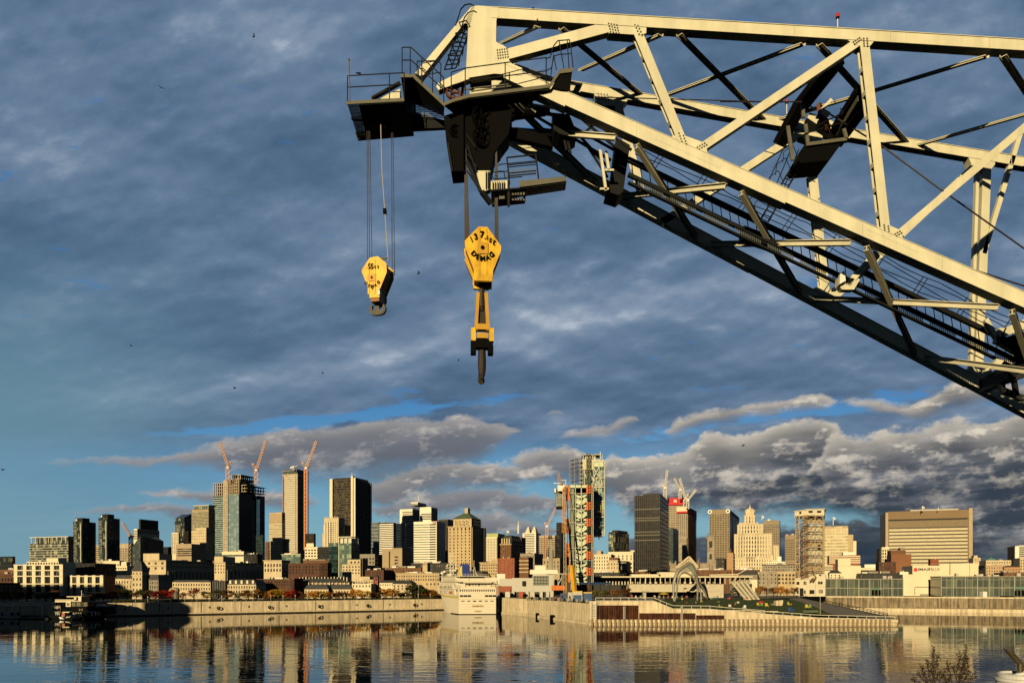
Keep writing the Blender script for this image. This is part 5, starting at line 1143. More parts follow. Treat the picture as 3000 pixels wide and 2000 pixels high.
# centre: cruciform tower, white slab, courthouse
B = Bld('cruciform_office_tower', 'white cross shaped office tower with dark strips, tallest behind the striped slab', 1171, 1208, 1229, 1490, 1300, WHITEW); B.bands(7, 1496, 1532, .45, GL, 'F', .1, .22, 1); B.fins('R', 9, .35, GREYC, 1484, 1600, .4)
B.bands(10, 1534, 1600, .5, GL, 'F', .1, .5, 1); fin(B)
B = Bld('cruciform_office_tower', 'right arm of the white cross shaped office tower', 1230, 1263, 1282, 1484, 1290, WHITEW); B.bands(4, 1502, 1522, .5, GL, 'F', .1, .1, 1); B.fins('R', 9, .35, GREYC, 1486, 1560, .4); fin(B)
B = Bld('roof_restaurant', 'small stepped box on the roof of the white cross shaped tower', 1204, 1224, 1249, 1470, 1320, WHITEW, zb=150); B.bands(2, 1473, 1481, .5, GL); fin(B)
antenna(1226, 1470, 1449, 1320, 'twin mast on the white cross shaped tower', .6)
B = Bld('striped_slab_tower', 'white slab tower with thin dark strips and a small red roof sign', 1212, 1280, 1304, 1526, 700, WHITEW, th=18); B.bands(16, 1532, 1648, .28, GL, 'F', .12, 0, .66); B.bands(16, 1532, 1648, .5, c_band, 'F', .12, .68, .95); B.bands(18, 1530, 1650, .55, GL, 'R', .2, name='window_band')
m = MB(); m.box(-B.a*.17, -B.a*.05, -.6, -.2, B.z(1533), B.z(1527)); sg = m.build('sign', paint('sign_red', (.55, .01, .03)), B.root, local=True); B.fins('F', 1, .5, CREAMW, 1526, 1660, .5, .94, 1.02); fin(B)
tx = text('m', (-B.a*.11, -.75, B.z(1530)), 2.4, B.root, WHT)
B = Bld('dark_slab_tower', 'black slab tower filling the gap left of the green roofed stone tower', 1285, 1312, 1328, 1520, 1000, DKW); B.fins('F', 8, .3, GREYC, 1520, 1524, .5); fin(B)
B = Bld('stone_tower', 'tall tan stone tower with green pyramid roof and lantern', 1313, 1381, 1417, 1540, 600, STONE2)
B.block(.17, .95, .1, .85, 1517, 1541, STONE2, 'upper_block'); B.cornice(1540, 2, STONE2, .5); B.pyramid(1517, 1496, COPPER, .6, .12, 'roof', .17, .95, .1, .85); B.block(.50, .64, .38, .56, 1483, 1500, STONE2, 'lantern')
B.win('F', 6, 12, 1553, 1664, .30, .45); B.win('F', 6, 1, 1543, 1553, .32, .8, GL); B.win('F', 4, 2, 1522, 1538, .25, .4, GL, .25, .88, 0.0); B.fins('R', 7, .3, STONE2, 1543, 1660, .5); B.win('R', 6, 12, 1545, 1660, .45, .5, GLL); B.win('R', 5, 2, 1520, 1538, .35, .5, GLL, .12, .85)
fin(B)
B = Bld('dark_office_tower', 'sliver of a black tower right of the green roofed stone tower', 1412, 1420, 1424, 1546, 700, DKW); fin(B)
B = Bld('office_tower', 'cream gridded tower with yellow green roof units right of the stone tower', 1420, 1456, 1482, 1572, 850, CREAMW); B.win('F', 8, 14, 1576, 1640, .5, .5); B.win('R', 5, 12, 1580, 1640, .45, .4, GLL); B.block(.1, 1, .1, .9, 1561, 1573, paint('yellow_green_roof', (.42, .46, .18)), 'roof_storey'); B.block(1, 1.02, 0, 1, 1573, 1660, DKW, 'dark_side'); fin(B)
antenna(1485, 1562, 1552, 850, 'white flag on the cream gridded tower', .4, True)
B = Bld('chateau_building', 'brown brick building with steep grey mansard roof', 1466, 1497, 1533, 1594, 560, BRBR); B.pyramid(1594, 1566, SLATE, .4, .62, 'roof'); B.win('F', 5, 5, 1597, 1632, .35, .5, GLL); B.win('R', 8, 5, 1597, 1632, .35, .5, GLL); B.cornice(1593, 2, STONE2, .5)
for i in range(4): B.block(.1+i*.23, .22+i*.23, -.005, .05, 1576, 1592, STONE2, 'dormer')
for i in range(5): B.block(.96, 1.0, .08+i*.19, .16+i*.19, 1576, 1592, SLATE, 'dormer')
fin(B)
antenna(1519, 1562, 1526, 900, 'thin lattice mast behind the mansard roofed building', .8); antenna(1517, 1562, 1536, 905, 'second thin mast behind the mansard roofed building', .6)
B = Bld('brick_building', 'brown brick block right of the mansard roofed building', 1510, 1528, 1540, 1573, 700, BRBR); fin(B)
B = Bld('apartment_building', 'low tan building with rows of paired windows left of the red brick block', 1406, 1458, 1466, 1646, 470, STONE2); B.win('F', 10, 4, 1650, 1684, .45, .5); B.cornice(1646, 1.5); B.roof_units(4, 5); B.block(.6, 1, 0, .6, 1636, 1646); fin(B)
B = Bld('red_brick_building', 'plain red brick block above the ferry terminal roof', 1460, 1507, 1533, 1634, 450, BRICK); B.win('F', 4, 6, 1638, 1684, .18, .28); B.win('R', 5, 6, 1638, 1684, .25, .4, GLL); B.roof_units(4, 6); fin(B)
B = Bld('brown_brick_building', 'brown brick building with striped bays left of the unfinished tall tower', 1522, 1548, 1562, 1631, 440, BRBR); B.bands(4, 1636, 1680, .3, STONE2, 'F', .15); B.roof_units(3, 6); fin(B)
B = Bld('stone_building', 'long tan stone block with arched windows behind the ship bow', 1160, 1287, 1296, 1678, 400, STONE2, th=6, depth=18); B.win('F', 18, 2, 1682, 1702, .45, .5, GLL); B.roof_units(9, 5); B.cornice(1677.5, 1.2); fin(B)
B = Bld('square_tower', 'plain tan square stair tower rising behind the long stone block', 1238, 1252, 1260, 1647, 430, STONE2); B.cornice(1647, 1.5, None, .3); B.win('F', 3, 1, 1650, 1655, .2, .8); fin(B)
B = Bld('dark_building', 'dark roofed building between the long stone block and the ship', 1288, 1320, 1328, 1676, 415, DKW, th=6, depth=18); B.win('F', 6, 2, 1682, 1700, .4, .5, GLL); B.roof_units(5, 6); fin(B)
B = Bld('stone_building', 'low tan stone house directly behind the ship bow trees', 1246, 1300, 1310, 1702, 378, STONE2, th=5, depth=12); B.win('F', 5, 1, 1706, 1714, .35, .7); fin(B)
# --- front row left of the ship
B = Bld('customs_house', 'long dark stone building with bright end wall and colonnade', 408, 486, 628, 1640, 500, STONE, th=17); B.cornice(1641, 2, STONE, .7); B.cornice(1656, 1.5, STONE, .5); B.block(.15, .75, .0, .25, 1620, 1641, STONE, 'attic'); B.win('F', 4, 1, 1645, 1653, .3, .7); B.win('F', 4, 1, 1659, 1668, .3, .7); B.fins('R', 12, .28, GREYC, 1672, 1712, .6); B.win('R', 16, 1, 1646, 1654, .35, .6, GLL)
B.roof_units(8, 6, v=(0, .8)); fin(B)
B = Bld('colonnaded_building', 'second long dark stone building with colonnade right of the bright end wall', 628, 660, 772, 1646, 490, STONE, th=17); B.cornice(1646, 2, STONE, .6); B.fins('R', 10, .3, GREYC, 1668, 1712, .6); B.win('R', 14, 1, 1650, 1658, .4, .6, GLL); B.block(0, .8, 0, .3, 1629, 1646, STONE, 'attic'); B.win('F', 4, 3, 1652, 1680, .3, .5); B.roof_units(8, 7, v=(.0, .9)); fin(B)
B = Bld('low_roof_building', 'pale glazed roof pavilion at the foot of the big glass tower', 650, 714, 732, 1614, 620, CREAMW); B.bands(1, 1622, 1630, .6, c_blue, 'F'); B.roof_units(5, 5); fin(B)
B = Bld('dark_building', 'dark gridded block at the right foot of the big glass tower', 716, 752, 770, 1622, 600, DKW); B.win('F', 6, 3, 1626, 1650, .2, .7, GLL); B.win('R', 6, 3, 1626, 1650, .2, .7, GLL); B.roof_units(4, 5); fin(B)
B = Bld('clock_tower_house', 'pale stone corner tower with a dark pointed spire on the left waterfront', 387, 416, 424, 1672, 398, STONE, th=10, depth=6); B.pyramid(1672, 1643, SLATE, .5, .3, 'spire'); B.block(.38, .62, .3, .7, 1634, 1645, DKW, 'finial'); B.win('F', 3, 1, 1676, 1682, .3, .8); B.win('F', 3, 3, 1688, 1735, .3, .5); B.cornice(1684, 1.5); fin(B)
B = Bld('mansard_house', 'pale stone house with small dormers left of the pointed spire', 338, 386, 392, 1694, 402, STONE, th=8, depth=10); B.pyramid(1694, 1684, SLATE, .3, .8, 'roof'); B.win('F', 6, 3, 1698, 1736, .3, .55); B.cornice(1710, 1); B.roof_units(3, 9); fin(B)
B = Bld('mansard_house', 'shaded grey house with mansard roof right of the pointed spire', 424, 464, 470, 1698, 400, GREYC, th=8, depth=10); B.pyramid(1698, 1682, SLATE, .3, .8, 'roof'); B.win('F', 6, 3, 1700, 1738, .35, .6, GLL); B.roof_units(3, 4); fin(B)
B = Bld('stone_terrace', 'pale stone waterfront terrace between the pointed spire and the dark columns', 505, 617, 622, 1704, 392, STONE, th=5, depth=12); B.pyramid(1704, 1698, SLATE, .3, .85, 'roof'); B.win('F', 15, 2, 1706, 1730, .35, .55); B.roof_units(3, 5); fin(B)
B = Bld('columned_building', 'dark waterfront building with thin pale columns', 622, 662, 667, 1700, 391, DKW, th=5, depth=12); B.fins('F', 6, .16, GREYC, 1702, 1750, .5); B.roof_units(2, 6); fin(B)
B = Bld('mansard_hotel', 'bright stone waterfront hotel with five round dormers in its slate roof', 667, 750, 756, 1711, 386, STONE, th=5, depth=13); B.pyramid(1711, 1697, SLATE, .3, .8, 'roof'); B.win('F', 11, 1, 1714, 1724, .4, .7); B.win('F', 11, 1, 1727, 1737, .4, .65); B.cornice(1725, 1, None, .3)
for i in range(5): B.block(.06+i*.2, .13+i*.2, -.01, .12, 1699, 1709, CREAMW, 'dormer')
fin(B)
B = Bld('brick_terrace', 'dark red brick terrace with flat roof above the autumn trees', 752, 862, 872, 1695, 400, DBRICK, th=5, depth=14); B.win('F', 14, 2, 1700, 1716, .4, .5); B.block(.93, 1.0, 0, 1, 1693, 1760, BRICK, 'end_wall'); B.roof_units(9, 5); fin(B)
for (lab, xl, xr, ye, yr) in (('left slate roofed townhouse row with pale chimneys', 892, 962, 1725, 1711), ('right slate roofed townhouse row with pale chimneys', 964, 1031, 1725, 1711)):
    B = Bld('townhouse_row', lab, xl, xr, xr+5, ye, 388, STONE, th=5, depth=13, group='slate roofed townhouse rows'); B.pyramid(ye, yr, SLATE, .3, .75, 'roof'); B.win('F', 8, 1, ye+2, ye+14, .35, .6)
    for i in range(7): B.block(.08+i*.13, .12+i*.13, .05, .12, yr+4, ye-2, SLATE, 'dormer')
    for i in range(6): B.block(.04+i*.175, .07+i*.175, .35, .5, yr-6, ye, CREAMW, 'chimney')
    fin(B)
B = Bld('townhouse_row', 'rear row of slate roofs with many white chimneys', 868, 1020, 1028, 1706, 408, STONE2, th=5, depth=16); B.pyramid(1706, 1694, SLATE, .3, .6, 'roof')
for i in range(16): B.block(.02+i*.061, .035+i*.061, .2, .6, 1690-(i % 3), 1706, CREAMW, 'chimney')
fin(B)
B = Bld('cream_house', 'small cream house with three dark windows between the tree groups', 1031, 1087, 1092, 1709, 386, CREAMW, th=5, depth=12); B.win('F', 6, 1, 1712, 1720, .35, .7); B.roof_units(5, 5); fin(B)
B = Bld('cream_house', 'rear cream house with boxy roof behind the small cream house', 1040, 1094, 1100, 1697, 410, STONE, th=5, depth=12); B.win('F', 7, 1, 1700, 1708, .35, .6); B.roof_units(5, 8); B.block(.3, .8, 0, .6, 1688, 1698); fin(B)
B = Bld('belfry', 'small brown brick belfry with pointed roof among the roofs', 1097, 1107, 1110, 1690, 395, BRICK, th=5, depth=3); B.pyramid(1690, 1681, SLATE, .3, .02, 'roof'); B.win('F', 1, 1, 1693, 1699, .5, .8); fin(B)
B = Bld('white_house', 'white house with dark roof right of the brick belfry', 1112, 1160, 1165, 1706, 392, CREAMW, th=5, depth=12); B.pyramid(1706, 1699, SLATE, .3, .7, 'roof'); B.win('F', 7, 1, 1709, 1716, .3, .7); B.roof_units(5, 7); fin(B)
B = Bld('white_house', 'pale stone house between dark trees left of the ship', 1150, 1207, 1212, 1709, 385, STONE, th=5, depth=12); B.pyramid(1709, 1699, SLATE, .3, .6, 'roof'); B.win('F', 5, 2, 1712, 1728, .3, .6); fin(B)
# infill of mid-distance dark blocks that close the gaps between rows
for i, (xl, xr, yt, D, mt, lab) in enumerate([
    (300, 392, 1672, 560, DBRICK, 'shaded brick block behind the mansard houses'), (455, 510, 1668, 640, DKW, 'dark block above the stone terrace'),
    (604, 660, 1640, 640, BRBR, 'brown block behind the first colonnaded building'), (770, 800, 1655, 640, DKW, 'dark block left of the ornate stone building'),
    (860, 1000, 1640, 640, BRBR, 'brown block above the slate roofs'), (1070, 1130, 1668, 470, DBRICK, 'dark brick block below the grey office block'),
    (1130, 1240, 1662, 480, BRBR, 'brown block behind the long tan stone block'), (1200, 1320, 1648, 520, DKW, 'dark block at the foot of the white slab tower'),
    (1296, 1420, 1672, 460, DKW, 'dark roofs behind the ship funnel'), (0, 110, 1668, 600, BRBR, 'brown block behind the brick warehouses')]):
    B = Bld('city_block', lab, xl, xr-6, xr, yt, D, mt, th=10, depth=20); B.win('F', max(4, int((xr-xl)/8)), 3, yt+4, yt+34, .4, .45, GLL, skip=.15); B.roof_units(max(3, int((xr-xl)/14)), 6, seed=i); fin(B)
# --- centre right
B = Bld('twin_peak_tower', 'pale office tower with two pointed roof peaks left of the orange concrete frame', 1531, 1570, 1584, 1560, 1100, WHITEW); B.bands(14, 1562, 1632, .45, GL, 'F', .1, .12, .9); B.bands(14, 1562, 1632, .45, GL, 'R', .3)
for u in (.16, .62): B.pyramid(1560, 1541, CREAMW, 0, .25, 'roof', u, u+.36, .05, .6)
fin(B)
B = Bld('tower_under_construction', 'orange lit concrete frame building with a mast hoist behind the ferry terminal', 1579, 1626, 1634, 1567, 1000, FRAME_CONC); B.win('F', 10, 12, 1573, 1640, .62, .6, DKW, name='bay'); B.win('R', 3, 12, 1573, 1640, .6, .6, DKW, name='bay'); B.fins('F', 1, .12, ORANGE, 1568, 1650, 2, .2, .5, 'hoist_mast'); fin(B)
tcrane('pale luffing crane rising from the orange concrete frame building', 1602, 1570, 1540, (1629, 1486), (1597, 1530), 990, PINKC, 3.2, fs=1.3)
B = Bld('dark_office_tower', 'dark slim office tower directly behind the unfinished lift tower', 1630, 1644, 1656, 1530, 950, c_black); B.bands(16, 1534, 1640, .3, c_band, 'F', .2); fin(B)
B = Bld('stone_building', 'grey stone block with small windows left of the unfinished lift tower', 1524, 1566, 1592, 1620, 520, GSTONE); B.win('F', 6, 5, 1624, 1680, .35, .45, GLL); B.win('R', 4, 5, 1624, 1680, .4, .4, GLL); B.roof_units(3, 5); fin(B)
B = Bld('office_building', 'tan block with narrow glazed bay beside the foot of the unfinished tower', 1590, 1640, 1656, 1634, 500, TANC); B.win('F', 5, 3, 1640, 1675, .3, .6, GLL); B.block(.4, .6, -.05, .1, 1610, 1680, GREYC, 'stair_shaft'); B.roof_units(3, 6); fin(B)
B = Bld('apartment_tower', 'dark gridded apartment tower right of the unfinished tower', 1783, 1802, 1843, 1558, 780, CT('grid_dark', (.015, .015, .013), (.35, .36, .27), (.02, .02, .018), 3.2, 6.4, 1.2, .5, .6, vary=.4), th=32); B.block(.1, 1, .2, .9, 1551, 1559, DKW, 'mechanical_box'); B.block(0, .9, -.01, .3, 1563, 1640, c_cond, 'pale_bay'); B.roof_units(3, 5); fin(B)
B = Bld('grand_stone_building', 'cream stone office building with many windows right of the unfinished tower', 1738, 1790, 1800, 1622, 480, CREAMW, th=12); B.win('F', 7, 4, 1628, 1668, .35, .6); B.cornice(1668, 2, None, .6); B.cornice(1622, 2); B.block(.2, .45, 0, .5, 1612, 1622, STONE2); fin(B)
B = Bld('grand_stone_building', 'tall cream stone block left of the black tower', 1782, 1855, 1864, 1615, 520, CREAMW, th=8, depth=20); B.win('F', 6, 2, 1624, 1640, .25, .7); B.win('F', 7, 4, 1645, 1690, .3, .5); B.cornice(1641, 1.5); B.block(.9, 1.05, 0, .4, 1611, 1616); fin(B)
B = Bld('stone_building', 'small stepped tan building before the tall cream block', 1780, 1812, 1822, 1640, 450, STONE, th=14); B.win('F', 4, 2, 1646, 1668, .3, .5); B.block(.1, .9, .1, .8, 1632, 1641, BRBR); B.roof_units(3, 4); fin(B)
B = Bld('office_building', 'grey block with pale balcony strips beside the small stepped building', 1818, 1838, 1848, 1643, 455, DKW, th=14); B.bands(4, 1645, 1668, .4, WHITEW, 'F', .3, name='balcony'); fin(B)
B = Bld('black_office_tower', 'tall black ribbed office tower in the middle of the right skyline', 1859, 1934, 1959, 1449, 600, c_black, th=19); B.fins('F', 13, .22, paint('bronze_rib', (.03, .023, .014), .5), 1449, 1672, .35)
for y in (1488, 1514, 1521, 1555, 1564, 1579): B.block(0, 1, -.012, .0, y, y+4, paint('pale_spandrel', (.07, .06, .04), .5), 'pale_storey')  # these storeys are a paler brown than the ribs
B.block(.3, .95, .1, .8, 1442, 1449, DKW, 'mechanical_crown'); B.roof_units(2, 3); fin(B)
# red construction pair
B = Bld('tower_under_construction', 'rear concrete tower with a wide red safety screen and square emblem', 1958, 2002, 2012, 1480, 930, FRAME_CONC); B.block(-.02, 1.02, -.05, 1.02, 1457, 1478, REDP, 'safety_screen'); B.win('F', 8, 13, 1482, 1550, .6, .55, DKW, name='bay'); B.block(.0, .6, -.02, .1, 1546, 1650, DKW, 'dark_panel')
m = MB(); m.box(-B.a*.62, -B.a*.44, -1.9, -1.6, B.z(1470), B.z(1463)); m.build('emblem', WHT, B.root, local=True); m = MB(); m.box(-B.a*.57, -B.a*.49, -2.1, -1.95, B.z(1468), B.z(1465)); m.build('emblem_square', REDP, B.root, local=True); fin(B)
B = Bld('tower_under_construction', 'front concrete tower with white screen and red edge netting', 1984, 2014, 2039, 1500, 900, FRAME_CONC, th=24); B.block(-.02, 1.02, -.05, 1.0, 1484, 1498, CREAMW, 'white_screen'); B.block(-.02, 1.04, -.06, 1.02, 1497, 1502, REDP, 'red_edge'); B.block(1.01, 1.04, .55, 1.04, 1484, 1512, REDP, 'red_netting'); B.block(1.005, 1.02, 0, .55, 1484, 1498, DKW, 'dark_screen')
B.win('F', 5, 20, 1505, 1572, .66, .55, DKW, name='bay'); B.bands(20, 1506, 1640, .45, paint('amber_concrete', (.42, .28, .14)), 'R', .9, name='floor_edge'); B.block(-.05, 1.0, -.08, .02, 1574, 1645, GSTONE, 'scaffold_sheeting'); B.bands(9, 1576, 1640, .3, DKW, 'F', 2.0, name='scaffold_deck'); fin(B)
tcrane('tall white crane left behind the red safety screen', 1948, 1460, 1428, (1955, 1377), (1941, 1419), 920, WHC, 3, fs=1.4)
tcrane('white crane leaning left above the red safety screen', 1992, 1460, 1434, (1975, 1400), (1998, 1425), 915, WHC, 2.6, fs=1.2)
tcrane('white crane leaning left over the white screen', 2007, 1490, 1462, (1991, 1401), (2014, 1448), 905, WHC, 3.2, fs=1.4)
tcrane('short white crane leaning right over the red netting', 2014, 1490, 1464, (2039, 1434), (2009, 1456), 895, WHC, 2.8, fs=1.4)
B = Bld('dark_office_tower', 'dark lower block between the black ribbed tower and the concrete towers', 1957, 1972, 1988, 1545, 800, c_dkgreen); B.win('R', 5, 10, 1556, 1640, .5, .3, GLL); fin(B)
# church
B = Bld('stone_church', 'grey stone church with steep west gable and battlemented ends', 1981, 2046, 2052, 1664, 550, GSTONE, th=6, depth=40, body=False)
m = MB(); a = B.a; z0 = B.z(1664)
m.prism([(-a, 0, 0), (0, 0, 0), (0, 0, B.z(1660)), (-a*.42, 0, B.z(1631)), (-a, 0, B.z(1662))], (0, 40, 0)); m.build('nave', GSTONE, B.root, local=True)
m = MB()
for k in (1, -1): m.beam((-a*.42, -.4, B.z(1629.5)), (-a if k < 0 else 0, -.4, B.z(1661)), .8, 1.3)
m.beam((-a*.42, -.3, B.z(1639)), (-a*.9, -.3, B.z(1662)), .5, .7); m.beam((-a*.42, -.3, B.z(1639)), (-a*.06, -.3, B.z(1662)), .5, .7); m.build('gable_coping', STONE, B.root, local=True)
B.block(-.28, 0, 0, .3, 1651, 1700, GSTONE, 'side_tower'); B.block(1.02, 1.45, 0, .3, 1650, 1700, GSTONE, 'side_tower')
for i in range(5): B.block(-.28+i*.06, -.25+i*.06, 0, .02, 1648, 1651, GSTONE, 'battlement')
for i in range(7): B.block(1.02+i*.065, 1.05+i*.065, 0, .02, 1647, 1650, GSTONE, 'battlement')
for u, y in ((-.27, 1640), (-.03, 1640), (1.0, 1636)): m = MB(); m.lathe((-a*(1-u), .5, B.z(1655)), [(.9, 0), (.8, 2), (.06, (1655-y)/FL*550)], 6); m.build('pinnacle', GSTONE, B.root, local=True)
B.block(1.0, 1.06, -.02, .05, 1634, 1700, BRBR, 'chimney'); fin(B)
B = Bld('church_bell_tower', 'narrow grey stone church tower with gothic openings and pinnacles', 2072, 2092, 2098, 1572, 540, GSTONE, th=14); B.win('F', 1, 1, 1583, 1604, .45, .9, DKW, name='gothic_opening'); B.win('F', 1, 1, 1621, 1638, .35, .9, DKW, name='gothic_opening'); B.win('R', 1, 2, 1583, 1638, .4, .7, DKW, name='gothic_opening'); B.cornice(1610, 2, None, .4); B.cornice(1576, 1.5, None, .4); B.cornice(1644, 2, None, .4)
for u, v in ((.0, 0), (.96, 0), (.0, .9), (.96, .9), (.48, 0)): m = MB(); m.lathe((-B.a*(1-u), B.b*v+.3, B.z(1574)), [(.7, 0), (.6, 1.2), (.05, 3.4 if u != .48 else 2)], 6); m.build('pinnacle', GSTONE, B.root, local=True)
m = MB()
for i in range(5): m.box(-B.a-1+i*1.9, -B.a-.5+i*1.9, -2.2, -1.6, 0, B.z(1650-2*(i % 2)))
m.build('buttress', GREYC, B.root, local=True); fin(B)
B = Bld('dark_building', 'dark four storey block right of the church tower', 2098, 2122, 2131, 1634, 520, DKW); B.win('F', 3, 4, 1640, 1668, .4, .5, GLL); fin(B)
B = Bld('brick_building', 'orange brick building with fire escapes right of the dark block', 2131, 2148, 2174, 1618, 530, paint('orange_brick', (.42, .24, .12))); B.win('R', 5, 5, 1622, 1668, .5, .4, GLL); B.block(.2, .6, .2, .4, 1607, 1620, BRBR, 'water_tank'); fin(B)
# banded concrete towers
for lab, xl, xc, xr, y0, D in (('large banded concrete tower with round emblems at its top corners', 2078, 2138, 2166, 1491, 900), ('banded concrete tower right of the stepped art deco tower', 2238, 2284, 2304, 1523, 900), ('lowest banded concrete tower beside the conveyor tower', 2300, 2334, 2342, 1566, 880)):
    B = Bld('banded_tower', lab, xl, xc, xr, y0, D, paint('banded_tower_concrete', (.30, .235, .15), .8, var=.1, scale=.08), th=22); n = int((1640-y0-12)/5.1)
    B.win('F', 8 if D > 890 else 6, n, y0+12, 1640, .68, .42, GL); B.win('R', 5, n, y0+12, 1640, .72, .5, GL, .25, 1); B.win('R', 1, n, y0+12, 1640, .8, .5, GL, 0, .2); B.roof_units(4, 5)
    if y0 == 1491:
        for x in (-B.a*.97, -B.a*.09):
            m = MB(); m.disc((x, -.3, B.z(1496.5)), (0, 1, 0), 2.6, .5, 16); m.build('emblem', WHT, B.root, local=True); m = MB(); m.disc((x, -.7, B.z(1496.5)), (0, 1, 0), 1.2, .5, 12); m.build('emblem_centre', DKW, B.root, local=True)
    fin(B)
antenna(2232, 1523, 1509, 900, 'white flag on the banded tower right of the art deco tower', .5, True)
# art deco stepped tower
B = Bld('art_deco_tower', 'stepped yellow stone art deco tower with a rounded crown', 2146, 2262, 2267, 1630, 700, STONE, th=8, depth=42)
steps = [(.04, .98, .0, 1, 1562), (.10, .78, .05, 1, 1532), (.16, .70, .08, .9, 1528), (.29, .60, .1, .8, 1506), (.33, .56, .15, .7, 1496), (.38, .52, .2, .6, 1488)]
steps = [(.02, 1.28, .0, 1, 1630), (.04, 1.0, .02, 1, 1561), (.12, .78, .03, 1, 1533), (.16, .66, .02, .9, 1528), (.30, .58, .0, .8, 1506), (.335, .545, .1, .7, 1496)]
for u0, u1, v0, v1, y in steps[1:]: B.block(u0, u1, v0, v1, y, 1642, STONE, 'setback')
m = MB(); m.lathe((-B.a*.56, 10, B.z(1497)), [(5, 0), (5, 2.2), (3.6, 3.6), (1.2, 4.4), (.3, 6.5)], 12); m.build('crown_lantern', CREAMW, B.root, local=True)
for (u0, u1, y0, y1, n, pr) in ((.0, 1.0, 1634, 1690, 16, .6), (.04, .98, 1566, 1630, 14, .7), (.13, .76, 1536, 1562, 9, .9), (.31, .57, 1509, 1533, 4, 1.2)): B.fins('F', n, .34, CREAMW, y0, y1, pr, u0, u1)
B.win('F', 15, 3, 1636, 1668, .36, .5, GL, 0, 1, -.0); B.win('F', 13, 5, 1568, 1630, .42, .55, GL, .04, .98, 0); B.win('F', 8, 2, 1537, 1560, .4, .6, GL, .13, .76, .6); B.win('F', 3, 2, 1510, 1530, .36, .7, GL, .31, .57, .1)
for u in (.0, .32, .66, 1.0): B.block(u-.015, u+.015, -.03, 0, 1626, 1690, CREAMW, 'pier')
fin(B)
antenna(2197, 1486, 1476, 700, 'thin spire mast on the art deco crown', .25)
B = Bld('office_building', 'right low wing of the art deco tower', 2264, 2282, 2302, 1596, 690, STONE, th=20); B.win('F', 3, 7, 1600, 1640, .4, .55); B.win('R', 4, 7, 1600, 1640, .4, .55); B.fins('F', 3, .3, CREAMW, 1598, 1690, .5, .1, 1); fin(B)
B = Bld('white_roof_house', 'white stepped rooftop building in front of the art deco tower', 2246, 2300, 2312, 1644, 500, WHITEW, th=10, depth=14); B.win('F', 9, 1, 1646, 1651, .5, .5); B.block(.55, .8, 0, .5, 1629, 1645, WHITEW); B.roof_units(4, 5); fin(B)
B = Bld('stone_warehouse', 'grey stone warehouse with a row of square windows behind the slanted white ramp', 2220, 2278, 2284, 1673, 400, GSTONE, th=6, depth=16); B.win('F', 5, 3, 1677, 1712, .32, .42, GLL); fin(B)
B = Bld('stone_warehouse', 'long stone warehouse with dark cornice left of the conveyor tower', 2234, 2345, 2350, 1652, 440, GSTONE, th=6, depth=20); B.cornice(1652, 2, DKW, .5); B.win('F', 15, 2, 1656, 1672, .6, .45, GLL); B.roof_units(4, 4); fin(B)
B = Bld('stone_warehouse', 'grey stone building with wide window bays beside the conveyor tower base', 2278, 2340, 2346, 1674, 404, STONE2, th=6, depth=16); B.win('F', 6, 3, 1678, 1712, .62, .6, GLL); fin(B)
B = Bld('white_house', 'low white building with grey roof left of the stone warehouse', 2168, 2219, 2224, 1682, 395, GREYC, th=5, depth=12); B.pyramid(1682, 1673, SLATE, .4, .8, 'roof'); B.win('F', 5, 1, 1688, 1696, .3, .7, GLL); B.block(.0, 1, -.02, .05, 1697, 1720, CREAMW, 'lower_wall'); fin(B)
B = Bld('brick_building', 'dark brick roofs with a pale dome beside the art deco tower foot', 2150, 2226, 2232, 1668, 450, DBRICK, th=6, depth=16); B.roof_units(7, 8); m = MB(); m.lathe((-B.a*.55, 3, B.z(1668)), [(1.8, 0), (1.7, .8), (1, 1.6), (.2, 1.9)], 10); m.build('dome', WHT, B.root, local=True); fin(B)
# right of conveyor tower
B = Bld('gold_lit_office', 'gold lit gridded office slab right of the conveyor tower', 2408, 2485, 2488, 1540, 800, c_gold, th=6, depth=30); B.fins('F', 9, .10, CREAMW, 1542, 1660, .6); B.block(0, 1, -.01, .0, 1546, 1563, STONE, 'blank_top'); B.fins('F', 22, .12, CREAMW, 1538, 1541, .3, name='parapet_post'); B.block(1.0, 1.2, .1, 1, 1565, 1660, STONE2, 'wing'); B.block(1.2, 1.33, .2, 1, 1583, 1660, CREAMW, 'wing'); fin(B)
antenna(2441, 1538, 1513, 800, 'white flag on the gold lit office slab', .5, True)
B = Bld('brick_apartments', 'banded brick apartment block with cream corner right of the conveyor tower', 2430, 2519, 2530, 1625, 520, BRICK, th=8, depth=20); B.bands(4, 1626, 1650, .5, CREAMW, 'F', .3); B.win('F', 10, 2, 1627, 1639, .4, .6); B.block(.45, .85, 0, .5, 1616, 1626, WHITEW); B.roof_units(4, 4); fin(B)
B = Bld('blank_wall_building', 'plain cream blank walled building before the brick apartments', 2455, 2522, 2532, 1656, 470, CREAMW, th=8, depth=20); B.block(.0, .55, .0, 1, 1636, 1657, CREAMW); B.roof_units(4, 5); fin(B)
B = Bld('cream_house', 'small gabled cream house beside the conveyor tower base', 2430, 2465, 2472, 1678, 430, CREAMW, th=8, depth=12); B.pyramid(1678, 1670, SLATE, .3, .5, 'roof'); B.win('F', 3, 2, 1681, 1694, .3, .5); fin(B)
B = Bld('cream_house', 'cream building with strip windows right of the conveyor lattice', 2415, 2440, 2446, 1655, 440, CREAMW, th=8, depth=12); B.bands(3, 1657, 1672, .45, GL, 'F', .1); B.roof_units(2, 4); fin(B)
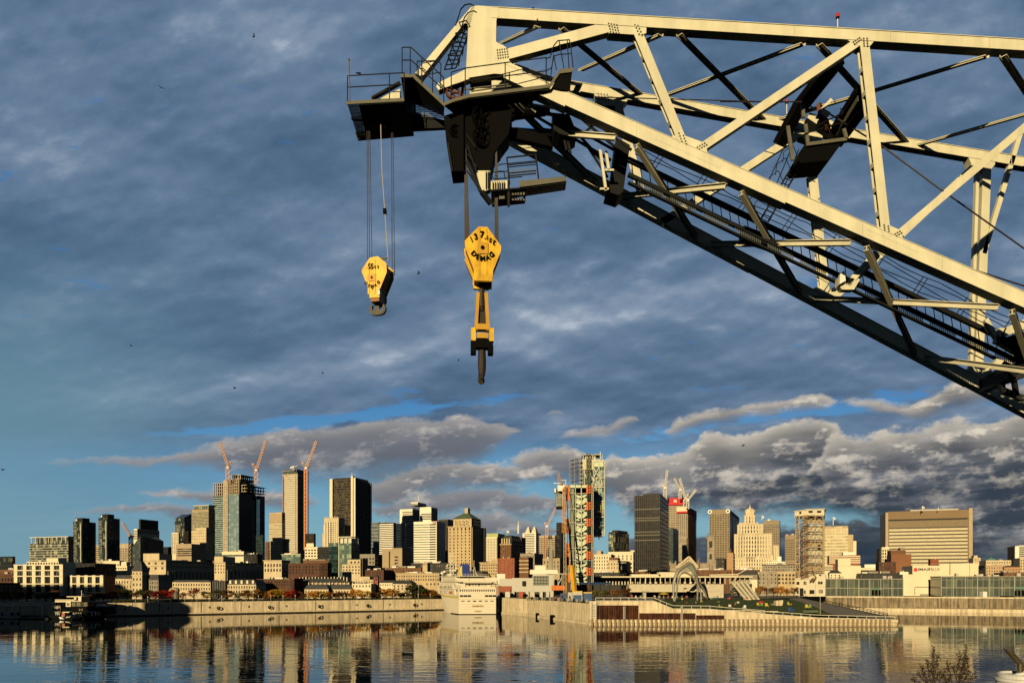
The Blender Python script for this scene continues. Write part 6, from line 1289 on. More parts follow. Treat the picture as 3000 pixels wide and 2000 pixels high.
B = Bld('warehouse', 'low pale roofed warehouse with dark front in the right middle distance', 2520, 2585, 2590, 1662, 520, CREAMW, th=6, depth=14); B.block(.0, 1.0, -.02, 0, 1669, 1700, DKW, 'dark_front'); B.block(.2, .8, 0, .5, 1652, 1663, WHITEW); B.roof_units(3, 5); fin(B)
# broad brown tower
BROWN = paint('brown_precast', (.235, .165, .095), .8, var=.08, scale=.05); 
B = Bld('brown_office_tower', 'broad brown office slab with bright window bands and solid top', 2602, 2838, 2850, 1490, 760, BROWN, th=-5, depth=40, body=False)
m = MB(); m.box(-B.a, 0, 0, 40, 0, B.z(1494)); m.build('wall', BROWN, B.root, local=True)
PALES = paint('pale_panel', (.60, .52, .34), .6); B.block(-.035, .0, -.02, 1, 1494, 1680, paint('edge_stone', (.42, .33, .21)), 'end_pier'); B.block(1.0, 1.045, -.02, 1, 1488, 1680, paint('edge_stone', (.42, .33, .21)), 'end_pier')  # pale cream bands, slightly darker stone at both ends
B.block(.0, 1.0, -.03, .0, 1492, 1516, BROWN, 'solid_top'); B.block(.005, .995, -.012, -.002, 1521, 1541, paint('louvre_brown', (.20, .15, .09)), 'louvre_storey'); B.fins('F', 44, .25, paint('louvre_fin', (.30, .23, .14)), 1522, 1540, .9, .01, .99, 'louvre')
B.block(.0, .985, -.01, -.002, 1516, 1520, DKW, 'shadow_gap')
B.block(.008, .987, -.004, -.001, 1541, 1672, paint('dark_strip_glass', (.05, .035, .02), .4), 'glazing')
for i in range(12): y = 1545+i*10.4; B.block(.01, .985, -.02, -.002, y, y+6.3, PALES, 'window_band')
B.block(.3, .9, .2, .6, 1486, 1494, UNITM, 'roof_unit'); fin(B)
antenna(2702, 1494, 1481, 760, 'white flag on the brown office slab', .4, True); antenna(2749, 1494, 1485, 760, 'short white mast on the brown office slab', .5)
B = Bld('tan_apartments', 'dark sided building with pale stacked bays left of the brown brick block', 2577, 2606, 2612, 1605, 540, DKW, th=10, depth=14); B.block(.2, .95, -.05, 0, 1602, 1645, CREAMW, 'pale_bay'); B.win('F', 3, 4, 1607, 1644, .55, .7, GLL, .2, .95, .8); B.roof_units(3, 6); fin(B)
B = Bld('brown_brick_block', 'plain brown brick block in front of the broad brown tower', 2611, 2670, 2676, 1622, 500, paint('plain_brown_brick', (.24, .11, .055), .9, var=.12, scale=.1), th=6, depth=20); B.block(.0, .75, .1, .9, 1610, 1623, BRBR); B.block(.5, .75, .2, .7, 1602, 1612, GREYC, 'stair_box'); fin(B)
B = Bld('city_block', 'dark street block between the pale bays and the cinema wall', 2575, 2625, 2640, 1645, 470, DBRICK, th=8, depth=16); B.win('F', 6, 4, 1648, 1690, .35, .5, GLL, skip=.2); fin(B)
# white cinema block
B = Bld('cinema_block', 'big blank cream cinema block carrying a red round emblem and dark lettering', 2645, 2870, 2874, 1682, 408, CREAMW, th=-4, depth=34, body=False)
m = MB(); a = B.a; f = lambda x: -a+(x-2645)/225*a
m.prism([(f(2645), 0, 0), (f(2756), 0, 0), (f(2756), 0, B.z(1655)), (f(2674), 0, B.z(1655)), (f(2674), 0, B.z(1681)), (f(2645), 0, B.z(1681))], (0, 34, 0)); m.build('wall', CREAMW, B.root, local=True)
m = MB(); m.prism([(f(2756.5), 2.5, 0), (f(2870), 2.5, 0), (f(2870), 2.5, B.z(1650)), (f(2840), 2.5, B.z(1648)), (f(2756.5), 2.5, B.z(1651))], (0, 30, 0)); m.build('wall', CREAMW, B.root, local=True)
m = MB(); m.box(f(2682), f(2752), -.6, .05, B.z(1718)-.3, B.z(1717.5)); m.box(f(2680), f(2681.5), -.5, .05, B.z(1743), B.z(1721)); m.box(f(2696), f(2730), -.5, .05, B.z(1744), B.z(1740)); m.build('trim', GREYC, B.root, local=True)
m = MB(); m.box(f(2786), f(2789), 2.1, 2.55, B.z(1682), B.z(1649)); m.box(f(2844), f(2845), 2.2, 2.55, B.z(1690), B.z(1649)); m.build('joint', TANC, B.root, local=True)
m = MB(); m.disc((f(2683), -.15, B.z(1667)), (0, 1, 0), 1.08, .2, 20); m.build('emblem', paint('emblem_red', (.62, .02, .02), .4), B.root, local=True)
m = MB(); c = Vector((f(2683), -.32, B.z(1667)))
for i in range(9):
    a0 = R(-150+i*32); r0 = .2+.05*i; a1 = R(-150+(i+1)*32); r1 = .2+.05*(i+1); m.tube(c+Vector((r0*math.cos(a0), 0, r0*math.sin(a0))), c+Vector((r1*math.cos(a1), 0, r1*math.sin(a1))), .07, 5)
m.build('emblem_swirl', paint('emblem_dark', (.12, .01, .01)), B.root, local=True)
m = MB(); m.box(f(2691), f(2691.6), -.2, .02, B.z(1672.5), B.z(1661)); m.build('divider', GREYC, B.root, local=True)
INK = paint('sign_ink', (.03, .025, .02), .5)
t1 = text('IMAX', (f(2708.5), -.12, B.z(1666.5)), 1.95, B.root, INK, name='lettering', bold=.03); t1.scale = (1.32, 1, 1)
t2 = text('TELUS', (f(2738), -.12, B.z(1666)), 2.15, B.root, INK, name='lettering', bold=.004); t2.scale = (.93, 1.0, 1)
for v_ in t1.data.vertices: v_.co.x *= 1.0
B.roof_units(0); fin(B)
B = Bld('brick_building', 'small brick roof house peeping over the cinema block', 2726, 2750, 2754, 1637, 520, BRICK, th=5, depth=8); B.win('F', 5, 1, 1641, 1647, .4, .6, GLL); B.roof_units(2, 4); fin(B)
B = Bld('white_house', 'low white roof plant left of the cinema block', 2636, 2674, 2678, 1674, 430, WHITEW, th=5, depth=8); B.roof_units(4, 5); fin(B)
# long glass building
def glassb(label, xl, xr, D0, D1, ytl, ybl):
    A = Vector((X(xl, D0), D0, 7.62)); Bp = Vector((X(xr, D1), D1, 7.62)); L = (Bp-A).length; ang = math.atan2(Bp.y-A.y, Bp.x-A.x)
    r = empty('glass_hall', A, ang, label, 'building', 'long glass halls on the right quay'); zt = Z(ytl, D0)-7.62
    m = MB(); m.box(0, L, 0, 22, 0, zt); m.build('glass_wall', c_scene, r, local=True)
    m = MB(); m.box(-.2, L+.2, -.5, 22.2, zt, zt+.55); m.build('roof_edge', GREYC, r, local=True)
    n = int(L/5.2)
    for i in range(n+1): m = MB(); m.box(i*L/n-.16, i*L/n+.16, -.5, 0, 0, zt); m.build('mullion', paint('mullion_grey', (.36, .36, .28)), r, local=True)
    m = MB(); m.box(0, L, -.3, 0, zt*.46, zt*.46+.35); m.build('floor_edge', GREYC, r, local=True)
    for i in range(max(1, n//7)):
        x = L*(i+.6)/max(1, n//7)
        for k in range(3): m = MB(); m.box(x+k*1.7, x+k*1.7+1, -.55, -.1, .6, 3.4); m.build('door', BLK, r, local=True)
        m = MB(); m.box(x-.6, x+5.2, -.45, -.05, zt*.40, zt*.52); m.build('green_panel', paint('green_panel', (.12, .22, .16), .3), r, local=True)
    m = MB(); rnd = random.Random(int(xl))
    for i in range(int(L/7)): x = rnd.uniform(0, L-3); m = MB(); m.box(x, x+rnd.uniform(.8, 3), 2, 5, zt+.6, zt+.6+rnd.uniform(.4, 1.6)); m.build('roof_unit', UNITM, r, local=True)
    return r
glassb('glass hall with green entrance left of the cinema block', 2419, 2645, 398, 391, 1697, 1744)
glassb('long glass hall running right from the cinema block', 2757, 3120, 388, 372, 1690, 1744)
m = MB(); m.box(X(2880, 380), X(2892, 380), 380, 383, 7.6, 10.4); tag(m.build('kiosk', WHT), 'small white kiosk before the long glass hall', 'kiosk')
# far right skyline
B = Bld('cream_house', 'small cream house right behind the broad brown tower', 2851, 2873, 2877, 1633, 620, STONE, th=5, depth=14); B.win('F', 5, 2, 1636, 1644, .4, .5); B.block(.1, .6, 0, .6, 1626, 1634); fin(B)
B = Bld('stone_building', 'cream stone building with green roof cupola at the right', 2889, 2962, 2968, 1640, 520, STONE, th=4, depth=18); B.win('F', 10, 1, 1643, 1650, .4, .6); B.bands(2, 1642, 1652, .2, CREAMW, 'F', .3); m = MB(); m.lathe((-B.a*.72, 5, B.z(1640)), [(3.2, 0), (2.8, .8), (1, 1.6), (.2, 2.2)], 8); m.build('cupola', paint('cupola_green', (.13, .30, .22)), B.root, local=True); B.roof_units(3, 4); fin(B)
B = Bld('stone_building', 'peach stone hotel with small windows at the right edge', 2888, 2940, 2944, 1655, 460, paint('peach_stone', (.50, .36, .22), .85), th=4, depth=18); B.win('F', 7, 3, 1658, 1686, .35, .45, GLL); B.cornice(1655, 1.2); B.roof_units(3, 3); fin(B)
B = Bld('brick_building', 'orange gabled brick building next to the peach hotel', 2942, 2990, 2996, 1660, 455, paint('orange_brick', (.42, .24, .12)), th=4, depth=14); B.pyramid(1660, 1655, BRBR, .2, .2, 'roof'); B.win('F', 6, 3, 1664, 1688, .35, .4, GLL); fin(B)
B = Bld('apartment_tower', 'white framed apartment tower at the right edge', 2975, 3060, 3070, 1598, 560, DKW, th=4, depth=20); B.block(-.02, .12, -.03, .1, 1596, 1642, WHITEW, 'end_wall'); B.bands(7, 1600, 1640, .35, WHITEW, 'F', .5, name='balcony'); B.block(-.02, 1, -.03, 1, 1596, 1599, WHITEW, 'roof_slab'); fin(B)
B = Bld('stone_building', 'cream stone block under the white framed apartment tower', 2988, 3050, 3060, 1633, 500, STONE, th=4, depth=14); B.win('F', 8, 4, 1636, 1670, .4, .5); fin(B)
B = Bld('dark_office_tower', 'thin dark tower sliver behind the warehouse roofs', 2573, 2580, 2584, 1613, 700, DKW, th=5, depth=14); B.fins('F', 1, .3, WHITEW, 1616, 1680, .5); fin(B)
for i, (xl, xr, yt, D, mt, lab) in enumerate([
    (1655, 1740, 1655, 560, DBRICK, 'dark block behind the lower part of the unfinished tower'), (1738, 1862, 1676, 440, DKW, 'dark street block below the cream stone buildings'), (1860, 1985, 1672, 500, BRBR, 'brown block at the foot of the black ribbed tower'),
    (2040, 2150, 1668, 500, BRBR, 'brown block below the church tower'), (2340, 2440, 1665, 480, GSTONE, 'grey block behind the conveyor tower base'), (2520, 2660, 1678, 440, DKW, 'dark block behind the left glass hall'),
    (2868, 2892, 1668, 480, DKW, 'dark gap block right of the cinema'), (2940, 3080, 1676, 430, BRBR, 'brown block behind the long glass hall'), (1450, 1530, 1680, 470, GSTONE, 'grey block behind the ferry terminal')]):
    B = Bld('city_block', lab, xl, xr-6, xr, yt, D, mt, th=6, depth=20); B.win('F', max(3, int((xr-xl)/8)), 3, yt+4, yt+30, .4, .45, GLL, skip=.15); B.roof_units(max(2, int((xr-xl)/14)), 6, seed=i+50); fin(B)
# ================================================================ cruise ship
SHIPW = paint('ship_white', (.72, .65, .50), .5, var=.05, scale=.2); SHIPS = paint('ship_window', (.025, .022, .02), .2)
def axis_pt(c, f, w_, z): return Vector((c[0]-.36*f+.965*w_, c[1]+.93*f+.08*w_, z))   # f metres forward, w metres to starboard
SC = (X(1344, 350), 350)
ship = empty('cruise_ship', (SC[0], SC[1], 0), 0, 'white cruise ship moored stern on at the pier with a blue funnel', 'cruise ship')
def S(f, w_, z): return axis_pt(SC, f, w_, z)
W_ = 18.2
m = MB(); st = [0, 5, 12, 20, 28, 37, 45]; hw = [(0, W_, 0, W_), (-.2, W_+.2, 0, W_), (-.6, W_+.6, .0, W_), (-1.0, W_+1, .2, W_-.2), (-.9, W_+.9, 1.2, W_-1.2), (1.5, W_-1.5, 4.5, W_-4.5), (8.2, W_-8.2, 8.8, W_-8.8)]
zt = [9.2, 9.2, 9.3, 9.5, 9.9, 10.5, 11.2]; vs = []
for f, (a, b_, c, e), z in zip(st, hw, zt):
    vs += [S(f, c, -1), S(f, a*.5+c*.5, 3.5), S(f, a, z), S(f, b_, z), S(f, b_*.5+e*.5, 3.5), S(f, e, -1)]
fs = []
for i in range(len(st)-1):
    for k in range(5): fs.append((i*6+k, i*6+k+1, (i+1)*6+k+1, (i+1)*6+k))
fs += [(0, 1, 2, 3, 4, 5), tuple(range(36, 42))]
m.add(vs, fs); m.build('hull', SHIPW, ship)
m = MB()
for i in range(len(st)-2):
    a0, a1 = hw[i][0], hw[i+1][0]; m.hexa([S(st[i], a0-.1, zt[i]-1.5), S(st[i+1], a1-.1, zt[i+1]-1.5), S(st[i+1], a1+.05, zt[i+1]-1.5), S(st[i], a0+.05, zt[i]-1.5)], [S(st[i], a0-.1, zt[i]-.7), S(st[i+1], a1-.1, zt[i+1]-.7), S(st[i+1], a1+.05, zt[i+1]-.7), S(st[i], a0+.05, zt[i]-.7)])
m.build('sheer_stripe', paint('stripe_yellow', (.55, .40, .08), .5), ship)
m = MB()
for i in range(len(st)-1):
    a0, a1 = hw[i][2], hw[i+1][2]; m.hexa([S(st[i], a0-.12, -.5), S(st[i+1], a1-.12, -.5), S(st[i+1], a1, -.5), S(st[i], a0, -.5)], [S(st[i], a0-.12, .35), S(st[i+1], a1-.12, .35), S(st[i+1], a1, .35), S(st[i], a0, .35)])
m.hexa([S(-.1, 0, -.5), S(-.1, W_, -.5), S(0, W_, -.5), S(0, 0, -.5)], [S(-.1, 0, .3), S(-.1, W_, .3), S(0, W_, .3), S(0, 0, .3)]); m.build('boot_topping', BLK, ship)
def sbox(f0, f1, w0, w1, z0, z1, mats, name, taper=0):
    m = MB(); m.hexa([S(f0, w0, z0), S(f0, w1, z0), S(f1, w1, z0), S(f1, w0, z0)], [S(f0, w0+taper, z1), S(f0, w1-taper, z1), S(f1, w1-taper, z1), S(f1, w0+taper, z1)]); return m.build(name, mats, ship)
sbox(0, 33, 0, W_, 9.2, 12.7, SHIPW, 'deck_house'); sbox(.6, 34, 0.1, W_-.1, 12.7, 13.0, SHIPW, 'deck_edge'); sbox(6, 34, .4, W_-.4, 13.0, 15.4, SHIPW, 'deck_house'); sbox(3, 34, -.2, W_+.2, 15.4, 15.65, SHIPW, 'deck_edge')
sbox(10, 35, 1.2, W_-1.2, 15.65, 18.0, SHIPW, 'deck_house'); sbox(7, 42, .8, W_-.8, 18.0, 18.25, SHIPW, 'deck_edge'); sbox(30, 34, 3.4, W_-4, 18.25, 19.6, SHIPW, 'deck_house')
sbox(4.5, 34, -.8, .1, 9.3, 11.3, SHIPW, 'balcony_row'); sbox(8, 35, -.6, .1, 12.0, 13.9, SHIPW, 'balcony_row')
for i in range(19): sbox(-.08, .02, .6+i*.92, 1.05+i*.92, 10.9, 11.9, SHIPS, 'window')
for k in (0, 1):
    for i in range(3): sbox(-.08, .02, .5+k*12.3+i*1.9, 2.2+k*12.3+i*1.9, 8.35, 9.2, SHIPS, 'window')
for i in range(6): sbox(-.08, .02, 1.2+i*2.85, 2.8+i*2.85, 6.1, 6.6, SHIPS if i in (2, 3) else paint('mooring_port', (.16, .13, .09)), 'mooring_port')
sbox(-.04, .02, 0, W_, 7.05, 7.15, TANC, 'rubbing_strake')
for z in (1.2, 2.4, 3.6, 4.8): sbox(-.03, .02, .2, W_-.2, z, z+.06, TANC, 'plate_seam')
for i in range(2): sbox(2, 4, -.1, .02, 8.3+i*2.6, 9.2+i*2.6, SHIPS, 'window')
for i in range(8): sbox(6+i*3.1, 7.2+i*3.1, -.9, -.7, 9.8, 11.0, SHIPS if i % 2 else TANC, 'window')
for i in range(9): sbox(9+i*2.6, 10+i*2.6, -.7, -.55, 12.4, 13.3, SHIPS if i % 3 else TANC, 'window')
for i in range(9): sbox(10.9, 11.05, 4+i*1.3, 4.7+i*1.3, 16.3, 17.3, SHIPS if i % 2 else TANC, 'window')
for i in range(7): sbox(5.9, 6.02, 5+i*1.6, 6.0+i*1.6, 13.5, 14.7, SHIPS if i % 3 == 1 else TANC, 'window')
m = MB()
for w0 in (10, 11.5): pass
f0 = S(18, 8.2, 18.2); 
FB = paint('funnel_blue', (.008, .03, .22), .4)
m = MB(); m.hexa([S(17, 6.9, 18.2), S(17, 11.2, 18.2), S(23, 11.2, 18.2), S(23, 6.9, 18.2)], [S(17.8, 7.2, 24.2), S(17.8, 10.8, 24.2), S(22, 10.8, 24.2), S(22, 7.2, 24.2)]); m.build('funnel', FB, ship)
m = MB(); m.hexa([S(16.8, 5.4, 18.2), S(16.8, 6.8, 18.2), S(22, 6.8, 18.2), S(22, 5.4, 18.2)], [S(18, 6.3, 22.6), S(18, 7.1, 23.4), S(21, 7.1, 23.4), S(21, 6.3, 22.6)]); m.build('funnel_wing', paint('funnel_yellow', (.6, .5, .16), .5), ship)
m = MB()
for i in range(4): c = S(20, 7.6+i*.9, 24); m.tube(c, c+Vector((0, 0, 1.1)), .22, 6)
m.build('exhaust_pipe', BLK, ship)
m = MB(); b_ = S(26, 4.2, 18); t_ = b_+Vector((0, 0, 12)); lattice(m, b_, t_, 1.6, 1.6, .28); 
for z, L in ((4.5, 3.2), (6.2, 2.4), (8, 1.6), (9.4, 1.0)): m.beam(b_+Vector((-L, 0, z)), b_+Vector((L, 0, z)), .3, .3)
for dx, z in ((-2.2, 4.9), (2.2, 4.9), (0, 6.6)): m.lathe(b_+Vector((dx, -.6, z)), [(.3, 0), (.6, .4), (.5, .9), (.1, 1.1)], 8)
m.build('radar_mast', SHIPW, ship)
m = MB(); c = S(30, .4, 15.6); m.tube(c, c+Vector((0, 0, 3.6)), .18, 6); m.lathe(c+Vector((0, 0, 3.4)), [(.5, 0), (.95, .6), (.9, 1.2), (.3, 1.7)], 10); c = S(24, 3.2, 18.2); m.lathe(c, [(.5, 0), (.9, .6), (.8, 1.1), (.2, 1.6)], 10); m.build('radome', WHT, ship)
m = MB(); m.tube(S(-.2, .2, 11), S(-.2, .2, 22.5), .1, 5); m.tube(S(14, 11.8, 18), S(16, 12.6, 26), .12, 5); m.tube(S(14, 13.2, 18), S(16, 12.6, 24), .12, 5); m.tube(S(14, 14, 18), S(16, 12.8, 22), .1, 5); m.build('mast', SHIPW, ship)
def srail(pts, h_=1.0):
    m = MB(); 
    for a, b2 in zip(pts, pts[1:]):
        for f in (1, .5): m.tube(a+Vector((0, 0, h_*f)), b2+Vector((0, 0, h_*f)), .045, 4)
        n = max(1, int((b2-a).length/1.4))
        for i in range(n+1): p = a.lerp(b2, i/n); m.tube(p, p+Vector((0, 0, h_)), .045, 4)
    m.build('railing', SHIPW, ship)
srail([S(30, 0, 12.95), S(.8, .2, 12.95), S(.8, W_-.2, 12.95), S(20, W_-.2, 12.95)]); srail([S(30, .1, 15.65), S(3.2, .1, 15.65), S(3.2, W_-.1, 15.65)]); srail([S(30, 1, 18.25), S(7.2, 1, 18.25), S(7.2, W_-1, 18.25)])
sbox(2.6, 3.2, 3, W_-1, 14.9, 15.3, SHIPW, 'awning_edge'); sbox(8, 12, 15.5, 21.5, 14.2, 17.6, SHIPW, 'lifeboat_gallery'); sbox(3, 14, W_+.2, W_+2.8, 14.6, 14.9, SHIPW, 'bridge_wing')
for i in range(3):
    c = S(8+i*7, -.7, 10.2); m = MB(); m.tube(c, c+Vector((-1.8, 4.6, 0)), .75, 8, 0, .5); m.build('lifeboat', [paint('lifeboat_orange', (.5, .2, .06)), SHIPW, SHIPW][i], ship)
angs = math.atan2(.08, .965)
for s_, z, sz in (('HAMBURG', 3.9, 1.15), ('NASSAU', 1.5, .85)): 
    c = S(-.12, 9.4, z); t_ = text(s_, c-Vector((SC[0], SC[1], 0)), sz, ship, paint('ship_lettering', (.30, .16, .05)), (R(90), 0, angs))
m = MB(); m.tube(S(.3, W_, 7.6), P(1463, 1756, 362), .07, 4); tag(m.build('mooring_rope', WHT), 'pale mooring rope from the ship stern to the pier', 'rope')
# ================================================================ ferry terminal right of the ship
ft = empty('ferry_terminal', P(1540, 1740, 375), 0, 'white boxy ferry terminal with a large glazed front left of the unfinished tower', 'terminal building')
PANEL = paint('terminal_panel', (.52, .50, .43), .5, var=.05)
def pbox(x0, x1, y0, y1, D, dep, mats, name, par, dx=0):
    m = MB(); m.box(X(x0, D), X(x1, D), D, D+dep, Z(y1, D), Z(y0, D)); return m.build(name, mats, par)
pbox(1500, 1561, 1692, 1733, 372, 14, PANEL, 'wall', ft); pbox(1463, 1500, 1694, 1716, 384, 14, PANEL, 'wall', ft); pbox(1455, 1480, 1680, 1716, 392, 8, WHITEW, 'wall', ft); pbox(1561, 1620, 1680, 1733, 370, 14, PANEL, 'wall', ft)
pbox(1562, 1606, 1685, 1713, 369.6, .6, paint('terminal_glass', (.10, .12, .10), .15), 'glazing', ft)
for i in range(6): pbox(1562+i*8.6, 1562.8+i*8.6, 1685, 1713, 369.2, .5, CONDW, 'mullion', ft)
for i in range(4): pbox(1562, 1606, 1685+i*9, 1686+i*9, 369.3, .4, CONDW, 'transom', ft)
pbox(1553, 1634, 1668, 1681, 374, 10, WHITEW, 'upper_storey', ft); pbox(1567, 1598, 1655, 1669, 376, 8, WHITEW, 'roof_box', ft); pbox(1530, 1541, 1701, 1716, 371.6, .5, SHIPS, 'window', ft)
pbox(1616, 1655, 1714, 1728, 369, 5, paint('orange_wrap', (.62, .17, .04), .6), 'orange_wrap', ft); pbox(1600, 1690, 1679, 1681, 369, 5, CONDW, 'steel_beam', ft)
for x in (1622, 1634, 1646, 1658, 1672): pbox(x, x+1.4, 1681, 1729, 369.4, .4, CONDW, 'column', ft)
m = MB(); m.beam(P(1634, 1714, 369.3), P(1646, 1690, 369.3), .3, .3); m.build('brace', CONDW, ft)
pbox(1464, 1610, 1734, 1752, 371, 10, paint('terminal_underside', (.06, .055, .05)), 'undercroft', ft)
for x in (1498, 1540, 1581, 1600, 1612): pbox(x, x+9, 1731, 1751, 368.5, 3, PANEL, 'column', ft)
for i, (x0, x1, c_, lab) in enumerate(((1520, 1532, (.42, .08, .03), 'orange red site container under the ferry terminal'), (1552, 1566, (.55, .5, .4), 'pale cabin under the ferry terminal'), (1480, 1494, (.6, .55, .45), 'white cabin under the left end of the ferry terminal'))):
    m = MB(); m.box(X(x0, 362), X(x1, 362), 362, 366, 7.8, 10.6); tag(m.build('site_cabin', paint('cabin_%d' % i, c_)), lab, 'cabin')
# ================================================================ unfinished lift tower
UT = 330
tw = empty('viewing_tower', P(1700, 1745, UT), 0, 'tall unfinished steel viewing tower with zigzag stairs and orange screens', 'tower')
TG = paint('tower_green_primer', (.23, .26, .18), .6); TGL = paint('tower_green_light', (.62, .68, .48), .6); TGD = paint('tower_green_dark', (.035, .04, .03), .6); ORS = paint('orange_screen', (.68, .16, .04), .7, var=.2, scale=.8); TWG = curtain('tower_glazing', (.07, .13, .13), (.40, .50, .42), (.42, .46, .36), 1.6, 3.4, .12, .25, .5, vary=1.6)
STL = paint('tower_pale_steel', (.60, .60, .48), .5)
def tb(x0, x1, y0, y1, D, dep, mats, name, par=None): return pbox(x0, x1, y0, y1, D, dep, mats, name, par or tw)
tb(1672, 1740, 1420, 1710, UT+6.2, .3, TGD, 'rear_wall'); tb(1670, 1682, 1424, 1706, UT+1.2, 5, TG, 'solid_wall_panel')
for x, w_ in ((1669, 1.6), (1685, 1.5), (1702, 2.2), (1733, 1.4), (1737, 1.5), (1662, 1.2)): tb(x, x+w_, 1420, 1706, UT, .5, STL, 'column')
tb(1668, 1738, 1420, 1428, UT, 6, TGL, 'top_beam')
for i in range(13):
    y = 1446+i*20.2
    if y > 1698: break
    odd = i % 2
    m = MB()
    q = [(1684, y), (1684, y+4), (1690, y+10), (1702, y+13), (1714, y+9), (1720, y+3), (1720, y-2), (1712, y+3), (1702, y+6), (1692, y+4)] if not odd else [(1684, y-1), (1688, y+7), (1697, y+12), (1706, y+12), (1720, y+2), (1720, y-2)]
    m.prism([P(x, yy, UT+.8) for x, yy in q], BACK*1.6); m.build('stair_flight', TGL, tw)
    m = MB(); m.prism([P(x, yy, UT+.9) for x, yy in [(1686, y+14), (1694, y+12), (1700, y+18), (1686, y+18)]], BACK*1.2); m.prism([P(x, yy, UT+.9) for x, yy in [(1708, y+18), (1711, y+12), (1718, y+12), (1721, y+18)]], BACK*1.2); m.build('landing_plate', TGL, tw)
    if not odd: tb(1684, 1721, y+17, y+24, UT+1.2, 4, TG, 'floor_panel')
for i in range(7):
    y = 1421+i*48
    if y < 1700: tb(1718, 1735, y, min(1705, y+25), UT-.3, 1.2, ORS, 'orange_screen')
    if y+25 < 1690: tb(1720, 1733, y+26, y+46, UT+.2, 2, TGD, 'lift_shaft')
    m = MB()
    for k in range(6):
        yy = y+k*8
        if yy < 1700: a = P(1724, yy, UT-.5); b_ = P(1731, yy, UT-.5); m.beam(a, b_, .2, .25); m.beam(a, P(1724, yy+8, UT-.5), .2, .2); m.beam(b_, P(1731, yy+8, UT-.5), .2, .2)
    m.build('shaft_ladder', DGREY, tw)
    if i % 2 == 0 and i < 5: tb(1659, 1668, y+2, y+45, UT-.2, 1.0, ORS, 'orange_screen')
tb(1659, 1667, 1590, 1618, UT-.2, 1, ORS, 'orange_screen'); tb(1659, 1667, 1630, 1655, UT-.2, 1, ORS, 'orange_screen'); tb(1658, 1668, 1680, 1704, UT-.2, 1, ORS, 'orange_screen'); tb(1660, 1667, 1656, 1679, UT-.1, 1, TG, 'green_screen')
for y in (1444, 1490, 1530, 1567, 1604, 1640, 1680): tb(1662, 1737, y, y+1.4, UT-.1, .4, STL, 'tie_beam')
m = MB(); lattice(m, P(1655, 1740, UT-1.5), P(1655, 1424, UT-1.5), 1.0, 2.2, .16); m.build('scaffold_mast', paint('mast_yellow', (.55, .42, .2)), tw)
m = MB(); lattice(m, P(1650, 1560, UT-2), P(1652, 1428, UT-2), 1.0, 2.0, .17); m.build('hoist_mast', paint('hoist_orange', (.62, .26, .03), .5), tw)
# cantilevered cabin at left
tb(1630, 1648, 1438, 1482, UT+2, 6, TWG, 'cabin_glazing'); tb(1626, 1650, 1432, 1438, UT+1, 8, DGREY, 'cabin_roof'); tb(1632, 1650, 1482, 1487, UT+1.5, 7, DGREY, 'cabin_floor'); tb(1624, 1629, 1430, 1442, UT+.5, 1, WHT, 'cabin_prow')
for i in range(5): tb(1630.5+i*4, 1631.5+i*4, 1438, 1482, UT+1.5, .4, STL, 'cabin_mullion')
# rear tall shaft with hanging glass part
tb(1706, 1770, 1352, 1566, UT+14, 9, TWG, 'rear_glass'); 
for x in (1701, 1707, 1739, 1755, 1770, 1712): tb(x, x+1.7, 1348, 1567 if x > 1735 else 1425, UT+13.2, .6, STL, 'column')
tb(1706, 1740, 1352, 1375, UT+13, .7, paint('cladding_cream', (.60, .56, .36)), 'cladding_panel'); tb(1740, 1768, 1352, 1367, UT+13.3, .5, TGL, 'cladding_panel'); tb(1706, 1769, 1345, 1352, UT+13, 9, STL, 'ring_beam'); tb(1708, 1764, 1330, 1332, UT+13, 9, STL, 'ring_beam')
for x in (1708, 1763, 1735): tb(x, x+1.8, 1330, 1346, UT+13, .5, STL, 'column')
tb(1714, 1745, 1336, 1345, UT+14, 5, paint('cladding_cream', (.60, .56, .36)), 'roof_plant')
m = MB()
for a, b_ in (((1710, 1380), (1724, 1412)), ((1726, 1376), (1740, 1412)), ((1756, 1366), (1738, 1400)), ((1740, 1372), (1756, 1400)), ((1732, 1420), (1755, 1395)), ((1742, 1404), (1764, 1424)), ((1742, 1424), (1754, 1442)), ((1757, 1390), (1765, 1420)), ((1738, 1400), (1748, 1426)), ((1741, 1545), (1752, 1562)), ((1755, 1545), (1767, 1564))):
    m.beam(P(*a, UT+13), P(*b_, UT+13), .3, .42)
m.build('cross_brace', STL, tw)
for y0, y1, mt_ in ((1398, 1400, STL), (1425, 1427.5, STL), (1466, 1469, STL), (1470, 1492, paint('pale_glazing', (.42, .44, .22), .4)), (1493, 1504, paint('pale_glazing2', (.36, .33, .2), .4)), (1504, 1512, paint('hoarding_brown', (.24, .13, .08))), (1512, 1515, STL), (1538, 1540, STL), (1565, 1570, paint('soffit_blue', (.35, .42, .42), .4))):
    tb(1740, 1770, y0, y1, UT+13.1, 8 if y1-y0 < 6 else .5, mt_, 'spandrel')
tb(1747, 1751, 1548, 1562, UT+13, .5, TGL, 'panel'); tb(1754, 1756, 1570, 1580, UT+14, .5, STL, 'hanger')
sc_e = empty('scaffold', P(1680, 1424, UT+14), 0, 'dense dark scaffolding wrapped round the left side of the unfinished tower top', 'scaffold')
m = MB()
for i in range(8):
    x = 1668+i*5
    m.tube(P(x, 1420, UT+12+(i % 3)*3), P(x, 1345-i*2 if i > 1 else 1345, UT+12+(i % 3)*3), .10, 4)
m.build('standard', paint('scaffold_tube', (.3, .28, .24)), sc_e)
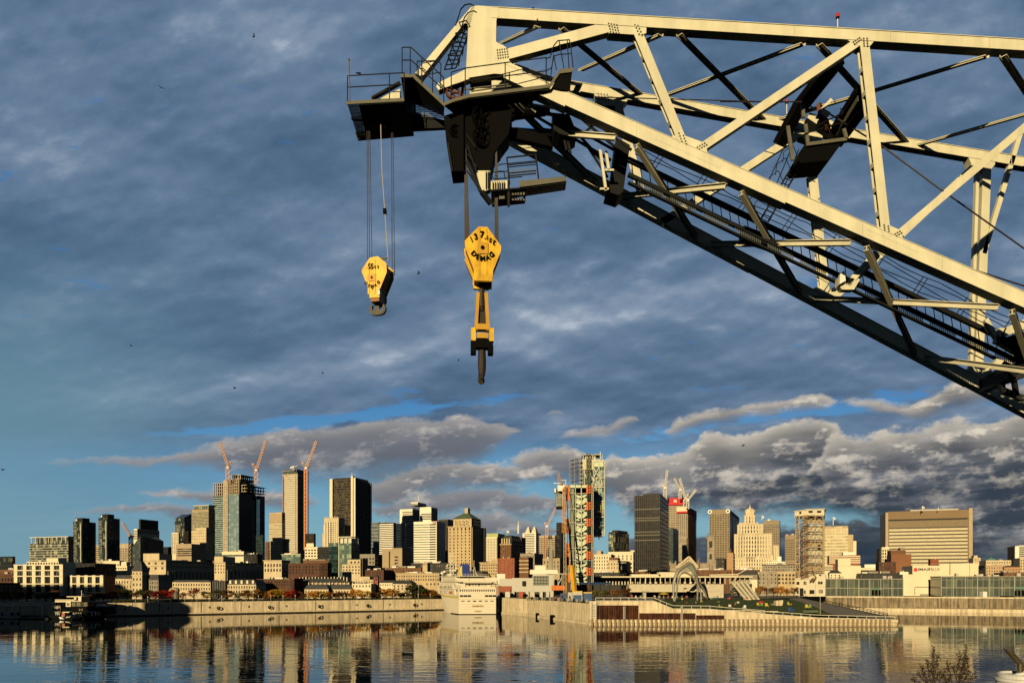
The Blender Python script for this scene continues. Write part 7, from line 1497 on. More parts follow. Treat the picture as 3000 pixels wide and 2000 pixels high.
for k in range(7):
    y = 1344+k*12.5; m = MB(); m.hexa([P(1672+(k % 2)*2, y+6, UT+12), P(1706, y-2, UT+12), P(1706, y-2, UT+19), P(1672, y+5, UT+19)], [P(1672+(k % 2)*2, y+4.4, UT+12), P(1706, y-3.6, UT+12), P(1706, y-3.6, UT+19), P(1672, y+3.4, UT+19)]); m.build('deck', DGREY, sc_e)
m = MB()
for k in range(8): y = 1340+k*11; m.tube(P(1669, y+4, UT+12), P(1704, y-3, UT+12), .08, 4); m.tube(P(1668, y+4, UT+18), P(1704, y-3, UT+18), .08, 4)
m.build('ledger', paint('scaffold_tube', (.3, .28, .24)), sc_e)
m = MB(); lattice(m, P(1723, 1425, UT+11), P(1723, 1326, UT+11), 1.3, 2.2, .2); tag(m.build('hoist_mast', OLIVE), 'thin lattice hoist mast in front of the tower top', 'mast')
m = MB(); m.tube(P(1759, 1345, UT+12), P(1759, 1323, UT+12), .2, 5); m.build('pole', WHT, tw)
# small site crane at left of the tower top, crawler crane boom leaning in front
tcrane('short orange crane jib above the cantilevered cabin of the unfinished tower', 1643, 1432, 1428, (1636, 1386), (1647, 1420), UT+1, PINKC, 1.3, None, fs=.6)
m = MB(); m.beam(P(1622, 1415, UT), P(1644, 1415, UT), .2, .3); m.beam(P(1644, 1406, UT), P(1658, 1406, UT), .2, .2); m.tube(P(1658, 1424, UT), P(1658, 1405, UT), .15, 5); m.build('outrigger', WHT, tw)
cr = empty('mobile_crane', P(1680, 1740, 318), 0, 'yellow telescopic crane boom leaning in front of the unfinished tower', 'mobile crane')
m = MB(); m.beam(P(1683, 1732, 318), P(1675, 1655, 319), 1.5, 1.6); m.build('boom', paint('crane_yellow', (.68, .36, .03), .4), cr)
m = MB(); m.tube(P(1676, 1660, 319), P(1664, 1520, 322), .3, 6); m.tube(P(1664, 1520, 322), P(1656, 1425, 324), .12, 5); m.tube(P(1680, 1680, 319.5), P(1668, 1530, 323), .14, 5); m.build('fly_jib', BLK, cr)
m = MB(); m.box(X(1672, 318), X(1696, 318), 317, 320, 7.9, 9.2); m.box(X(1680, 318), X(1692, 318), 317.2, 319.8, 9.2, 11.2)
for x in (1675, 1681, 1687, 1693): m.disc((X(x, 317), 316.9, 8.3), (0, 1, 0), .5, .3, 12)
m.build('carrier', paint('crane_carrier', (.12, .10, .06)), cr)
m = MB(); c = P(1700, 1738, 324)
for i in range(12): a = R(i*30); m.tube(c+Vector((2.3*math.cos(a), 0, 1+2.3*math.sin(a))), c+Vector((2.3*math.cos(a+.5), 0, 1+2.3*math.sin(a+.5))), .12, 4)
for i in range(9): x = random.uniform(-5, 5); m.beam(c+Vector((x, random.uniform(-2, 2), -1)), c+Vector((x+random.uniform(-2, 2), 0, random.uniform(2, 7))), .25, .25)
tag(m.build('site_machinery', BLK), 'dark tangle of site machinery at the foot of the unfinished tower', 'machinery')
# site boxes and hoardings
for i, (x0, x1, y0, y1, D, c_, lab) in enumerate(((1677, 1706, 1734, 1755, 300, (.55, .50, .38), 'white and blue site container left of the yellow topped one'), (1710, 1734, 1737, 1755, 299, (.05, .10, .22), 'blue site container in front of the unfinished tower'), (1664, 1678, 1734, 1752, 305, (.5, .48, .4), 'pale site cabin beside the yellow crane'), (1642, 1662, 1737, 1750, 310, (.06, .09, .16), 'dark blue site cabin left of the yellow crane'))):
    e_ = empty('site_container', (X(x0, D), D, PT), 0, lab, 'container'); m = MB(); m.box(X(x0, D), X(x1, D), D, D+2.5, PT, Z(y0, D)); m.build('body', paint('container_%d' % i, c_), e_)
    if i < 2: m = MB(); m.box(X(x0, D), X(x1, D), D-.05, D+2.55, Z(y0, D)+.02, Z(y0, D)+.5); m.build('roof_strip', paint('container_yellow', (.6, .45, .1)), e_); m = MB(); m.box(X(x0, D)+.3, X(x1, D)-.3, D-.08, D, PT, Z(y0+8, D)); m.build('side_stripe', paint('container_blue', (.05, .10, .22)), e_)
    else: m = MB(); m.box(X(x0, D)+.4, X(x0, D)+1.1, D-.06, D, PT+.8, PT+1.9); m.build('window', SHIPS, e_)
e_ = empty('site_fence', (X(1560, 300), 300, PT), 0, 'row of grey mesh fence panels along the pier edge before the site', 'fence')
for i in range(34):
    t_ = i/34; a = Vector((-5.6+(29.5+5.6)*t_*.97, 360.5-(360.5-270)*t_*.97, PT)); 
    if t_ > .3: m = MB(); m.box(a.x, a.x+.75, a.y, a.y+.12, PT, PT+1.15+.1*(i % 2)); m.build('panel', [GREYC, OLIVE, DGREY][i % 3], e_)
tb2 = empty('blue_canopy', P(1735, 1706, 325), 0, 'dark blue flat canopy at the base of the unfinished tower', 'canopy'); pbox(1700, 1790, 1705, 1711, 325, 8, paint('canopy_blue', (.01, .035, .10), .4), 'roof', tb2)
for x in (1702, 1730, 1758, 1786): pbox(x, x+1.2, 1711, 1750, 325.2, .3, BLK, 'post', tb2)
# ================================================================ market pavilion with trussed canopy
mk = empty('pavilion', P(2000, 1750, 345), 0, 'long white pavilion with an open columned upper deck and pale corrugated wall', 'pavilion')
pbox(1844, 2120, 1710, 1731, 345, 10, paint('corrugated_cream', (.56, .50, .37), .6), 'lower_wall', mk)
pbox(2060, 2120, 1731, 1750, 345.2, 9, paint('corrugated_cream', (.56, .50, .37), .6), 'lower_wall', mk); pbox(2150, 2212, 1709, 1742, 352, 6, CREAMW, 'lower_wall', mk)
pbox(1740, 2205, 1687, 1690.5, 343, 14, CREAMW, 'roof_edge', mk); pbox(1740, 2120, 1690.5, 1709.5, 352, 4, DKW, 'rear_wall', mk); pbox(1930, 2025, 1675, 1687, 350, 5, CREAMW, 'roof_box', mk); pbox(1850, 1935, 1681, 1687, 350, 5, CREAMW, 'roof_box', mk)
for i in range(25): x = 1846+i*14.6; pbox(x, x+(2.6 if i % 3 == 0 else 1.5), 1690, 1710, 344.2, .5, CREAMW, 'column', mk)
for i in range(12): x = 1740+i*9; pbox(x, x+2.5, 1697+i % 2, 1712, 350, .6, CREAMW, 'rear_column', mk)
for i in range(15): x = 1850+i*17; pbox(x, x+7, 1697+(i*7 % 5), 1708, 351, .5, [STONE, CREAMW, GREYC][i % 3], 'shop_front', mk)
m = MB()
for i in range(13): x = 2082+i*6; m.beam(P(x, 1690, 343.5), P(x+3, 1683.5, 343.5), .28, .28); m.beam(P(x+3, 1683.5, 343.5), P(x+6, 1690, 343.5), .28, .28)
m.beam(P(2078, 1683, 343.5), P(2165, 1681, 343.5), .35, .35); m.beam(P(2160, 1682, 343.5), P(2185, 1668, 340), .35, .35); m.beam(P(2150, 1700, 343.5), P(2165, 1680, 343.5), .3, .3); m.build('roof_truss', CREAMW, mk)
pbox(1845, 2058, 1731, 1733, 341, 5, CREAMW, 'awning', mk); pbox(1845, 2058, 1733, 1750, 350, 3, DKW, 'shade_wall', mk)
for i in range(16): x = 1848+i*13.4; pbox(x, x+[6, 3, 5][i % 3], 1735, 1751, 348, .5, [paint('stall_red', (.25, .07, .05)), CREAMW, GREYC, paint('stall_glass', (.08, .1, .1), .2)][i % 4], 'stall_front', mk)
pbox(2164, 2200, 1690, 1711, 347, 3, GREYC, 'grey_bay', mk)
for i in range(5): pbox(2126+i*0, 2160, 1712+i*8, 1712.8+i*8, 344, 2, OLIVE, 'scaffold_deck', mk)
m = MB()
for i in range(7): m.tube(P(2122+i*6.5, 1710, 344), P(2122+i*6.5, 1752, 344), .07, 4)
for i in range(5): m.tube(P(2120, 1714+i*8, 344), P(2164, 1714+i*8, 344), .06, 4)
for i in range(4): m.tube(P(2122+i*10, 1750-i*8, 343.8), P(2134+i*9, 1740-i*8, 343.8), .06, 4)
m.build('scaffold_tube', DGREY, mk)
for i in range(4):                                           # slanted white struts coming down to the lawn
    m = MB(); m.beam(P(2144+i*13, 1704, 342), P(2186+i*12, 1755, 328), 1.1, .45); m.beam(P(2148+i*13, 1700, 343), P(2148+i*13, 1712, 343), .3, .3); m.build('slanted_strut', CREAMW, mk)
m = MB()
for i in range(12): t_ = i/12; a = P(2146+42*t_, 1708+46*t_, 341-13*t_); b_ = P(2190+36*t_, 1706+46*t_, 341-13*t_); m.beam(a, b_, .2, .12)
m.build('stair_tread', GREYC, mk)
pbox(2183, 2201, 1754, 1757, 326, 3, CREAMW, 'strut_base', mk)
um = empty('parasol', P(1945, 1750, 330), 0, 'yellow parasol standing before the pavilion wall', 'parasol'); m = MB(); c = P(1945, 1740, 330); m.lathe(c, [(2.4, 0), (1.4, .55), (.1, 1.0)], 8); m.build('canopy', paint('parasol_yellow', (.6, .38, .04)), um); m = MB(); m.tube(c+Vector((0, 0, -2.2)), c, .06, 5); m.build('pole', WHT, um)
gb = paint('kiosk_stone', (.45, .42, .33)); m = MB(); m.box(X(1885, 338), X(1893, 338), 338, 341, PT, PT+3); m.box(X(1884, 338), X(1903, 338), 337, 342, PT+3, PT+3.4); tag(m.build('kiosk', gb), 'small pale kiosk with flat roof left of the parasol', 'kiosk')
# ================================================================ steel arches on the lawn
ARC = paint('arch_steel', (.20, .19, .155), .45, var=.25, scale=.5, spec=.5)
ar = empty('arch_sculpture', P(2020, 1760, 312), 0, 'tall twin legged steel arch sculpture standing on the lawn', 'sculpture')
def arch(pts, D0, D1, w0, w1, name):
    m = MB(); n = len(pts); prev = None
    for i, (x, y) in enumerate(pts):
        t_ = i/(n-1); D = D0+(D1-D0)*t_; c = P(x, y, D); wd = w0+(w1-w0)*math.sin(math.pi*t_)**1.5; cur = (c, wd)
        if prev: m.tube(prev[0], c, prev[1]/2, 6, 0, wd/2)
        prev = cur
    return m.build(name, ARC, ar)
def curve(pts, n=18):
    out = []
    for i in range(n+1):
        t_ = i/n*(len(pts)-1); k = min(int(t_), len(pts)-2); u = t_-k; p0 = pts[max(0, k-1)]; p1 = pts[k]; p2 = pts[k+1]; p3 = pts[min(len(pts)-1, k+2)]
        out.append(tuple(.5*((2*p1[j])+(-p0[j]+p2[j])*u+(2*p0[j]-5*p1[j]+4*p2[j]-p3[j])*u*u+(-p0[j]+3*p1[j]-3*p2[j]+p3[j])*u**3) for j in (0, 1)))
    return out
arch(curve([(1975, 1761), (1973, 1725), (1977, 1695), (1988, 1672), (2005, 1658), (2020, 1652), (2031, 1662), (2040, 1690), (2044, 1715), (2043, 1758)], 26), 310, 314, .75, 1.9, 'leg_pair')
arch(curve([(1977, 1761), (1983, 1730), (1986, 1700), (1994, 1681), (2009, 1677), (2025, 1686), (2043, 1708), (2053, 1735), (2054, 1760)], 24), 309, 307, .65, .8, 'leg_pair')
arch(curve([(2020, 1652), (2034, 1668), (2042, 1695), (2052, 1712), (2064, 1730), (2071, 1752)], 16), 312, 318, .8, .8, 'leg')
m = MB(); m.prism([P(x, y, 311.6) for x, y in curve([(2008, 1657), (2020, 1651), (2028, 1657), (2034, 1672), (2039, 1688), (2030, 1676), (2018, 1664), (2008, 1657)], 22)[:-1]], BACK*.5); m.build('crest_plate', paint('arch_green_steel', (.17, .22, .17), .5), ar)
# ================================================================ conveyor tower
CV = 386
cv = empty('conveyor_tower', P(2373, 1745, CV), 0, 'tall rusty steel lattice conveyor tower with white cabin on a cream base', 'tower')
CVW = paint('conveyor_white', (.68, .62, .46), .6, var=.1, scale=.3); CVR = paint('conveyor_steel', (.42, .32, .19), .7, var=.35, scale=.6)
m = MB(); m.prism([P(x, y, CV) for x, y in [(2330, 1693), (2418, 1682), (2418, 1746), (2332, 1746)]], Vector((6.4, 14, 0))); m.build('base', CVW, cv)
m = MB(); m.prism([P(x, y, CV-.4) for x, y in [(2388, 1681), (2419, 1681), (2418, 1746), (2390, 1746)]], BACK*.4); m.prism([P(x, y, CV-.5) for x, y in [(2330, 1693), (2388, 1692), (2388, 1695), (2330, 1696)]], BACK*.5); m.build('wall_panel', CVW, cv)
for x0, y0, x1, y1 in ((2334, 1703, 2342, 1711), (2355, 1702, 2363, 1711), (2397, 1702, 2410, 1710), (2400, 1682, 2406, 1686), (2335, 1728, 2340, 1738), (2356, 1728, 2361, 1738), (2372, 1727, 2386, 1738), (2399, 1727, 2411, 1737)): pbox(x0, x1, y0, y1, CV-.55, .3, GLL, 'window', cv)
pbox(2343, 2354, 1722, 1745, CV-.1, .5, DKW, 'gate', cv)
m = MB(); m.prism([P(x, y, CV) for x, y in [(2328, 1497), (2366, 1491), (2366, 1509), (2328, 1514)]], Vector((6.4, 14, 0))); m.prism([P(x, y, CV-.2) for x, y in [(2366, 1491), (2415, 1489.5), (2415, 1509), (2366, 1509)]], Vector((5.4, 12, 0))); m.build('cabin', CVW, cv)
m = MB(); m.prism([P(x, y, CV-.6) for x, y in [(2326, 1496.5), (2366, 1490), (2417, 1488.5), (2417, 1490.5), (2366, 1492), (2326, 1498.5)]], Vector((6.4, 14, 0))); m.build('cabin_roof', CVW, cv)
for x0, y0, x1, y1 in ((2342, 1498, 2348, 1504), (2369, 1495, 2381, 1501), (2394, 1495, 2406, 1501)): pbox(x0, x1, y0, y1, CV-.35, .3, SHIPS, 'window', cv)
m = MB()
for x, dd in ((2331, 0), (2342, 0), (2354, 0), (2364, 3), (2388, 0), (2411, 0), (2414, 8), (2335, 12), (2372, 12)): m.tube(P(x, 1690, CV+dd), P(x, 1509, CV+dd), .3, 6)
m.build('upright', CVR, cv)
levels = [1510+i*23 for i in range(9)]
m = MB()
for y in levels[:-1]:
    for a, b_, dd in (((2330, y+2), (2365, y-1), -.1), ((2364, y-1), (2413, y), -.1)): m.beam(P(*a, CV+dd), P(*b_, CV+dd), .3, .55)
m.build('floor_beam', CVR, cv)
m = MB()
for y in levels[:-1]:
    for x0, x1, dd in ((2331, 2342, 0), (2354, 2364, 0), (2364, 2388, 2), (2388, 2412, .3), (2342, 2354, 3)):
        m.tube(P(x0, y, CV+dd), P(x1, y+22, CV+dd), .14, 4); m.tube(P(x1, y, CV+dd), P(x0, y+22, CV+dd), .14, 4)
m.build('diagonal', CVR, cv)
RU2 = paint('conveyor_rust', (.26, .13, .06), .8, var=.4, scale=.6)
for i, y in enumerate(levels[:-1]):
    m = MB()
    for k in range(3):
        s_ = 1 if k % 2 else -1; m.beam(P(2358-s_*10, y+3+k*7, CV-1), P(2358+s_*12, y+9+k*7, CV-1), .9, .25); m.beam(P(2358-s_*10, y+0+k*7, CV-1.4), P(2358+s_*12, y+6+k*7, CV-1.4), .1, .12)
    m.build('stair_flight', RU2 if i % 2 else CVR, cv)
    pbox(2366, 2413, y+4, y+21, CV+5, 5, CVW if i % 3 else paint('conveyor_panel', (.46, .36, .23), .7, var=.2), 'casing', cv)
pbox(2396, 2404, 1595, 1610, CV+4.7, .3, SHIPS, 'window', cv)
m = MB(); m.beam(P(2383, 1692, CV-2), P(2373, 1702, CV-3), .5, .5); m.beam(P(2391, 1690, CV-2), P(2381, 1702, CV-3), .5, .5); m.beam(P(2378, 1660, CV-1), P(2390, 1690, CV-2), .4, .4); m.build('chute', RU2, cv)
# ================================================================ trees
BARK = paint('bark', (.05, .038, .028), .9)
def leafmat(name, a, b_):
    m, t, b = newmat(name); tc = t.n.new('ShaderNodeTexCoord'); n_ = t.noise(tc.outputs['Object'], 1.1, 3, .6); oi = t.n.new('ShaderNodeObjectInfo')
    f = t.m('ADD', t.mr(n_, .35, .65), t.m('MULTIPLY', t.m('SUBTRACT', oi.outputs['Random'], .5), .5), None, True)
    t.put(b.inputs['Base Color'], t.mix(f, a, b_)); b.inputs['Roughness'].default_value = .8; b.inputs['Specular IOR Level'].default_value = .15; return m
LM = dict(red=leafmat('leaf_red', (.20, .010, .006), (.50, .03, .012)), orange=leafmat('leaf_orange', (.26, .09, .012), (.66, .28, .03)), yellow=leafmat('leaf_yellow', (.36, .18, .015), (.78, .46, .05)),
          brown=leafmat('leaf_brown', (.06, .03, .014), (.26, .11, .03)), green=leafmat('leaf_green', (.025, .035, .010), (.07, .075, .02)), ygreen=leafmat('leaf_yellow_green', (.06, .06, .012), (.26, .19, .03)))
def tree_meshes(seed, nleaf=1300, dens=1.0):
    """unit tree: 1 m tall, crown about .8 wide; trunk with limbs, and a crown of many small leaf clumps"""
    r = random.Random(seed); m = MB(); m.tube((0, 0, 0), (0, 0, .34), .028, 7, 0, .02); tips = []
    for i in range(8):
        a = r.uniform(0, 6.28); b_ = Vector((math.cos(a)*r.uniform(.12, .28), math.sin(a)*r.uniform(.12, .28), r.uniform(.38, .8))); m.tube((0, 0, r.uniform(.22, .34)), b_, .014, 5, 0, .005); tips.append(b_)
        for k in range(2): c = b_+Vector((r.uniform(-.12, .12), r.uniform(-.12, .12), r.uniform(.02, .14))); m.tube(b_, c, .005, 4, 0, .002); tips.append(c)
    cl = MB()
    blobs = [(t+Vector((r.uniform(-.04, .04), r.uniform(-.04, .04), .02)), r.uniform(.07, .15)) for t in tips]+[(Vector((0, 0, .55)), .27), (Vector((0, 0, .78)), .17), (Vector((.18, .05, .42)), .17), (Vector((-.17, -.08, .40)), .17), (Vector((.02, -.18, .45)), .17)]
    for i in range(nleaf):
        c, rad = r.choice(blobs); d_ = Vector((r.gauss(0, 1), r.gauss(0, 1), r.gauss(0, .85))).normalized()*rad*r.uniform(.45, 1.1); p = c+d_; s = r.uniform(.018, .038)
        a = Vector((r.gauss(0, 1), r.gauss(0, 1), r.gauss(0, 1))).normalized(); b_ = a.orthogonal().normalized()
        cl.add([p-a*s, p-b_*s*.7, p+a*s, p+b_*s*.7], [(0, 1, 2, 3)])
    return m, cl
TP = []
for i in range(5):
    m, cl = tree_meshes(100+i); t0 = m.build('trunk', BARK, None, local=True, origin=(0, 0, 0)); c0 = cl.build('crown', LM['orange'], None, local=True, origin=(0, 0, 0)); TP.append((t0.data, c0.data)); bpy.data.objects.remove(t0); bpy.data.objects.remove(c0)
_lc = {}
TN = [0]
CN = dict(red='bright red', orange='orange', yellow='golden yellow', brown='russet brown', green='dark green', ygreen='yellow green')
def tree(px, yt, yb, wpx, D, kind, where, group='autumn trees on the left quay', zb=None):
    TN[0] += 1; k = TN[0] % 5; b_ = P(px, yb, D); zb = b_.z if zb is None else zb; h_ = Z(yt, D)-zb; wd = wpx/FL*D/.62
    e_ = empty('autumn_tree' if kind != 'green' else 'tree', (b_.x, D, zb), random.uniform(0, 6), '%s tree %s' % (CN[kind], where), 'tree', group)
    e_.scale = (wd, wd, h_)
    if (k, kind) not in _lc: me = TP[k][1].copy(); me.name = 'crown'; me.materials[0] = LM[kind]; _lc[(k, kind)] = me
    place('trunk', TP[k][0], (0, 0, 0), 0, e_); place('crown', _lc[(k, kind)], (0, 0, 0), 0, e_)
G0 = 5.9
for px, kd, wh in ((345, 'brown', 'leftmost of five shading the spired tower house'), (372, 'green', 'second of five shading the spired tower house'), (398, 'brown', 'middle of five under the pointed spire'), (422, 'green', 'fourth of five, right of the pointed spire'), (640, 'green', 'below the columned building'), (668, 'brown', 'right of the columned building'), (438, 'brown', 'fifth, just left of the three red trees')):
    tree(px, 1722+px % 7, 1762, 34, 372, kd, wh, 'dark trees by the spired tower house', zb=G0)
for px, yt, wd, kd, wh in [(456, 1731, 24, 'red', 'left of the three on the sunlit quay'), (495, 1728, 28, 'red', 'middle of the three on the sunlit quay'), (568, 1726, 26, 'red', 'right of the three on the sunlit quay'), (606, 1733, 24, 'ygreen', 'small, right of the red trees'),
    (535, 1736, 20, 'brown', 'thin, between two red trees'), (728, 1728, 26, 'brown', 'in front of the mansard hotel right end'), (748, 1727, 24, 'orange', 'at the left end of the long autumn row'), (782, 1735, 24, 'orange', 'small, left of the big orange one'),
    (815, 1727, 38, 'yellow', 'big and round under the brick terrace'), (849, 1730, 30, 'red', 'reddest in the autumn row under the brick terrace'), (868, 1733, 26, 'brown', 'dark, right of the reddest one'), (887, 1740, 22, 'brown', 'low and thin by the slate townhouses'),
    (918, 1735, 26, 'orange', 'in front of the left slate townhouses'), (941, 1733, 30, 'yellow', 'brightest in front of the left slate townhouses'), (966, 1736, 26, 'orange', 'between the two slate townhouse rows'), (984, 1737, 24, 'brown', 'dark, in front of the right slate townhouses'),
    (1005, 1735, 28, 'brown', 'right end of the slate townhouses'), (1043, 1729, 30, 'orange', 'left in front of the cream houses'), (1067, 1732, 28, 'yellow', 'right in front of the cream houses'), (1096, 1736, 24, 'brown', 'under the brick belfry'), (1114, 1734, 24, 'brown', 'left of the white dark roofed house'),
    (1134, 1725, 30, 'orange', 'in front of the white dark roofed house'), (1154, 1730, 26, 'orange', 'right of the white dark roofed house'), (1182, 1736, 26, 'green', 'low, left of the tall dark one'), (1216, 1712, 46, 'green', 'tall and dark in front of the pale stone house'), (1240, 1732, 26, 'orange', 'at the foot of the tall dark tree'),
    (1256, 1728, 26, 'green', 'dark, close to the ship bow'), (1271, 1731, 28, 'orange', 'next to the ship bow')]:
    tree(px, yt-4, 1762, wd*1.22, LQy(px)+7+random.uniform(0, 7), kd, wh, zb=G0)
for i in range(26):
    px = 700+i*22.5; tree(px, 1733+(i*7 % 6), 1762, 28, LQy(px)+20+(i % 3), ['brown', 'orange', 'brown', 'yellow', 'brown', 'green'][i % 6], 'in the back row, %s along from its left end' % ('1st 2nd 3rd 4th 5th 6th 7th 8th 9th 10th 11th 12th 13th 14th 15th 16th 17th 18th 19th 20th 21st 22nd 23rd 24th 25th 26th'.split()[i]), 'back row of quay trees', zb=G0)
for i in range(14):
    px = 8+i*25+random.uniform(-6, 6); tree(px, random.uniform(1722, 1742), 1765, random.uniform(30, 44), 352+random.uniform(0, 22), ['brown', 'brown', 'orange', 'red', 'brown', 'green'][i % 6], 'number %s from the left in the shaded left bank row' % ('one two three four five six seven eight nine ten eleven twelve thirteen fourteen'.split()[i]), 'trees in the shade on the left bank', zb=G0)
for px, yt, wd, D, kd, wh in [(1742, 1726, 22, 318, 'ygreen', 'left of four at the pier site beside the canopy'), (1773, 1725, 26, 318, 'ygreen', 'second of four at the pier site under the canopy'), (1803, 1722, 30, 318, 'brown', 'third of four at the pier site'), (1832, 1720, 32, 318, 'brown', 'rightmost of four at the pier site'),
    (1828, 1680, 44, 398, 'orange', 'round, behind the pavilion left of the black tower'), (1886, 1676, 46, 400, 'orange', 'broad, at the foot of the black ribbed tower'), (1924, 1684, 30, 405, 'brown', 'small, right of the broad one at the black tower'), (1860, 1688, 30, 402, 'green', 'low, between the two orange crowns by the black tower')]:
    tree(px, yt, 1752 if D < 330 else 1740, wd, D, kd, wh, 'trees around the pavilion', zb=PT if D < 330 else G0)
for i in range(6):
    tree(2226+i*20, 1714+(i*5 % 7), 1745, 26, 362+(i % 3)*4, ['orange', 'brown', 'brown', 'orange', 'orange', 'brown'][i], ['first', 'second', 'third', 'fourth', 'fifth', 'sixth'][i]+' from the left before the grey stone warehouses', 'trees before the stone warehouses', zb=PT)
# ================================================================ quay furniture
def lamp(px, D, zb, h_, label, group, kind=0):
    e_ = empty('street_lamp', (X(px, D), D, zb), 0, label, 'street lamp', group); m = MB(); m.tube((0, 0, 0), (0, 0, h_), .07, 6, 0, .05); m.build('post', RAILW if not kind else DGREY, e_, local=True)
    m = MB()
    if kind == 2: m.box(-.1, .1, -.1, .1, h_-.1, h_+.05); m.box(.1, 1.1, -.2, .2, h_-.35, h_+.1)
    else: m.lathe((0, 0, h_), [(.08, 0), (.26, .18), (.24, .42), (.05, .55)], 8)
    m.build('lamp_head', WHT if kind != 2 else DGREY, e_, local=True); return e_
proto = lamp(397, LQy(397)+3, 5.95, 2.3, 'short white globe lamp post on the left quay promenade', 'globe lamps along the left quay')
for i in range(1, 25):
    x_ = 397+i*36; c = copy_tree(proto); c.location = (X(x_, LQy(x_)+3), LQy(x_)+3, 5.95)
lamp(741, LQy(741)+5, 5.95, 8.5, 'tall pole lamp on the left quay before the mansard hotel', None); lamp(382, 360, 5.95, 9, 'tall dim pole lamp at the shaded end of the left quay', None, 1); lamp(1226, LQy(1226)+5, 5.95, 7, 'tall pole lamp beside the dark green tree near the ship', None)
lamp(2003, 275, 5.6, 7.6, 'white pole with dark floodlights at the lawn edge', None, 2); lamp(2403, 275, 3, 12.5, 'tall thin white pole by the lower ramp', None)
e_ = empty('promenade_railing', (-170, 326, 6.0), 0, 'low dark railing along the top of the left quay', 'railing'); m = MB(); m2 = MB()
for i in range(60): x_ = 330+i*16; D = LQy(x_)+1.2; m2.tube((X(x_, D), D, 6.0), (X(x_, D), D, 6.9), .05, 4)
for zz in (6.9, 6.5): m.tube((X(330, LQy(330)+1.2), LQy(330)+1.2, zz), (X(1274, LQy(1274)+1.2), LQy(1274)+1.2, zz), .05, 4)
m.build('rail', DGREY, e_); m2.build('post', DGREY, e_)
e_ = m = MB(); vs = []                                        # hedge strip behind the promenade
r_ = random.Random(5); hg = MB()
for i in range(2600):
    x_ = r_.uniform(330, 1280); D = LQy(x_)+6+r_.uniform(-1, 1); p = Vector((X(x_, D), D, 6.0+r_.uniform(0, 1.0))); a = Vector((r_.gauss(0, 1), r_.gauss(0, 1), r_.gauss(0, 1))).normalized()*.3; b_ = a.orthogonal()*.8; hg.add([p-a, p-b_, p+a, p+b_], [(0, 1, 2, 3)])
tag(hg.build('hedge', LM['green']), 'low dark clipped hedge along the left quay promenade', 'hedge')
dk = empty('domed_kiosk', (X(511, 384), 384, 5.9), 0, 'small round kiosk with pale dome left of the middle red tree', 'kiosk'); m = MB(); m.lathe((0, 0, 0), [(2.3, 0), (2.3, 4.6)], 14); m.build('drum', GREYC, dk, local=True); m = MB(); m.lathe((0, 0, 4.62), [(2.8, 0), (2.5, .9), (1.7, 1.7), (.3, 2.2)], 14); m.build('dome', STONE2, dk, local=True)
# cars on the promenade road
def car_proto(cm):
    e_ = empty('parked_car', (0, 0, 0), 0); m = MB()
    prof = [(-2.1, .35), (2.1, .35), (2.15, .75), (1.25, .92), (.75, 1.42), (-1.0, 1.45), (-1.75, .98), (-2.15, .85)]
    m.prism([(x, -.85, z) for x, z in prof], (0, 1.7, 0)); m.build('body', cm, e_, local=True); m = MB(); m.prism([(x, -.87, z) for x, z in [(-1.5, .97), (1.05, .95), (.68, 1.36), (-.95, 1.38)]], (0, 1.74, 0)); m.build('window', SHIPS, e_, local=True)
    for sx in (-1.3, 1.3):
        for sy in (-.85, .85): m = MB(); m.disc((sx, sy, .33), (0, 1, 0), .33, .2, 12); m.build('wheel', BLK, e_, local=True)
    return e_
for i, (px, c_, lab) in enumerate(((652, (.6, .6, .56), 'white parked car left of the columned building'), (690, (.7, .68, .6), 'white parked car in front of the mansard hotel'), (704, (.3, .3, .3), 'grey parked car in front of the mansard hotel'), (768, (.65, .62, .55), 'pale parked car under the orange trees'), (515, (.05, .05, .06), 'black parked car near the domed kiosk'))):
    c = car_proto(paint('car_%d' % i, c_, .3)); D = LQy(px)+9; c.location = (X(px, D), D, 5.95); c.rotation_euler = (0, 0, R(14)); tag(c, lab, 'car', 'cars parked along the left quay')
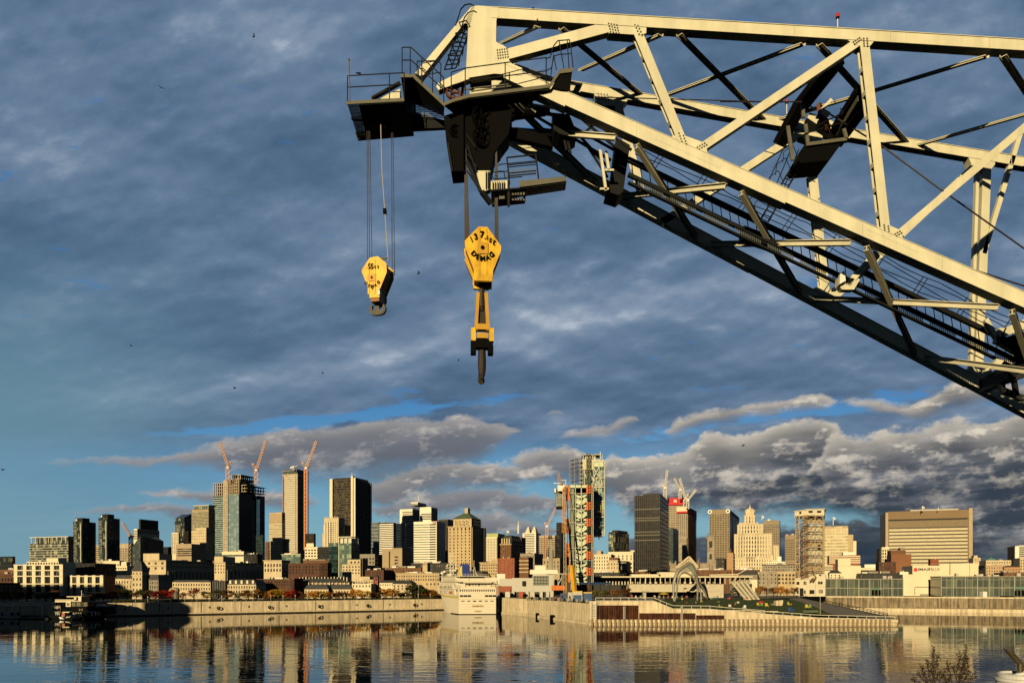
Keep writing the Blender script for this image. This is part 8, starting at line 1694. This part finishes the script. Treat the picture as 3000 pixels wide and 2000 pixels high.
# ================================================================ people
def person_mesh():
    me = bpy.data.meshes.new('person'); bm = bmesh.new(); J = dict(pel=(0, 0, .95), ch=(0, .0, 1.32), nk=(0, 0, 1.48), hd=(0, -.01, 1.64), ht=(0, 0, 1.74), sl=(-.18, 0, 1.42), el=(-.26, .02, 1.14), wl=(-.24, -.1, .9), sr=(.18, 0, 1.42), er=(.26, .02, 1.14), wr=(.25, -.08, .9), hl=(-.1, 0, .9), kl=(-.12, -.05, .5), al=(-.12, .05, .08), fl=(-.12, -.1, .04), hr=(.1, 0, .9), kr=(.13, .04, .5), ar=(.15, .14, .08), fr_=(.15, .0, .04))
    rad = dict(pel=.15, ch=.15, nk=.06, hd=.10, ht=.07, sl=.07, el=.05, wl=.04, sr=.07, er=.05, wr=.04, hl=.09, kl=.065, al=.045, fl=.04, hr=.09, kr=.065, ar=.045, fr_=.04)
    V = {k: bm.verts.new(v) for k, v in J.items()}
    for a, b_ in (('pel', 'ch'), ('ch', 'nk'), ('nk', 'hd'), ('hd', 'ht'), ('ch', 'sl'), ('sl', 'el'), ('el', 'wl'), ('ch', 'sr'), ('sr', 'er'), ('er', 'wr'), ('pel', 'hl'), ('hl', 'kl'), ('kl', 'al'), ('al', 'fl'), ('pel', 'hr'), ('hr', 'kr'), ('kr', 'ar'), ('ar', 'fr_')): bm.edges.new((V[a], V[b_]))
    bm.verts.index_update(); keys = list(J); bm.to_mesh(me); bm.free(); o = bpy.data.objects.new('person', me); col.objects.link(o)
    sk = o.modifiers.new('skin', 'SKIN'); o.modifiers.new('sub', 'SUBSURF').levels = 1
    for i, k in enumerate(keys): me.skin_vertices[0].data[i].radius = (rad[k], rad[k]); me.skin_vertices[0].data[i].use_root = (k == 'pel')
    dg = bpy.context.evaluated_depsgraph_get(); out = bpy.data.meshes.new_from_object(o.evaluated_get(dg)); bpy.data.objects.remove(o); return out
PM = person_mesh()
def person(px, D, zb, top, legs, label, rz=0):
    me = PM.copy(); me.materials.clear(); me.materials.append(paint('skin', (.4, .24, .16))); me.materials.append(top); me.materials.append(legs)
    for f in me.polygons: z = f.center.z; f.material_index = 2 if z < .95 else (1 if z < 1.5 else 0)
    o = bpy.data.objects.new('person', me); col.objects.link(o); o.location = (X(px, D), D, zb); o.rotation_euler = (0, 0, rz); return tag(o, label, 'person', 'people around the pier')
VEST = paint('vest_orange', (.65, .15, .03)); DKC = paint('dark_cloth', (.02, .02, .025)); RDC = paint('red_cloth', (.5, .03, .03)); PLC = paint('pale_cloth', (.5, .48, .4)); JN = paint('jeans', (.04, .06, .1))
person(1627, 300, PT, VEST, DKC, 'worker in an orange vest, left of three behind the pier fence'); person(1633, 301, PT, VEST, VEST, 'worker in an orange suit, middle of three behind the pier fence', 1); person(1640, 300, PT, VEST, JN, 'worker in an orange vest and jeans, right of three behind the pier fence', 2)
person(2450, 300, Z(1783, 300), DKC, DKC, 'person in dark clothes walking on the ramp', 1); person(2446, 302, Z(1782, 302), DKC, JN, 'person in jeans walking close behind on the ramp', 1.4)
person(2154, 288, Z(1779, 288), RDC, DKC, 'person in a red jacket standing on the lawn'); person(2039, 300, Z(1773, 300), PLC, JN, 'person in pale clothes on the lawn under the arches', .5); person(2103, 330, PT, DKC, DKC, 'person in dark clothes at the back edge of the lawn', .3)
person(1610, 350, PT, DKC, JN, 'person in dark clothes by the ferry terminal column'); person(530, LQy(530)+3, 6.0, DKC, DKC, 'person walking on the promenade by the red trees', 1.5); person(1002, LQy(1002)+2.5, 6.0, PLC, DKC, 'person in a pale top on the promenade by the slate townhouses', 1.5)
# ================================================================ garden chairs on the lawn
def chair_parts():
    a = MB(); a.hexa([(-.35, -.45, .30), (.35, -.45, .30), (.3, .3, .20), (-.3, .3, .20)], [(-.35, -.45, .36), (.35, -.45, .36), (.3, .3, .26), (-.3, .3, .26)])
    b_ = MB()
    for i in range(5): x = -.3+i*.135; b_.hexa([(x, .28, .2), (x+.12, .28, .2), (x+.12, .32, .2), (x, .32, .2)], [(x*1.15, .62, 1.12-.1*abs(i-2)*.5), (x*1.15+.13, .62, 1.12-.1*abs(i-2)*.5), (x*1.15+.13, .66, 1.12), (x*1.15, .66, 1.12)])
    c = MB()
    for s_ in (-1, 1): c.box(s_*.42-.07, s_*.42+.07, -.5, .45, .56, .6)
    return a, b_, c
_cc = {}
def gchair(px, py, cname, rgb, label):
    if cname not in _cc:
        a, b_, c = chair_parts(); mt = paint('chair_'+cname, rgb, .4); ms = []
        for q_, nm in ((a, 'seat'), (b_, 'backrest'), (c, 'armrest')): o = q_.build(nm, mt, None, local=True); ms.append((nm, o.data)); bpy.data.objects.remove(o)
        lg = MB(); lg.box(-.04, .04, -.04, .04, 0, .56); o = lg.build('leg', mt, None, local=True); ms.append(('leg', o.data)); bpy.data.objects.remove(o); _cc[cname] = ms
    D = 330-(py-1755)*2; r = empty('garden_chair', (X(px, D), D, Z(py+3.5, D)), random.uniform(-.8, .8), label, 'garden chair', 'coloured garden chairs on the lawn'); r.scale = (1.25, 1.25, 1.25)
    for nm, me in _cc[cname]:
        if nm == 'leg':
            for x in (-.42, .42):
                for y in (-.45, .4): place('leg', me, (x, y, 0), 0, r)
        else: place(nm, me, (0, 0, 0), 0, r)
CR, CY, CG, CB, CW = ('red', (.6, .02, .02)), ('yellow', (.7, .55, .05)), ('green', (.16, .32, .1)), ('blue', (.03, .1, .35)), ('white', (.7, .7, .6))
for px, py, (cn, rgb), wh in [(1996, 1757, CY, 'left of the arches at the back'), (2070, 1755, CR, 'left of a pair at the foot of the arch leg'), (2076, 1756, CR, 'right of a pair at the foot of the arch leg'), (2084, 1755, CG, 'beside the red pair at the arch leg'), (2095, 1754, CB, 'at the back edge right of the green one'), (2136, 1755, CR, 'at the back beside the scaffold'),
    (2132, 1754, CB, 'at the back left of the red one by the scaffold'), (2055, 1767, CY, 'under the right arch leg'), (2013, 1770, CR, 'half hidden behind the railing'), (2105, 1767, CG, 'alone in the middle of the lawn'), (2163, 1768, CW, 'tilted near the slanted struts'), (2159, 1770, CG, 'behind the white tilted one'), (2112, 1777, CY, 'just behind the pier railing'),
    (2138, 1777, CW, 'near the railing left of the red jacket'), (2181, 1779, CW, 'near the railing right of the red jacket'), (2223, 1771, CY, 'in a cluster left of the concrete wedge'), (2227, 1767, CR, 'at the back of the cluster left of the concrete wedge'), (2230, 1772, CG, 'at the front of the cluster left of the concrete wedge'), (2239, 1766, CR, 'right of the cluster towards the wedge'), (2246, 1773, CY, 'nearest the concrete wedge'),
    (2313, 1769, CY, 'right of the concrete wedge'), (2315, 1786, CB, 'left of the pair at the low lawn edge'), (2321, 1786, CB, 'right of the pair at the low lawn edge'), (2364, 1777, CY, 'beside the ramp'), (2372, 1777, CG, 'beside the ramp next to the yellow one'), (2183, 1757, CR, 'by the foot of the slanted struts')]:
    gchair(px, py, cn, rgb, '%s garden chair %s' % (cn, wh))
# ================================================================ moored boats at left
BD = 309
sp = empty('houseboat', P(220, 1812, BD), 0, 'large multi deck houseboat with cream porthole front moored in the shade on the left', 'boat')
def bb(x0, x1, y0, y1, dd, dep, mats, name, par=None): return pbox(x0, x1, y0, y1, BD+dd, dep, mats, name, par or sp)
m = MB(); m.hexa([P(x, 1812, BD+d_) for x, d_ in ((150, 1), (306, 1), (306, 9), (150, 9))], [P(x, y, BD+d_) for x, y, d_ in ((140, 1800, 0), (308, 1801, 0), (308, 1801, 10), (140, 1800, 10))]); m.build('hull', DGREY, sp)
bb(205, 304, 1777, 1801, 2, 9, BLK, 'lower_deck'); bb(207, 284, 1762, 1776, 2.5, 8, DKW, 'middle_deck'); bb(280, 304, 1774, 1777, 1.5, 9, GREYC, 'deck_edge')
m = MB(); m.lathe(P(166, 1795, BD+5.5), [(2.4, 0), (2.5, 1.5), (2.5, 2.6), (2.1, 3.2)], 16); m.build('round_front', CREAMW, sp)
for x in (158.5, 172.5, 187): m = MB(); m.disc(P(x, 1785, BD+2.6), (0, 1, 0), .62, .25, 16); m.build('porthole', BLK, sp)
for x in (163, 168, 172.5): bb(x, x+1.5, 1795, 1802, 2.6, .3, WHT, 'prop')
bb(161, 194, 1761, 1763, 2.0, 6, CREAMW, 'awning'); bb(163, 193, 1763, 1772, 4, 5, BLK, 'lounge_glazing'); bb(193, 207, 1761, 1776, 2.0, 6, CREAMW, 'cabin_corner')
for x in (196, 200.5): bb(x, x+2.2, 1765, 1773, 1.9, .2, BLK, 'window')
for x in (210, 225, 246, 266): bb(x, x+11, 1763.5, 1775, 2.3, .3, paint('dim_glass', (.13, .11, .05), .3), 'window')
for x in (231, 238): bb(x, x+4.5, 1782, 1788, 1.9, .2, paint('dim_glass', (.13, .11, .05)), 'window')
bb(195, 238, 1745.5, 1748, 3, 5, CREAMW, 'cabin_roof'); bb(229, 238, 1748, 1759, 3, 5, CREAMW, 'upper_cabin'); bb(217, 223, 1747, 1757, 3, 2, CREAMW, 'upper_cabin'); bb(161, 238, 1759, 1761, 2.4, 7, CREAMW, 'deck_edge'); bb(240, 264, 1747, 1759, 3.5, 4, BLK, 'wheelhouse'); bb(240, 246, 1740, 1741.5, 4, 1, GREYC, 'rail_top')
for i in range(13): x = 162+i*4.4; bb(x, x+3.2, 1754.5, 1758.6, 2.2, .1, CREAMW, 'railing_panel')
m = MB(); m.tube(P(239, 1746, BD+3), P(239, 1728, BD+3), .12, 5); m.build('mast', WHT, sp)
for i in range(4): bb(213+i*7, 218+i*7, 1793, 1800, 1.5, .3, paint('lower_glass', (.16, .15, .09), .3), 'window')
bb(281, 294, 1791, 1802, 1.4, .4, paint('lit_glass', (.35, .3, .14), .3), 'window'); bb(282, 301, 1770, 1774.5, 2, 3, WHT, 'dinghy_cover')
kb = empty('small_motorboat', P(192, 1808, 304), 0, 'small red and white cabin boat moored before the houseboat', 'boat')
def kb_(x0, x1, y0, y1, dd, dep, mats, name, par): return pbox(x0, x1, y0, y1, 304+dd, dep, mats, name, par)
def hullb(x0, x1, yt, yb, par, mats, D=304):
    m = MB(); m.hexa([P(x, yb, D+d_) for x, d_ in ((x0+4, .6), (x1-1, .6), (x1-1, 2), (x0+4, 2))], [P(x0, yt-1, D+1.3), P(x1, yt, D), P(x1, yt, D+2.6), P(x0, yt-1, D+1.32)]); return m.build('hull', mats, par)
hullb(180, 204, 1803, 1810, kb, WHT); kb_(181, 190, 1793, 1804, .2, 2, paint('cabin_red', (.4, .12, .06)), 'cabin', kb); kb_(189.5, 202, 1794, 1805, 0, 2.4, BLK, 'windscreen', kb); kb_(183, 203, 1791, 1793.5, 0, 2.4, CREAMW, 'roof', kb)
k2 = empty('small_motorboat', P(218, 1808, 303), 0, 'cream cabin boat with square windows before the houseboat', 'boat'); hullb(205, 232, 1804, 1811, k2, WHT, 303); m = MB(); m.box(X(207, 303), X(231, 303), 303, 305, Z(1806, 303), Z(1799, 303)); m.build('cabin', CREAMW, k2)
for x in (221, 226): m = MB(); m.box(X(x, 303), X(x+3.5, 303), 302.8, 303, Z(1804, 303), Z(1800.5, 303)); m.build('window', BLK, k2)
k3 = empty('small_motorboat', P(182, 1811, 301), 0, 'low white open motorboat, nearest in front of the houseboat', 'boat'); hullb(172, 192, 1807, 1812.5, k3, WHT, 301); m = MB(); m.box(X(178, 301), X(187, 301), 301.3, 302.6, Z(1808, 301), Z(1805.5, 301)); m.build('windscreen', SHIPS, k3)
k4 = empty('small_motorboat', P(268, 1808, 304), 0, 'dark boat with a white framed canopy at the right of the houseboat', 'boat'); hullb(250, 282, 1803, 1810, k4, DGREY); m = MB()
for a, b_ in (((257, 1791), (279, 1790)), ((279, 1790), (279, 1803)), ((269, 1791), (269, 1803)), ((256, 1786), (256, 1792))): m.beam(P(*a, 304), P(*b_, 304), .25, .25)
m.build('canopy_frame', WHT, k4)
k5 = empty('tour_boat', P(30, 1806, 312), 0, 'long pale shaded tour boat with three square windows at the left edge', 'boat'); m = MB(); m.hexa([P(x, 1808, 312+d_) for x, d_ in ((-40, 0), (60, .5), (60, 4), (-40, 4.5))], [P(x, 1789, 312+d_) for x, d_ in ((-40, 0), (62, 0), (62, 4.5), (-40, 4.5))]); m.build('hull', paint('boat_grey_white', (.5, .52, .5)), k5)
for x in (4, 33, 51): m = MB(); m.box(X(x, 312), X(x+6, 312), 311.8, 312.2, Z(1801, 312), Z(1793, 312)); m.build('window', BLK, k5)
m = MB(); m.box(X(-40, 312), X(118, 312), 311, 318, Z(1775, 312), Z(1773, 312)); m.build('canopy', GREYC, k5)
m = MB()
for x in (20, 60, 100, 117): m.tube(P(x, 1808, 313), P(x, 1774, 313), .12, 5)
m.build('canopy_post', GREYC, k5)
fl_ = empty('floating_dock', P(100, 1808, 310), 0, 'dark floating dock with a white post between the left boats', 'dock'); m = MB(); m.box(X(62, 310), X(150, 310), 308, 316, -.5, .5); m.build('deck', DGREY, fl_); m = MB(); m.tube(P(123, 1806, 309), P(123, 1775, 309), .22, 6); m.build('post', WHT, fl_)
# ================================================================ foreground: quay edge, exhaust pipe on a white drum, weeds
m = MB(); m.box(-16, 16, -12, 11.2, -2, 14.35); structure('foreground_quay', m, ASPH)
DR = 10.0; dr = empty('vent_drum', (X(2996, DR), DR, 14.35), 0, 'white round drum with a black bent exhaust pipe at the bottom right corner', 'exhaust stack')
c = Vector((X(2996, DR), DR, 14.35)); m = MB(); m.lathe(c, [(.30, 0), (.31, .28), (.325, .30), (.325, .33), (.30, .34), (.30, .385), (.27, .40), (.26, .37)], 40); m.build('drum', paint('drum_white', (.62, .62, .6), .45, var=.15, scale=4), dr)
m = MB(); m.tube(c+Vector((-.24, -.12, .36)), c+Vector((-.1, -.17, .41)), .03, 8); m.tube(c+Vector((-.24, -.12, .36)), c+Vector((-.27, 0, .37)), .03, 8); m.lathe(c+Vector((-.03, -.02, .36)), [(.07, 0), (.075, .03), (.05, .05)], 16); m.build('rim_clamp', paint('drum_white', (.62, .62, .6)), dr)
pc = X(2989, DR); PIPE = paint('pipe_dark', (.06, .045, .02), .4, var=.3, scale=8, spec=.6); m = MB(); a = Vector((pc, DR, Z(1976, DR))); b_ = Vector((pc, DR, Z(1944, DR))); m.tube(a, b_, .037, 16); e2 = P(2945, 1893, DR)
dd = (e2-b_).normalized(); u = Vector((0, 1, 0)); v = dd.cross(u).normalized(); n = 16; vs = []; fs = []
for j, (cc_, cut) in enumerate(((b_, 0), (e2+dd*-.02, 1))):
    for i in range(n): an = 2*math.pi*i/n; o_ = u*.037*math.cos(an)+v*.037*math.sin(an); vs.append(cc_+o_+dd*(cut*(-.05+1.9*(o_.dot(v)))))
fs = [(i, (i+1) % n, n+(i+1) % n, n+i) for i in range(n)]; m.add(vs, fs); m.lathe(b_-Vector((0, 0, .012)), [(.040, 0), (.040, .02)], 16); m.build('exhaust_pipe', PIPE, dr)
WEED = paint('weed_dark', (.035, .022, .012), .9)
def weed(stems, label, seed, D=7.5):
    r = random.Random(seed); m = MB(); lf = MB()
    def leafy(a, b_, dens):
        L = (b_-a).length; n = int(L*dens)
        for i in range(n):
            t_ = r.random()**.8; p = a.lerp(b_, t_)+Vector((r.gauss(0, .010), r.gauss(0, .012), r.gauss(0, .008))); d_ = Vector((r.gauss(0, 1), r.gauss(0, 1), r.gauss(.3, 1))).normalized()*r.uniform(.006, .016); q_ = d_.orthogonal().normalized()*r.uniform(.002, .005)
            lf.add([p-d_, p-q_, p+d_, p+q_], [(0, 1, 2, 3)])
    for (x0, y0), (x1, y1) in stems:
        a, b_ = P(x0, y0, D), P(x1, y1, D); pts = [a]
        for k in range(1, 7): pts.append(a.lerp(b_, k/6)+Vector((r.gauss(0, .004), r.gauss(0, .01), 0)))
        for k in range(6): m.tube(pts[k], pts[k+1], .0045*(1-k*.12), 5, 0, .0045*(1-(k+1)*.12))
        leafy(a.lerp(b_, .35), b_, 620)
        n = int((b_-a).length/.03)
        for k in range(n):
            t_ = .25+.75*k/n; p = a.lerp(b_, t_); s_ = 1 if k % 2 else -1; q_ = p+Vector((s_*r.uniform(.015, .05)*(1.2-t_), r.uniform(-.02, .02), r.uniform(.03, .07))); m.tube(p, q_, .0018, 4, 0, .001); leafy(p.lerp(q_, .3), q_, 300)
    e_ = empty('weed', P(stems[0][0][0], 2010, D), 0, label, 'plant', 'weeds at the bottom right'); m.build('stem', WEED, e_); lf.build('leaf', WEED, e_)
weed([((2732, 2080), (2734, 1897)), ((2700, 2020), (2672, 1985)), ((2745, 2010), (2770, 1962)), ((2760, 2020), (2785, 1985)), ((2728, 2010), (2716, 1932)), ((2735, 1995), (2748, 1920)), ((2722, 2010), (2698, 1950)), ((2730, 2015), (2688, 1972)), ((2740, 2000), (2752, 1965))], 'left of two dark seedy weeds against the golden reflection', 3)
weed([((2790, 2090), (2833, 1893)), ((2820, 2020), (2858, 1975)), ((2780, 2010), (2762, 1975)), ((2800, 1990), (2813, 1912)), ((2808, 1975), (2838, 1924)), ((2790, 2005), (2775, 1938)), ((2802, 1990), (2792, 1950)), ((2805, 2000), (2840, 1946)), ((2812, 2010), (2842, 1965))], 'right of two dark seedy weeds, taller and leaning right', 4)
